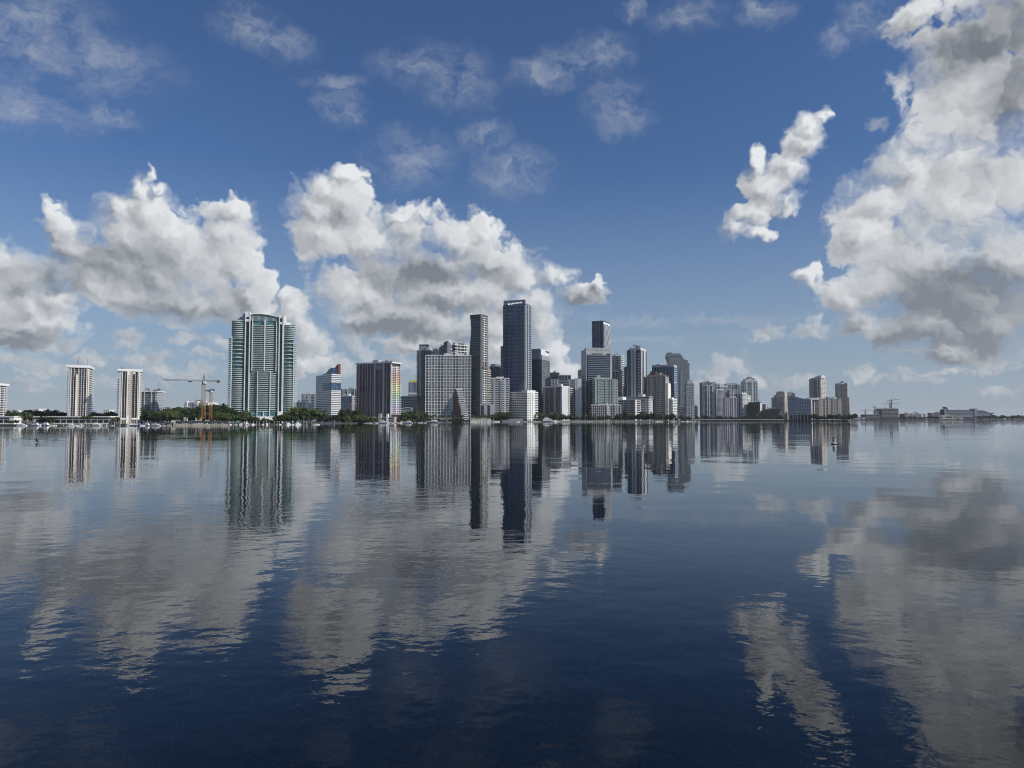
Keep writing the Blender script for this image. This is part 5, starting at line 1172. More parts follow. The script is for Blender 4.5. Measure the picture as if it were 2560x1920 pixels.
t.body(SAND); n = 28
t.windows('F', t.cols('F', [(2090, 2091.5), (2093, 2094.2), (2103.5, 2105), (2107, 2108.5), (2110.5, 2112), (2114.5, 2116)]), n, G_DARK, 3, t.H - 3, .62); t.slabs(n, OFFW, .8, 0, z0=12, z1=t.H, name='balcony', box=(t.fx(2096), t.fx(2101), t.y0 - 1.1, t.y0 + 1)); t.piers('F', t.cols('F', [(2095, 2096), (2101, 2102.5)]), PEACH, .9)
t.add('wing', [(t.x1 - 4, t.fx(2123.5), t.y0 + 1, t.y1, -2, t.z(993))], SAND)
for p, r_ in ((2106.5, 8.4), (2116.5, 5.0)):
    y = t.y0 + .2
    t.raw('roof_arch', mesh_elev('roof_arch', [(t.fx(p) + r_ * math.cos(i * math.pi / 12), t.H + 1.2 * r_ * math.sin(i * math.pi / 12)) for i in range(13)] + [(t.fx(p) + .55 * r_ * math.cos(i * math.pi / 12), t.H + .66 * r_ * math.sin(i * math.pi / 12)) for i in range(12, -1, -1)], y, t.y1 - 4, WHITE))
t.reps('parapet_block', [(t.fx(p), t.fx(p + 2.2), t.y0 + .1, t.y0 + 4, t.H - .2, t.H + 4) for p in (2089, 2093, 2097)], GREY); t.add('head_band', [(t.x0 - .3, t.x1 + .3, t.y0 - .5, t.y0 + 1, t.H - 3, t.H)], GREY)

# ================================================================== PORT
DP = 3600
t = Tower('building_under_construction', 'dark concrete building under construction below four cranes', 'building', DP, (2205, 2246.5), 0, 1021.5, 'F', dep=60)
CON = wall('raw_concrete', (.055, .05, .06))
t.body(CON); t.slabs(7, LILAC, 1.3, .8, z0=8, z1=t.H); t.add('stepped_wing', [(t.fx(2199), t.x0, t.y0 + 2, t.y1, -2, t.z(1026))], CON); t.add('stepped_wing', [(t.fx(2165), t.fx(2199.2), t.y0 - 6, t.y1 - 4, -2, t.z(1036))], CON)
t.slabs(3, LILAC, 1.2, 0, z0=2, z1=t.z(1037), name='wing_slab', box=(t.fx(2164.5), t.fx(2199), t.y0 - 7, t.y1 - 5)); t.add('lift_core', [(t.fx(2191.5), t.fx(2200), t.y0 + 6, t.y0 + 26, 0, t.z(1028)), (t.fx(2217), t.fx(2223), t.y0 + 8, t.y0 + 26, 0, t.z(1019.3)), (t.fx(2235.5), t.fx(2241.5), t.y0 + 8, t.y0 + 26, 0, t.z(1019.3))], GREY)
t = Tower('office_block', 'pale gridded office block right of the construction site across the water', 'building', DP, (2263, 2308), 0, 1034.5, 'F', dep=40)
t.body(G_DARK); t.slabs(5, LGREY, 1.6, .8, z0=3); t.piers('F', t.even('F', 14, .25), LGREY, 1.2); t.add('end_wall', [(t.fx(2302.5), t.x1 + .6, t.y0 - 1.6, t.y1, -2, t.H)], LGREY); t.add('dark_end', [(t.fx(2259), t.x0, t.y0 - .5, t.y1, -2, t.H - .5)], CHAR); t.add('dark_end', [(t.x1, t.fx(2315.5), t.y0 + 6, t.y1, -2, t.H + 1)], DGREY); t.pent(2270, 2278, 1031.4, GREY); t.pent(2290, 2296, 1030, GREY); t.pent(2283, 2303, 1032.5, LGREY)
t = Tower('warehouse', 'low white warehouse with a dark roof between the island and the construction site', 'building', DP - 20, (2133, 2163), 0, 1043.8, 'F', dep=40)
t.body(LGREY); t.add('roof', [(t.x0 - 1, t.x1 + 1, t.y0 - 1, t.y1, t.H, t.H + 2.4)], CHAR); t.windows('F', t.cols('F', [(2151, 2153.5), (2154.5, 2157)]), 1, G_DARK, 2, t.H - 1, .6)
t = Tower('port_terminal', 'pale pink port terminal with a low pediment in front of the cruise ship', 'building', DP - 20, (2347, 2396), 0, 1039.5, 'F', dep=40)
t.body(PEACH); t.windows('F', t.cols('F', [(2349, 2356), (2364, 2380), (2384, 2394)]), 1, G_DARK, 6, t.H - 1.5, .6); t.raw('pediment', mesh_elev('pediment', [(t.fx(2358), t.H), (t.fx(2387), t.H), (t.fx(2387), t.H + 1.4), (t.fx(2379), t.H + 2.5), (t.fx(2374), t.H + 5), (t.fx(2369), t.H + 2.5), (t.fx(2358), t.H + 1.4)], t.y0 - 1, t.y1, SAND)); t.add('side_wing', [(t.x1, t.fx(2407), t.y0 - 3, t.y1, -2, t.z(1043.5))], PEACH)
# cruise ships: broadside hulls with banded upper decks
def ship_part(s, name, pts, y0, y1, mat): s.raw(name, mesh_elev(name, [(s.fx(p), s.z(q)) for p, q in pts], y0, y1, mat))
HULLC = wall('ship_grey', (.26, .28, .33)); HULLD = wall('ship_dark', (.04, .05, .08))
t = Tower('cruise_ship', 'big cruise ship with a winged funnel and rows of balconies', 'ship', DP + 120, (2361, 2443), 0, 1025.5, 'F', dep=40, base=0)
t.body(HULLC, name='superstructure'); t.slabs(4, HULLD, 3.0, .6, z0=t.z(1041), z1=t.z(1025.8), name='balcony_deck'); t.add('hull', [(t.x0 - 2, t.x1 + 4, t.y0 - 1.5, t.y1, -3, t.z(1042))], HULLD)
ship_part(t, 'funnel', [(2364, 1026), (2375, 1026), (2373.5, 1021.5), (2371, 1018.5), (2368, 1016.6), (2361.5, 1017), (2365, 1018.6), (2366.5, 1021)], t.y0 + 12, t.y0 + 26, HULLD); ship_part(t, 'stern_block', [(2361, 1046), (2364, 1046), (2366.5, 1024), (2361, 1022)], t.y0 - 1.2, t.y0 + 30, HULLC); t.add('bridge_block', [(t.fx(2436), t.fx(2443), t.y0 - 2, t.y1, 0, t.z(1021.5))], HULLC); t.add('mast', [(t.fx(2396), t.fx(2396.6), t.y0 + 10, t.y0 + 11, t.H, t.z(1021.5))], HULLD)
t = Tower('cruise_ship', 'second cruise ship whose rounded stepped bow shows right of the winged funnel ship', 'ship', DP + 220, (2443, 2484), 0, 1040, 'F', dep=34, base=0)
t.body(HULLC, name='hull'); ship_part(t, 'superstructure', [(2443, 1040.3), (2484, 1040.3), (2480, 1033.5), (2470, 1029.5), (2461, 1026), (2456, 1025.2), (2443, 1025.2)], t.y0 + .5, t.y1 - 1, HULLC)
for i, (a, b) in enumerate(((1028, 2466), (1030.5, 2472), (1033.5, 2479), (1037, 2482))): t.add('deck_line', [(t.fx(2444), t.fx(b), t.y0 - .2, t.y0 + 1, t.z(a + .7), t.z(a))], HULLD)
t.add('bridge_wing', [(t.fx(2479), t.fx(2484.5), t.y0 - 2, t.y1, t.z(1034.5), t.z(1032))], HULLD)
t = Tower('cruise_ship', 'third cruise ship, low stern decks showing left of the winged funnel ship', 'ship', DP + 260, (2328, 2362), 0, 1032, 'F', dep=34, base=0)
t.body(HULLC, name='superstructure'); t.slabs(3, HULLD, 1.4, .4, z0=t.z(1041), z1=t.z(1033), name='deck_line'); t.pent(2343, 2360, 1029.8, HULLC); t.add('mast', [(t.fx(2345), t.fx(2346), t.y0 + 8, t.y0 + 9, t.H, t.z(1026.5))], HULLD)
t = lowblock((2478, 2500), 1041.5, DP + 60, 'low grey shed right of the cruise ships', GREY, 1, 4)
t = lowblock((2535, 2600), 1039.0, DP + 900, 'long sand coloured roof far right beyond the port trees', PEACH, 1, 0, rf=PEACH)
# ================================================================== GROUND
def gp(p, D): return ((p - 1280.0) / F * cp * D, D)
def ground_mat(name, a, b, sc_=0.05):
    m, n, o = new_mat(name)
    g = n.new('ShaderNodeNewGeometry').outputs['Position']
    c = n.mix(n.ramp(n.noise(g, sc_, 5, 0.6), .35, .65), (*a, 1), (*b, 1))
    p = n.new('ShaderNodeBsdfPrincipled'); p.inputs['Roughness'].default_value = .9
    n.l.new(c, p.inputs['Base Color']); n.l.new(p.outputs[0], o.inputs[0])
    return m
GRASS = ground_mat('shore_ground', (.035, .05, .022), (.09, .085, .065))
def land(name, pts, z=BASE):
    me = mesh_prism(name, pts, -2.0, z, GRASS)
    o = link_obj(name, me); o['kind'] = 'structure'
    return o
SHORE = [(-500, 765), (300, 765), (432, 769), (572, 790), (574, 880), (770, 893), (790, 1000), (830, 1110), (905, 1135), (1000, 1200), (1060, 1311), (1120, 1400), (1180, 1480), (1250, 1565), (1300, 1574), (1400, 1606), (1640, 1622), (1696, 1660), (1739, 1730)]
land('mainland', [gp(*q) for q in SHORE] + [gp(1752, 3000), gp(1752, 9000), gp(-1500, 9000), gp(-1500, 765)])
land('island', [gp(1752, 2130), gp(1960, 2085), gp(2120, 2020), gp(2143, 2040), gp(2146, 2200), gp(2120, 2450), gp(1980, 2600), gp(1752, 2700)])
land('port_island', [gp(2120, 3540), gp(2700, 3540), gp(3600, 3700), gp(3600, 6500), gp(2120, 5200)])
# sea walls along the shore
def seawall(lab, pts, mat, z=BASE + .25, th=1.2, name='seawall'):
    v, f = [], []
    q = [Vector(gp(*p)) for p in pts]
    for i, a in enumerate(q):
        dvec = (q[min(i + 1, len(q) - 1)] - q[max(i - 1, 0)]).normalized(); nn = Vector((dvec.y, -dvec.x))
        for off, zz in ((.15, -2), (.15, z), (-th, z), (-th, -2)):
            w = a + nn * off; v.append((w.x, w.y, zz))
    for i in range(len(q) - 1):
        b = 4 * i
        f += [(b + j, b + (j + 1) % 4, b + 4 + (j + 1) % 4, b + 4 + j) for j in range(3)]
    f += [(0, 3, 2, 1), (len(v) - 4, len(v) - 3, len(v) - 2, len(v) - 1)]
    return tag(link_obj(name, mesh_raw(name, v, f, mat)), lab, 'sea wall')
SEAW = wall('weathered_concrete', (.36, .35, .32), .25); SEAB = wall('beige_seawall', (.40, .375, .31), .35); SEAD = wall('dark_seawall', (.07, .075, .08), .3)
seawall('dark low sea wall of the marina below the finned condo towers', [(-200, 764.6), (300, 764.6), (431, 768.6)], SEAD)
seawall('beige concrete sea wall of the construction site below the orange crane', [(433, 768.6), (571, 789)], SEAB, 2.0)
seawall('sea wall behind the boats below the curved green-glass tower', [(575, 879.5), (769, 892)], SEAD, 1.9)
seawall('low sea wall below the striped and rainbow towers', [(791, 1001), (830, 1109.6), (905, 1134.6), (1000, 1199.6)], SEAD)
seawall('pale sea wall below the white grid block', [(1001, 1200.4), (1060, 1310.6), (1120, 1399.6), (1180, 1479.6), (1250, 1564.6)], SEAW, 2.6)
seawall('long pale sea wall lined with posts below the perforated tower', [(1302, 1574), (1400, 1605.4), (1640, 1621.4), (1695, 1659)], SEAW, 2.4)
seawall('dark stone shore wall round the island', [(1752, 2129.6), (1960, 2084.6), (2120, 2019.6), (2143, 2039.4)], SEAD, 3.0, 3.0)
seawall('dark quay wall of the distant port', [(2120, 3539), (2700, 3539)], SEAD, 4.0, 3.0)
# low bridge to the island
br = thing('causeway_bridge', 'low flat bridge running from the mainland to the island', 'bridge', (*gp(1745, 2120), 0))
x0, x1 = gp(1731, 2100)[0] - br.location.x, gp(1965, 2078)[0] - br.location.x
part('deck', mesh_boxes('deck', [(x0, x1, -30, -18, 3.2, 4.6)], GREY), br)
part('railing', mesh_boxes('railing', [(x0, x1, -30.4, -30.05, 4.6, 5.6)], LGREY), br)
for i in range(9): part('pier', mesh_boxes('pier', [(x0 + 4 + i * (x1 - x0 - 8) / 8 - 1, x0 + 4 + i * (x1 - x0 - 8) / 8 + 1, -28, -20, -2, 3.2)], DGREY), br)

# ================================================================== SEABED AND SEAGRASS
m, n, o = new_mat('sea_bottom')
g = n.new('ShaderNodeNewGeometry').outputs['Position']
c = n.mix(n.ramp(n.noise(g, .5, 6, .65), .35, .7), (.008, .012, .012, 1), (.040, .038, .028, 1))
p = n.new('ShaderNodeBsdfPrincipled'); p.inputs['Roughness'].default_value = .95; n.l.new(c, p.inputs['Base Color']); n.l.new(p.outputs[0], o.inputs[0])
sb = sheet('seabed', -FARY, FARY, -400, FARY, -1.9, m)
rs = np.random.RandomState(5)
NB = 26000
yy = 13 + 34 * rs.rand(NB) ** 1.5; xx = (rs.rand(NB) - .5) * 2 * (yy * .80 + 3)
L = .5 + .8 * rs.rand(NB); an = rs.rand(NB) * 6.283; bend = .5 + .8 * rs.rand(NB); wd = .012 + .012 * rs.rand(NB)
vs = np.zeros((NB, 4, 2, 3))
for k_ in range(4):
    s_ = k_ / 3.0
    r_ = L * bend * s_ * s_; h_ = L * .75 * s_ * (1 - .3 * s_)
    cxp = xx + np.cos(an) * r_; cyp = yy + np.sin(an) * r_; wz = wd * (1 - .75 * s_)
    for e_, sg in ((0, -1), (1, 1)):
        vs[:, k_, e_, 0] = cxp - np.sin(an) * wz * sg; vs[:, k_, e_, 1] = cyp + np.cos(an) * wz * sg; vs[:, k_, e_, 2] = -1.9 + h_
idx = np.arange(NB)[:, None] * 8
q = np.concatenate([idx + np.array([[2 * k_, 2 * k_ + 1, 2 * k_ + 3, 2 * k_ + 2]]) for k_ in range(3)], 0)
gm = bpy.data.meshes.new('seagrass'); gm.from_pydata(vs.reshape(-1, 3).tolist(), [], q.tolist())
m, n, o = new_mat('seagrass_blade')
g = n.new('ShaderNodeNewGeometry'); p = n.new('ShaderNodeBsdfPrincipled')
n.l.new(n.mix(g.outputs['Random Per Island'], (.05, .06, .02, 1), (.30, .26, .12, 1)), p.inputs['Base Color']); n.l.new(p.outputs[0], o.inputs[0])
gm.materials.append(m)
so = link_obj('seagrass', gm); so['kind'] = 'stuff'; so['label'] = 'faint tangled seagrass on the shallow bottom in the foreground'; so['category'] = 'seagrass'

# ================================================================== TREES
def leaf_mat(name, a, b):
    m, n, o = new_mat(name)
    g = n.new('ShaderNodeNewGeometry'); oi = n.new('ShaderNodeObjectInfo')
    t = n.new('ShaderNodeTexCoord').outputs['Object']
    f = n.math('MULTIPLY_ADD', n.noise(t, .35, 3, .6), .8, n.math('MULTIPLY', g.outputs['Random Per Island'], .35))
    f = n.math('ADD', f, n.math('MULTIPLY_ADD', oi.outputs['Random'], .5, -.4), clamp=True)
    p = n.new('ShaderNodeBsdfPrincipled'); p.inputs['Roughness'].default_value = .6; p.inputs['Specular IOR Level'].default_value = .25
    n.l.new(n.mix(f, (*a, 1), (*b, 1)), p.inputs['Base Color'])
    tl = n.new('ShaderNodeBsdfTranslucent'); tl.inputs['Color'].default_value = (*[x * 1.1 for x in b], 1)
    ms = n.new('ShaderNodeMixShader'); ms.inputs[0].default_value = .2
    n.l.new(p.outputs[0], ms.inputs[1]); n.l.new(tl.outputs[0], ms.inputs[2]); n.l.new(ms.outputs[0], o.inputs[0])
    return m
LEAF_D = leaf_mat('dark_leaves', (.012, .026, .011), (.062, .095, .030))
LEAF_M = leaf_mat('green_leaves', (.018, .040, .013), (.10, .14, .045))
LEAF_L = leaf_mat('olive_leaves', (.034, .056, .016), (.14, .165, .050))
LEAF_P = leaf_mat('palm_leaves', (.016, .034, .013), (.09, .12, .045))
BARK = wall('bark', (.11, .09, .07), .3); PBARK = wall('palm_bark', (.26, .23, .19), .2)
def rnd_unit(r):
    while True:
        v = Vector((r.uniform(-1, 1), r.uniform(-1, 1), r.uniform(-1, 1)))
        if .05 < v.length < 1: return v
def broadleaf(seed, mat, spread, n_clump=26, n_leaf=34, low=.28, leaf=.075):
    "unit-height tree: tapered trunk with limbs, crown of many leaf-sized faces gathered in clumps"
    r = random.Random(seed)
    segs = [((0, 0, -.05), (.01, .01, .3), .035, .024)]
    cl = []
    for i in range(n_clump):
        u = rnd_unit(r)
        c = Vector((u.x * spread, u.y * spread, low + .32 + u.z * .36 * (1 if u.z > 0 else .75)))
        cl.append((c, r.uniform(.10, .19) * (1.25 if spread > .45 else 1)))
        if i % 3 == 0: segs.append(((.01, .01, .28), tuple(c * .85), .016, .006))
    v, f = [], []
    for c, s in cl:
        for _ in range(n_leaf):
            u = rnd_unit(r).normalized() * s * r.uniform(.55, 1.05)
            u.z *= .8
            p = c + u
            nrm = (u.normalized() + rnd_unit(r) * .7).normalized()
            a = nrm.orthogonal().normalized(); b = nrm.cross(a)
            t = r.uniform(0, 6.28); a, b = a * math.cos(t) + b * math.sin(t), b * math.cos(t) - a * math.sin(t)
            l, w = leaf * r.uniform(.6, 1.3), leaf * r.uniform(.35, .7)
            k = len(v)
            v += [tuple(p - a * l), tuple(p + b * w + nrm * .012), tuple(p + a * l), tuple(p - b * w + nrm * .012)]
            f.append((k, k + 1, k + 2, k + 3))
    me = bpy.data.meshes.new('crown'); me.from_pydata(v, [], f); me.materials.append(mat)
    return mesh_tubes('trunk', segs, BARK, 6), me
def palm(seed):
    r = random.Random(seed)
    lean = r.uniform(-.06, .06)
    segs = [((0, 0, -.05), (lean * .4, 0, .35), .017, .014), ((lean * .4, 0, .35), (lean, 0, .78), .014, .011)]
    v, f = [], []
    top = Vector((lean, 0, .78))
    for i in range(20):
        az = i * 2.399 + r.uniform(-.2, .2); up = r.uniform(-.45, .9); L = r.uniform(.26, .36)
        d = Vector((math.cos(az), math.sin(az), 0)); sd = Vector((-d.y, d.x, 0))
        pts = []
        for k in range(6):
            s = k / 5
            pts.append(top + d * L * s * (1 - .2 * s) + Vector((0, 0, L * (up * s - (.55 + .3 * up) * s * s * 1.3))))
        for k in range(5):
            w0, w1 = .045 * math.sin(math.pi * (.12 + .8 * k / 5)), .045 * math.sin(math.pi * (.12 + .8 * (k + 1) / 5))
            dr = Vector((0, 0, -.02))
            b = len(v)
            v += [tuple(pts[k]), tuple(pts[k] + sd * w0 + dr), tuple(pts[k + 1] + sd * w1 + dr), tuple(pts[k + 1]), tuple(pts[k] - sd * w0 + dr), tuple(pts[k + 1] - sd * w1 + dr)]
            f += [(b, b + 1, b + 2, b + 3), (b, b + 3, b + 5, b + 4)]
    me = bpy.data.meshes.new('fronds'); me.from_pydata(v, [], f); me.materials.append(LEAF_P)
    return mesh_tubes('trunk', segs, PBARK, 6), me
PROTO = {}
for key, fn in (('dark', lambda s: broadleaf(s, LEAF_D, .46)), ('wide', lambda s: broadleaf(s, LEAF_D, .72, 44, 34, .22, .07)), ('green', lambda s: broadleaf(s, LEAF_M, .50)), ('olive', lambda s: broadleaf(s, LEAF_L, .52)),
                ('bush', lambda s: broadleaf(s, LEAF_L, .62, 26, 30, .05, .10)), ('hedge', lambda s: broadleaf(s, LEAF_M, .62, 26, 30, .05, .10)), ('palm', palm)):
    PROTO[key] = [fn(10 * len(PROTO) + s) for s in range(3)]
KIND = {'dark': ('broadleaf_tree', 'dark leafy tree', 'tree'), 'wide': ('banyan_tree', 'broad dark banyan tree', 'tree'), 'green': ('broadleaf_tree', 'rounded green tree', 'tree'), 'olive': ('mangrove_tree', 'pale olive green tree', 'tree'),
        'bush': ('mangrove_bush', 'low olive mangrove bush', 'bush'), 'hedge': ('shrub', 'low green shrub', 'bush'), 'palm': ('palm_tree', 'thin trunked palm', 'palm')}
tr = random.Random(99)
def plant(kind, px, D, ytop, lab, group, ybase=None, wide=1.0):
    me_t, me_c = tr.choice(PROTO[kind])
    nm, _, cat = KIND[kind]
    h = zat(ytop, D) - BASE
    h /= {'palm': .93, 'bush': .98, 'hedge': .98}.get(kind, 1.0)
    x, y = gp(px, D)
    o = thing(nm, lab, cat, (x, y, BASE - .1), tr.uniform(0, 6.28), group)
    s = h * wide
    o.scale = (s, s, h)
    part('trunk', me_t, o); part('fronds' if kind == 'palm' else 'crown', me_c, o)
    return o
def row(kind, n, p0, p1, D, t0, t1, place, jit=8, wide=1.0):
    "n trees of a kind in a row between two picture columns, tops between rows t0 and t1"
    base = KIND[kind][1]
    ps = sorted(p0 + (p1 - p0) * (i + .5 + tr.uniform(-.35, .35)) / n for i in range(n))
    for i, p in enumerate(ps):
        lab = f'{base}, {ordinal(i)} from left, {place}' if n > 1 else f'{base} {place}'
        plant(kind, p, D + tr.uniform(-jit, jit), t0 + (t1 - t0) * tr.random(), lab, f'{base}s {place}', wide=wide)
row('dark', 9, 10, 84, 850, 1024, 1032, 'among those behind the pavilion at the left edge')
row('palm', 9, 36, 84, 800, 1024, 1036, 'in the gap between the two marina pavilions')
row('green', 3, 22, 44, 778, 1048, 1053, 'before the white end wall at the left edge', 3)
row('wide', 3, 95, 140, 850, 1022, 1027, 'left of the taller finned condo tower', 8, .9)
row('dark', 4, 106, 134, 783, 1037, 1044, 'in front of the gap in the marina pavilion', 3)
row('dark', 5, 136, 170, 840, 1026, 1034, 'close left of the taller finned condo tower')
row('palm', 4, 205, 226, 779, 1035, 1040, 'before the taller finned condo tower', 2)
row('green', 7, 229, 297, 845, 1022, 1034, 'between the two finned condo towers')
row('palm', 4, 278, 300, 790, 1036, 1044, 'left of the blank-cored condo tower', 3)
row('dark', 6, 352, 402, 845, 1021, 1036, 'right of the blank-cored condo tower', 8, 1.1)
row('wide', 5, 415, 500, 905, 1016, 1020, 'in the canopy left of the orange crane', 8, 1.25)
row('wide', 4, 508, 556, 910, 1008, 1014, 'in the canopy behind the two cranes', 8, 1.1)
row('dark', 8, 440, 560, 880, 1030, 1040, 'in the shade under the banyan canopy', 8, 1.1)
row('olive', 3, 404, 432, 792, 1024, 1034, 'at the left end of the construction site', 5)
row('olive', 4, 546, 576, 850, 1030, 1040, 'between the cranes and the curved tower', 8)
row('palm', 3, 552, 566, 920, 1018, 1030, 'just left of the curved tower', 8)
row('green', 7, 572, 640, 900, 1033, 1042, 'below the left wing of the curved tower', 6)
row('palm', 3, 606, 622, 908, 1020, 1036, 'below the left dark recess of the curved tower', 4)
row('hedge', 12, 628, 700, 898, 1042, 1049, 'below the lobby of the curved tower', 4)
row('green', 6, 690, 742, 900, 1031, 1040, 'below the right wing of the curved tower', 6)
row('olive', 2, 735, 765, 915, 1017, 1021, 'in the big clump right of the curved tower', 6, 1.05)
row('green', 4, 748, 798, 912, 1018, 1026, 'in the big clump left of the striped tower', 8, 1.05)
row('palm', 5, 738, 796, 896, 1034, 1042, 'before the big clump left of the striped tower', 2)
row('dark', 7, 800, 852, 1125, 1036, 1046, 'at the foot of the striped tower', 10)
row('dark', 6, 852, 892, 1150, 1021, 1030, 'between the striped and rainbow towers', 10)
row('bush', 8, 854, 930, 1134, 1033, 1044, 'at the water below the rainbow tower', 6)
row('palm', 4, 900, 925, 1160, 1035, 1042, 'at the left foot of the rainbow tower', 4)
row('palm', 10, 985, 1060, 1235, 1020, 1036, 'between the rainbow tower and the white grid block', 14)
row('dark', 9, 990, 1064, 1260, 1024, 1040, 'left of the white grid block', 14)
row('hedge', 7, 985, 1060, 1222, 1041, 1047, 'at the shore left of the white grid block', 6)
row('palm', 12, 1066, 1160, 1350, 1033, 1042, 'in front of the white grid block', 16)
row('hedge', 14, 1066, 1170, 1342, 1044, 1049, 'at the foot of the white grid block', 6)
row('palm', 8, 1176, 1238, 1500, 1031, 1041, 'in front of the waisted tower', 8)
row('dark', 6, 1178, 1236, 1512, 1035, 1044, 'at the foot of the waisted tower', 8)
row('green', 7, 1222, 1276, 1576, 1027, 1040, 'below the balconied white condo', 3)
row('palm', 5, 1344, 1372, 1604, 1026, 1040, 'right of the sunlit white condo', 6)
row('bush', 6, 1340, 1376, 1600, 1040, 1046, 'behind the white boathouse', 4)
row('palm', 6, 1372, 1400, 1618, 1022, 1038, 'before the brown slab block', 5)
row('dark', 20, 1374, 1560, 1622, 1033, 1044, 'in the dark row left of the red-roofed tower', 5)
row('palm', 12, 1400, 1560, 1616, 1030, 1044, 'along the post-lined sea wall', 3)
row('dark', 10, 1556, 1640, 1632, 1029, 1040, 'in front of the white slab block', 5, 1.15)
row('wide', 5, 1606, 1690, 1640, 1026, 1038, 'in front of the red-roofed tower', 5, .9)
row('palm', 3, 1604, 1616, 1634, 1023, 1030, 'above the dark trees by the red-roofed tower', 4)
row('dark', 6, 1686, 1724, 1700, 1038, 1044, 'below the curved silver tower', 5)
row('dark', 16, 1738, 1870, 2150, 1037, 1044, 'along the left half of the island shore', 8)
row('dark', 10, 1868, 1968, 2110, 1036, 1044, 'between the mirrored office block and the curved hotel', 8)
row('dark', 14, 2030, 2128, 2075, 1034, 1042, 'at the right end of the island', 8, 1.05)
row('palm', 6, 2060, 2132, 2068, 1031, 1037, 'at the right end of the island', 5)
row('dark', 2, 2126, 2138, 2060, 1034, 1038, 'at the outermost tip of the island', 4)
row('dark', 9, 2246, 2350, 3575, 1039, 1044, 'on the port shore left of the pink terminal', 15, 1.6)
row('dark', 16, 2440, 2590, 3600, 1037, 1043, 'on the port shore at the far right', 20, 1.9)
# ================================================================== BOATS
GEL = wall('boat_white', (.82, .83, .84), .05, .35); GELB = wall('boat_navy', (.03, .05, .12), .1, .35); GELG = wall('boat_grey', (.33, .35, .38), .1, .4); TEAK = wall('teak', (.30, .20, .12)); CANV = wall('blue_canvas', (.05, .10, .22))
def hull_mesh(Lh, Bm, Hh, mat, sheer=.35):
    "boat hull, bow towards +x"
    st = [(-.5, .86, 1.0), (-.2, 1.0, 1.0), (.1, .98, 1.04), (.3, .78, 1.12), (.42, .45, 1.2), (.5, .03, 1.3)]
    v, f = [], []
    for s, b, h in st:
        x = s * Lh; w = b * Bm / 2
        v += [(x - (.03 * Lh if s == .5 else 0), -w * .55, -.4), (x, -w, Hh * h), (x, w, Hh * h), (x - (.03 * Lh if s == .5 else 0), w * .55, -.4)]
    for i in range(len(st) - 1):
        b = 4 * i
        f += [(b + j, b + 4 + j, b + 4 + (j + 1) % 4, b + (j + 1) % 4) for j in range(4)]
    f += [(0, 1, 2, 3), tuple(len(v) - 4 + j for j in (3, 2, 1, 0))]
    return mesh_raw('hull', v, f, mat)
def cabin_mesh(name, x0, x1, b, z0, z1, mat, rake=.25, taper=.85):
    h = (z1 - z0)
    v = [(x0, -b / 2, z0), (x1, -b / 2, z0), (x1, b / 2, z0), (x0, b / 2, z0), (x0 + .1 * h, -b / 2 * taper, z1), (x1 - rake * 4 * h, -b / 2 * taper, z1), (x1 - rake * 4 * h, b / 2 * taper, z1), (x0 + .1 * h, b / 2 * taper, z1)]
    return mesh_raw(name, v, [(0, 3, 2, 1), (4, 5, 6, 7), (0, 1, 5, 4), (1, 2, 6, 5), (2, 3, 7, 6), (3, 0, 4, 7)], mat)
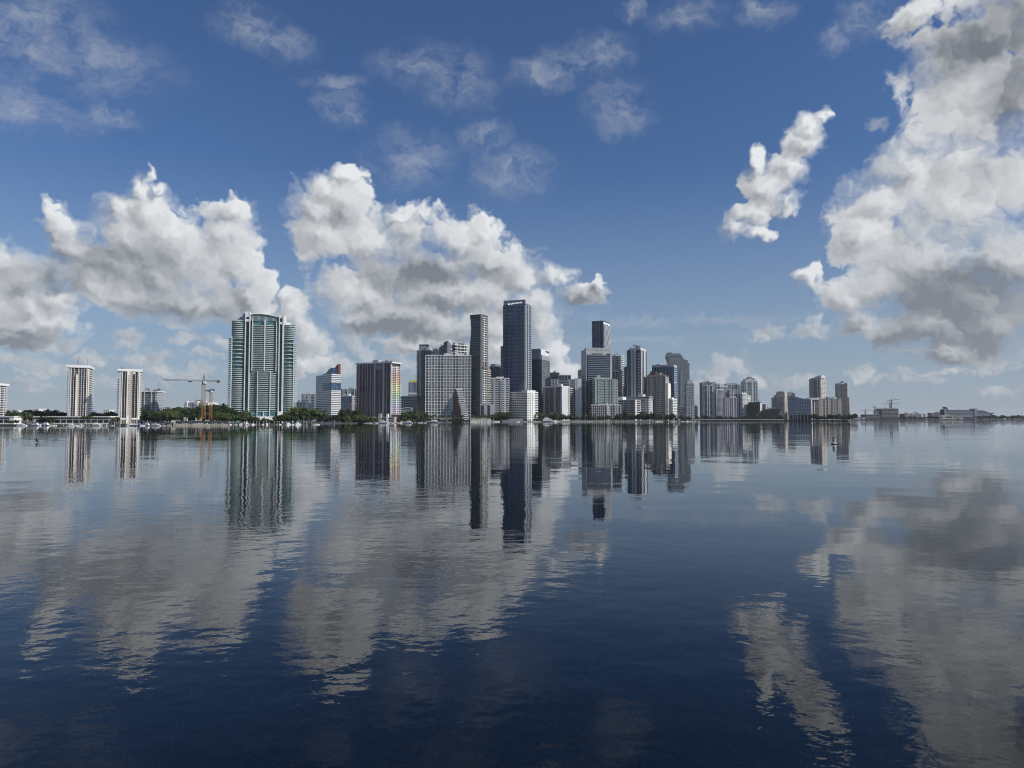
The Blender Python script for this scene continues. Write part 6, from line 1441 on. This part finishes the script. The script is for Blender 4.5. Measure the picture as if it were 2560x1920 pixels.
def make_boat(kind, loc, rz, Lh, lab, group, hm=GEL):
    cat = {'yacht': 'yacht', 'cruiser': 'boat', 'sail': 'sailboat', 'skiff': 'boat'}[kind]
    b = thing({'yacht': 'motor_yacht', 'cruiser': 'cabin_cruiser', 'sail': 'sailboat', 'skiff': 'skiff'}[kind], lab, cat, loc, rz, group)
    Bm = Lh * .27; H = Lh * (.09 if kind != 'skiff' else .07)
    hl = part('hull', hull_mesh(Lh, Bm, H, hm), b)
    if kind == 'yacht':
        cb = part('cabin', cabin_mesh('cabin', -.36 * Lh, .24 * Lh, Bm * .82, H * .98, H * 2.0, GEL, .16), b)
        part('window_strip', cabin_mesh('window_strip', -.30 * Lh, .19 * Lh, Bm * .845, H * 1.35, H * 1.75, G_DARK, .16, .96), cb)
        fb = part('flybridge', cabin_mesh('flybridge', -.30 * Lh, .06 * Lh, Bm * .72, H * 1.98, H * 2.55, GEL, .2), b)
        part('hardtop', mesh_boxes('hardtop', [(-.26 * Lh, -.04 * Lh, -Bm * .33, Bm * .33, H * 3.15, H * 3.28)] + [(x * Lh, x * Lh + .12, s * Bm * .3, s * Bm * .3 + .12, H * 2.5, H * 3.15) for x in (-.24, -.07) for s in (-1, 1)], GEL), fb)
        part('radar_mast', mesh_tubes('radar_mast', [((-.2 * Lh, 0, H * 3.25), (-.22 * Lh, 0, H * 4.2), .07, .04)], GEL), fb)
    elif kind == 'cruiser':
        cb = part('cabin', cabin_mesh('cabin', -.15 * Lh, .26 * Lh, Bm * .8, H * .98, H * 2.0, GEL, .22), b)
        part('windscreen', cabin_mesh('windscreen', -.13 * Lh, .22 * Lh, Bm * .82, H * 1.4, H * 1.85, G_DARK, .22, .94), cb)
        part('canopy', mesh_boxes('canopy', [(-.40 * Lh, -.05 * Lh, -Bm * .36, Bm * .36, H * 2.45, H * 2.6)] + [(x * Lh, x * Lh + .1, s * Bm * .33, s * Bm * .33 + .1, H * .9, H * 2.45) for x in (-.39, -.08) for s in (-1, 1)], CANV if Lh % 1 > .5 else GEL), b)
    elif kind == 'sail':
        part('cabin', cabin_mesh('cabin', -.1 * Lh, .2 * Lh, Bm * .6, H * .98, H * 1.6, GEL, .2), b)
        ms_ = part('mast', mesh_tubes('mast', [((.06 * Lh, 0, H), (.06 * Lh, 0, Lh * 1.25), .11, .08)], METAL), b)
        part('boom', mesh_tubes('boom', [((.06 * Lh, 0, H * 2.6), (-.36 * Lh, 0, H * 2.8), .16, .14)], CANV), ms_)
        part('rigging', mesh_tubes('rigging', [((.06 * Lh, 0, Lh * 1.24), (.48 * Lh, 0, H * 1.3), .04, .04), ((.06 * Lh, 0, Lh * 1.24), (-.49 * Lh, 0, H), .04, .04)], METAL, 3), ms_)
    else:
        part('seat', mesh_boxes('seat', [(-.25 * Lh, -.15 * Lh, -Bm * .4, Bm * .4, H * .8, H * 1.3), (.0, .1 * Lh, -Bm * .2, Bm * .2, H * .9, H * 2.0)], GEL), b)
        part('outboard_motor', mesh_boxes('outboard_motor', [(-.54 * Lh, -.49 * Lh, -.25, .25, -.3, H * 1.9)], CHAR), hl)
    return b
br_ = random.Random(21)
def fleet(place, items):
    "items: (kind, left px, right px, distance, heading, hull material)"
    cnt = {}
    tot = {}
    for it in items: tot[it[0]] = tot.get(it[0], 0) + 1
    nm = {'yacht': 'white motor yacht with flybridge', 'cruiser': 'white cabin cruiser', 'sail': 'sailboat with bare mast', 'skiff': 'small open skiff'}
    for kind, a, b, D, hd, hm in sorted(items, key=lambda i: i[1]):
        i = cnt.get(kind, 0); cnt[kind] = i + 1
        hd = R(hd)
        Lh = (b - a) / F * D / (abs(math.cos(hd)) + .27 * abs(math.sin(hd)))
        x, y = gp((a + b) / 2, D)
        lab = f'{nm[kind]}, {ordinal(i)} from left, {place}' if tot[kind] > 1 else f'{nm[kind]} {place}'
        if hm is GELB: lab = lab.replace('white', 'navy hulled')
        make_boat(kind, (x, y, 0), hd, Lh, lab, f'boats {place}', hm)
fleet('in the marina below the condo towers', [
    ('yacht', 43, 68, 758, 8, GEL), ('cruiser', 70, 106, 752, -6, GEL), ('yacht', 96, 127, 760, 172, GEL), ('sail', 76, 92, 762, 20, GEL), ('sail', 60, 74, 763, 40, GEL), ('cruiser', 128, 142, 760, 30, GEL),
    ('yacht', 166, 186, 759, 190, GEL), ('cruiser', 186, 200, 758, 35, GEL), ('yacht', 198, 214, 760, 15, GEL), ('cruiser', 212, 226, 756, 160, GELG), ('yacht', 230, 258, 760, 5, GEL), ('cruiser', 256, 272, 758, -12, GEL), ('skiff', 276, 286, 757, 20, GEL),
    ('yacht', 314, 334, 756, 200, GEL), ('yacht', 326, 350, 750, 12, GELB), ('cruiser', 344, 362, 757, 25, GEL), ('yacht', 352, 378, 760, 170, GEL), ('cruiser', 372, 396, 757, 8, GEL), ('yacht', 380, 404, 752, -4, GEL), ('skiff', 402, 414, 760, 12, GEL), ('cruiser', 412, 430, 762, 10, GELG), ('sail', 362, 374, 763, 30, GEL)])
fleet('out in front of the marina, nearer than the rest', [('skiff', 159, 171, 640, 5, GELG), ('skiff', 169, 186, 645, 8, GEL), ('skiff', 188, 206, 648, -5, GEL)])
fleet('at the docks below the curved green-glass tower', [
    ('cruiser', 562, 570, 868, 60, GEL), ('cruiser', 572, 580, 868, 70, GEL), ('skiff', 586, 594, 866, 50, GEL), ('cruiser', 598, 608, 868, 100, GEL), ('yacht', 612, 626, 870, 60, GELG), ('yacht', 629, 638, 866, 65, GEL), ('cruiser', 655, 662, 868, 100, GEL), ('yacht', 662, 673, 866, 115, GEL), ('skiff', 690, 696, 868, 40, GEL), ('cruiser', 697, 704, 869, 70, GEL), ('yacht', 716, 728, 864, 70, GEL), ('cruiser', 729, 736, 869, 80, GEL), ('yacht', 738, 753, 866, 68, GEL), ('cruiser', 782, 800, 876, 20, GEL)])
fleet('moored below the rainbow tower', [
    ('cruiser', 918, 930, 1120, 10, GEL), ('cruiser', 930, 946, 1125, 5, GEL), ('yacht', 947, 974, 1118, -4, GEL), ('cruiser', 974, 986, 1130, 20, GEL), ('cruiser', 986, 1002, 1140, 8, GEL), ('yacht', 1005, 1032, 1140, 176, GEL), ('skiff', 909, 917, 1122, 10, GEL)])
fleet('moored left of the white grid block', [('sail', 1055, 1069, 1275, 10, GELG), ('yacht', 1066, 1098, 1262, 176, GEL), ('cruiser', 1046, 1057, 1268, 15, GEL)])
fleet('at the jetties below the sunlit white condo', [('cruiser', 1284, 1300, 1555, 10, GEL), ('cruiser', 1300, 1314, 1560, 170, GEL), ('yacht', 1352, 1392, 1570, 3, GEL), ('cruiser', 1320, 1334, 1562, 5, GEL)])
fleet('below the curved silver tower', [('sail', 1710, 1724, 1600, 15, GEL), ('cruiser', 1724, 1732, 1620, 10, GEL), ('cruiser', 1732, 1740, 1640, 10, GEL), ('cruiser', 1702, 1710, 1630, 30, GEL)])
# boathouses and docks
def shed(px, top, D, lab, mat, name='boathouse', dep=10):
    t = Tower(name, lab, 'building', D, px, 0, top, 'F', dep=dep, base=.3)
    t.add('wall', [(t.x0 + .4, t.x1 - .4, t.y0 + .4, t.y1, -2, t.H - .8)], GELG if mat is WHITE else mat); t.add('roof', [(t.x0, t.x1, t.y0, t.y1, t.H - .8, t.H)], mat)
    t.reps('post', [(t.x0 + t.W * i / 6 - .15, t.x0 + t.W * i / 6 + .15, t.y0 + .05, t.y0 + .35, -2, t.H - .8) for i in range(1, 6)], OFFW)
shed((1255, 1284), 1050.6, 1560, 'long low grey floating boathouse below the waisted tower', GELG)
shed((1268, 1308), 1048.6, 1572, 'white roofed boathouse at the water below the white condo', WHITE)
shed((1088, 1128), 1045, 1352, 'white poolside arcade at the foot of the white grid block', WHITE, 'poolside_arcade'); shed((1178, 1226), 1044.5, 1494, 'cream garden arcade under the palms below the waisted tower', CREAM, 'garden_arcade')
shed((1694, 1701), 1047, 1655, 'small white hut at the right end of the post-lined sea wall', WHITE, 'hut', 4)
PILE = wall('piling_wood', (.42, .39, .34), .2)
pm = [mesh_tubes('post', [((0, 0, -2), (0, 0, 3.6), .24, .22)], PILE, 6), mesh_raw('cap', [(.3 * math.cos(i * math.pi / 3), .3 * math.sin(i * math.pi / 3), 3.6) for i in range(6)] + [(0, 0, 4.2)], [(i, (i + 1) % 6, 6) for i in range(6)] + [tuple(range(6))[::-1]], WHITE)]
def pilings(lab, p0, p1, n, D, group, hs=1.0):
    for i in range(n):
        x, y = gp(p0 + (p1 - p0) * (i + br_.uniform(-.25, .25)) / (n - 1), D + br_.uniform(-5, 5))
        o = thing('mooring_pile', f'white capped mooring pile, {ordinal(i)} from left, {lab}', 'pile', (x, y, 0), 0, group)
        o.scale = (1.3, 1.3, hs * br_.uniform(.8, 1.25))
        part('post', pm[0], o); part('cap', pm[1], o)
pilings('at the docks below the curved green-glass tower', 566, 776, 26, 872, 'mooring piles below the curved tower')
pilings('in the left marina', 60, 428, 24, 757, 'mooring piles of the left marina', .8)
pilings('in front of the striped tower', 782, 848, 6, 1090, 'mooring piles near the striped tower')
pilings('along the jetties below the white condo', 1255, 1396, 16, 1566, 'mooring piles below the white condo', .9)
def dock(lab, p0, p1, D):
    x0, y = gp(p0, D); x1, _ = gp(p1, D)
    d = thing('dock', lab, 'dock', ((x0 + x1) / 2, y, 0)); w = (x1 - x0) / 2
    part('deck', mesh_boxes('deck', [(-w, w, -1.2, 1.2, .7, 1.0)], PILE), d)
    n_ = max(3, int(w / 5))
    for i in range(n_): part('leg', mesh_boxes('leg', [(-w + .4 + (2 * w - .8) * i / (n_ - 1) - .15, -w + .4 + (2 * w - .8) * i / (n_ - 1) + .15, -.9, .9, -2, .7)], DGREY), d)
dock('dark low dock along the left marina below the finned condo towers', 150, 300, 761); dock('dock below the left wing of the curved green-glass tower', 562, 660, 874); dock('dock below the right wing of the curved green-glass tower', 664, 770, 876); dock('short jetty below the rainbow tower', 914, 1000, 1127); dock('jetty below the sunlit white condo', 1312, 1350, 1560)
# posts lining the sea wall
bm_ = mesh_raw('bollard', [(r_ * math.cos(i * math.pi / 3), r_ * math.sin(i * math.pi / 3), z_) for r_, z_ in ((.55, 0), (.5, 2.0), (.2, 2.5)) for i in range(6)], [(6 * k + i, 6 * k + (i + 1) % 6, 6 * k + 6 + (i + 1) % 6, 6 * k + 6 + i) for k in range(2) for i in range(6)] + [tuple(range(12, 18))], OFFW)
wl = [gp(1302, 1573), gp(1400, 1604.4), gp(1640, 1620.4), gp(1695, 1658)]
for i in range(74):
    p = 1380 + i * 4.25; D = 1598 + 22 * min(1, (p - 1380) / 260) + max(0, p - 1640) * .66
    x, y = gp(p, D + .2)
    o = link_obj('bollard', bm_); o.location = (x, y + .3, BASE + .9)
    tag(o, f'white sea wall post, {ordinal(i)} from left, below the perforated tower', 'post', 'posts lining the long pale sea wall')

# ================================================================== CRANES
CRO = wall('crane_orange', (.46, .25, .10), .2, .5); CRY = wall('crane_yellow', (.55, .36, .07), .15, .5); CRR = wall('crane_red', (.20, .085, .055), .2, .5); CRG = wall('crane_grey', (.10, .12, .14), .1, .5)
def lattice(p, q, w, nb, r, up=None):
    "square lattice box beam from p to q"
    p, q = Vector(p), Vector(q); dr = (q - p).normalized()
    a = (up or Vector((0, 1, 0))); b = dr.cross(a).normalized(); a = b.cross(dr).normalized()
    cs = [a * sx * w / 2 + b * sy * w / 2 for sx, sy in ((-1, -1), (1, -1), (1, 1), (-1, 1))]
    segs = [(p + c, q + c, r, r) for c in cs]
    for i in range(nb):
        s0, s1 = p.lerp(q, i / nb), p.lerp(q, (i + 1) / nb)
        for j in range(4):
            c0, c1 = cs[j], cs[(j + 1) % 4]
            segs.append((s0 + (c0 if i % 2 else c1), s1 + (c1 if i % 2 else c0), r * .6, r * .6)); segs.append((s1 + c0, s1 + c1, r * .6, r * .6))
    return segs
def tower_crane(lab, px, D, base_y, top_y, jib_l, jib_r, jib_y0, jib_y1, apex_y, wpx, mats, heavy='r', r=.22, group=None, yaw=0.0, far=False):
    "mast at px; jib runs between columns jib_l and jib_r; heavy end carries the counterweight"
    x, y = gp(px, D)
    zb = zat(base_y, D); zt = zat(top_y, D)
    c = thing('tower_crane', lab, 'crane', (x, y, zb), 0, group)
    H = zt - zb; w = wpx / F * D
    mst = part('mast', mesh_tubes('mast', lattice((0, 0, 0), (0, 0, H), w, max(6, int(H / w * .9)), r), mats[0], 4), c)
    U = D / F
    xl, xr = (jib_l - px) * U, (jib_r - px) * U
    zl, zr = zat(jib_y0, D) - zb, zat(jib_y1, D) - zb
    zj = zl + (zr - zl) * (0 - xl) / (xr - xl)
    xh, xg = (xr, xl) if heavy == 'r' else (xl, xr); zh, zg = (zr, zl) if heavy == 'r' else (zl, zr)
    up = Vector((0, 1, 0))
    jb = part('jib', mesh_tubes('jib', lattice((0, 0, zj), (xg, 0, zg), w * .42, 26 if not far else 10, r * .55, up), mats[1], 4), c)
    part('counter_jib', mesh_tubes('counter_jib', lattice((0, 0, zj), (xh, 0, zh), w * .42, 8, r * .7, up), mats[1], 4), c)
    sg = 1 if xh > 0 else -1
    part('counterweight', mesh_boxes('counterweight', [(min(xh, xh - sg * w * .8), max(xh, xh - sg * w * .8), -w * .35, w * .35, zh - w * .55, zh + w * .3)], mats[2]), c)
    za = zat(apex_y, D) - zb
    part('apex', mesh_tubes('apex', [((-w * .3, s * w * .3, zj), (0, 0, za), r, r * .7) for s in (-1, 1)] + [((w * .3, s * w * .3, zj), (0, 0, za), r, r * .7) for s in (-1, 1)], mats[1], 4), c)
    part('pendant', mesh_tubes('pendant', [((0, 0, za), (xg * .6, 0, zj + (zg - zj) * .6 + w * .3), r * .4, r * .4), ((0, 0, za), (xh * .8, 0, zj + (zh - zj) * .8 + w * .3), r * .4, r * .4)], mats[1], 3), c)
    part('cab', mesh_boxes('cab', [(w * .1, w * .9, -w * .9, -w * .1, zj - w * .95, zj - w * .2)], GEL), mst)
    part('turntable', mesh_boxes('turntable', [(-w * .45, w * .45, -w * .45, w * .45, H - .2, zj - w * .15)], CRG), mst)
    if not far:
        xt = xg * .34; zt_ = zj + (zg - zj) * .34
        part('trolley', mesh_boxes('trolley', [(xt - 1.6, xt + 1.6, -w * .3, w * .3, zt_ - w * .55, zt_ - w * .15)], CRG), jb)
    return c
tower_crane('orange tower crane with a long level jib reaching left, left of the curved tower', 507.8, 830, 1048, 961, 406, 547, 949.5, 953, 934.5, 7.4, (CRO, CRR, CRR), 'r', .20)
c = tower_crane('shorter orange tower crane with its jib seen end on, beside the taller one', 526, 850, 1049, 979, 512, 534.5, 977, 974.5, 970.5, 5.4, (CRO, CRG, CRG), 'r', .18)
tower_crane('grey far crane at the left end of the distant construction site', 2163.4, 3590, 1046, 1028, 2154, 2190, 1026.6, 1025.2, 1022, 1.3, (CRG, CRG, CRG), 'l', .6, 'cranes of the distant construction site', far=True)
tower_crane('grey far crane with a short jib, second from left on the distant construction site', 2187.6, 3640, 1040, 1020, 2177, 2192.5, 1017, 1019, 1014, 1.5, (CRG, CRG, CRG), 'r', .6, 'cranes of the distant construction site', far=True)
tower_crane('pale far crane with the longest jib, just left of the highest one', 2225.3, 3660, 1026, 1010, 2211.5, 2254, 1010, 1007, 1005, 1.6, (CRG, CRG, CRG), 'l', .6, 'cranes of the distant construction site', far=True)
tower_crane('highest grey far crane, standing on top of the distant construction site', 2229.3, 3650, 1026, 1001.5, 2220, 2249, 1002.3, 998, 996.5, 1.8, (CRG, CRG, CRG), 'l', .7, 'cranes of the distant construction site', far=True)
# construction site on the left shore
for i, (p, q, w_) in enumerate(((461.5, 1042.5, 3.4), (467.2, 1045, 2.6), (490, 1045.5, 2.0))):
    D = 800; x, y = gp(p, D)
    h = zat(q, D) - BASE; w = w_ / F * D / 2
    o = thing('concrete_core', ('wide', 'middle', 'narrow')[i] + ' bare concrete core standing on the construction site', 'concrete core', (x, y, BASE), 0, 'bare concrete cores')
    sf_ = part('shaft', mesh_boxes('shaft', [(-w, w, -w, w, 0, h)], OFFW), o); part('formwork', mesh_boxes('formwork', [(-w - .15, w + .15, -w - .15, w + .15, h - 1.2, h - .3)], SAND), sf_)
x0, y = gp(434, 788); x1, _ = gp(572, 794)
o = thing('site_hoarding', 'dark hoarding along the construction site above the beige sea wall', 'fence', ((x0 + x1) / 2, 793, BASE + 1)); w = (x1 - x0) / 2
part('panel', mesh_boxes('panel', [(-w, w, -.1, .1, 0, 2.7)], CHAR), o)
for i in range(24): part('post', mesh_boxes('post', [(-w + 2 * w * i / 23 - .12, -w + 2 * w * i / 23 + .12, -.25, -.11, 0, 2.9)], GREY), o)
sr = random.Random(5)
for i, p in enumerate((440, 446, 452, 472, 478, 486, 497, 502, 516, 533, 538, 543, 548, 553)):
    D = 806 + sr.uniform(-4, 8); x, y = gp(p, D)
    w, h = sr.uniform(1.0, 2.6), sr.uniform(2.6, 5.0)
    o = thing('site_container', f'pale site cabin or stack, {ordinal(i)} from left, behind the dark hoarding', 'site cabin', (x, y, BASE), sr.uniform(-.3, .3), 'site cabins behind the hoarding')
    m = sr.choice([OFFW, GREY, SAND, WHITE, LGREY])
    bx_ = part('body', mesh_boxes('body', [(-w, w, -1.2, 1.2, 0, h)], m), o); part('lid', mesh_boxes('lid', [(-w - .2, w + .2, -1.4, 1.4, h, h + .3)], DGREY), o); part('door', mesh_boxes('door', [(-.4, .4, -1.28, -1.15, .2, 2.0)], DGREY), bx_)
# hoist beside the orange crane
x, y = gp(502, 826); o = thing('site_hoist', 'yellow hoist cabin at the foot of the taller orange crane', 'hoist', (x, y, BASE)); part('cage', mesh_boxes('cage', [(-.9, .9, -.9, .9, 2.5, 7)], CRY), o); part('frame', mesh_boxes('frame', [(-1.2, -.95, -.3, .3, 0, 8.5), (.95, 1.2, -.3, .3, 0, 8.5)], CRY), o)
o = thing('crane_on_building', 'small red and white crane arm in front of the white stair shaft', 'crane', (*gp(875, 1480), 0)); U = 1480 / F; zc_ = zat(1009, 1480)
part('mast', mesh_tubes('mast', lattice((0, 0, 0), (0, 0, zc_ - 1), 1.4, 12, .2), CRR, 4), o); part('jib', mesh_tubes('jib', lattice((0, 0, zc_), (15 * U, 0, zc_ + .8), 1.0, 8, .2), WHITE, 4), o); part('counterweight', mesh_boxes('counterweight', [(-2.5, .8, -.8, .8, zc_ - 1.6, zc_ + 1.6)], RUST), o)

# ================================================================== BUOY, BIRD, MARKERS
D = 220; U = D / F; x, y = gp(2083.5, D)
b = thing('buoy', 'white and dark marker buoy floating alone on the right side of the bay', 'buoy', (x, y, 0), R(-20))
def lathe(name, prof, mat, n=24):
    v = [(r * math.cos(2 * math.pi * i / n), r * math.sin(2 * math.pi * i / n), z) for r, z in prof for i in range(n)]
    f = [(k * n + i, k * n + (i + 1) % n, (k + 1) * n + (i + 1) % n, (k + 1) * n + i) for k in range(len(prof) - 1) for i in range(n)] + [tuple(range(n))[::-1], tuple(range((len(prof) - 1) * n, len(prof) * n))]
    me = mesh_raw(name, v, f, mat)
    return me
part('float_collar', lathe('float_collar', [(.62, -.35), (.84, -.1), (.84, .22), (.70, .30)], wall('buoy_black', (.015, .016, .018), .2, .5)), b)
part('collar_top', lathe('collar_top', [(.80, .225), (.74, .34), (.44, .48)], OFFW), b)
part('drum', lathe('drum', [(.42, .40), (.43, .5), (.43, 1.85)], wall('buoy_white', (.55, .55, .58), .25)), b)
part('cap', lathe('cap', [(.45, 1.84), (.45, 2.02), (.30, 2.10), (.06, 2.14)], CHAR), b)
mk = part('mark', mesh_raw('mark', [(-.445 * math.sin(a) , -.445 * math.cos(a), 1.15 + .26 * math.sin(t_)) for t_ in [i * math.pi / 6 for i in range(12)] for a in [.55 * math.cos(t_) + .15]], [tuple(range(12))], CHAR), b)
x2, y2 = gp(2094.5, 222)
fl = thing('mooring_float', 'small dark float with a line just right of the marker buoy', 'float', (x2, y2, 0)); part('ball', lathe('ball', [(.05, -.2), (.24, -.1), (.30, .04), (.22, .2), (.05, .27)], CHAR, 12), fl); part('line', mesh_tubes('line', [((0, 0, .12), (-.5, -.2, .03), .04, .04), ((0, 0, .1), (.5, -.1, -.05), .04, .04)], CHAR), fl)
# pelican gliding low over the water
D = 236; x, y = gp(95, D)
FEATH = wall('bird_feathers', (.12, .11, .10), .25); FEATL = wall('bird_pale_feathers', (.38, .38, .38), .2)
pel = thing('pelican', 'dark pelican gliding low over the water at the left, wings raised', 'bird', (x, y, .55), R(8))
prof = [(-.95, .015, .62), (-.80, .03, .58), (-.62, .06, .50), (-.52, .095, .50), (-.44, .10, .47), (-.36, .07, .38), (-.26, .12, .26), (-.05, .20, .20), (.2, .19, .19), (.42, .12, .20), (.58, .05, .22), (.72, .09, .21)]
v, f = [], []
for i, (bx, rr, bz) in enumerate(prof):
    for k in range(8):
        a = 2 * math.pi * k / 8; fl_ = .35 if i == len(prof) - 1 else 1
        v.append((bx, rr * math.cos(a), bz - .35 + rr * math.sin(a) * fl_))
for i in range(len(prof) - 1):
    f += [(8 * i + k, 8 * i + (k + 1) % 8, 8 * i + 8 + (k + 1) % 8, 8 * i + 8 + k) for k in range(8)]
f += [tuple(range(8))[::-1], tuple(range(len(v) - 8, len(v)))]
for s in (1, -1):     # wings: raised, swept, grown from the shoulders as part of the same body
    b0 = len(v)
    pts = [(-.18, .12, -.10), (.30, .12, -.10), (-.28, .50, .28), (.22, .52, .26), (-.10, .85, .62), (.30, .88, .58), (.22, 1.12, .92), (.42, 1.12, .88)]
    for px_, py_, pz_ in pts: v += [(px_, s * py_, pz_ + .03), (px_, s * py_, pz_ - .02)]
    for k in range(3):
        a = b0 + 4 * k
        f += [(a, a + 2, a + 6, a + 4), (a + 1, a + 5, a + 7, a + 3), (a, a + 4, a + 5, a + 1), (a + 2, a + 3, a + 7, a + 6)]
    f += [(b0, b0 + 1, b0 + 3, b0 + 2), (b0 + 12, b0 + 14, b0 + 15, b0 + 13)]
bd_ = part('body', mesh_raw('body', v, f, FEATH), pel)
for s in (1, -1): part('eye', mesh_tubes('eye', [((-.47, s * .08, .14), (-.47, s * .105, .14), .018, .018)], CHAR, 6), bd_)
part('bill_pouch', mesh_raw('bill_pouch', [(-.93, 0, .255), (-.54, .04, .12), (-.54, -.04, .12), (-.52, 0, .04)], [(0, 1, 2), (0, 3, 1), (0, 2, 3), (1, 3, 2)], FEATL), pel)
# channel markers and light masts near the port
for i, p in enumerate((2177, 2236)):
    x, y = gp(p, 2900); o = thing('channel_marker', ('left', 'right')[i] + ' dark channel marker post standing in the water before the port', 'marker', (x, y, 0), 0, 'channel markers before the port')
    part('post', mesh_tubes('post', [((0, 0, -2), (0, 0, 5), .6, .6)], CHAR, 6), o); part('board', mesh_boxes('board', [(-1.1, 1.1, -.8, -.6, 2.6, 5.4)], CHAR), o)
for i, (p, q) in enumerate(((2508, 1027), (2531, 1028), (2543, 1030), (2554, 1030))):
    x, y = gp(p, 3640); h = zat(q, 3640) - BASE
    o = thing('light_mast', f'tall thin light mast, {ordinal(i)} from left, above the port trees at the far right', 'light mast', (x, y, BASE), 0, 'light masts of the port')
    part('pole', mesh_tubes('pole', [((0, 0, 0), (0, 0, h), .55, .35)], GREY, 6), o); part('lamp_head', mesh_boxes('lamp_head', [(-1.8, 1.8, -1, 1, h, h + 1.6)], GREY), o)
# roof plant and aerials
rc = random.Random(17)
for s_ in ALL:
    nm = s_.root.name.split('.')[0]
    if s_.H > 28 and nm not in ('residential_tower', 'curved_silver_tower', 'curved_hotel', 'gabled_tower', 'pagoda_topped_tower', 'crowned_tower', 'cruise_ship', 'peaked_tower', 'perforated_tower', 'tall_glass_tower', 'arched_condo', 'domed_tower', 'striped_tower', 'glass_office_tower', 'building_under_construction', 'waisted_tower', 'round_topped_tower', 'slim_dark_tower'):
        s_.clutter(rc)
# ================================================================== HAZE
if HAZE > 0:
    m, n, o = new_mat('haze_air')
    pv = n.new('ShaderNodeVolumePrincipled')
    pv.inputs['Color'].default_value = (.86, .90, .95, 1); pv.inputs['Density'].default_value = HAZE; pv.inputs['Anisotropy'].default_value = .0
    n.l.new(pv.outputs[0], o.inputs['Volume'])
    hz_ = link_obj('haze', mesh_boxes('haze', [(-42000, 42000, -420, 42000, -3.2, 330)], m))
    hz_['kind'] = 'stuff'; hz_['label'] = 'pale blue sea haze that fades the far port and towers'; hz_['category'] = 'haze'
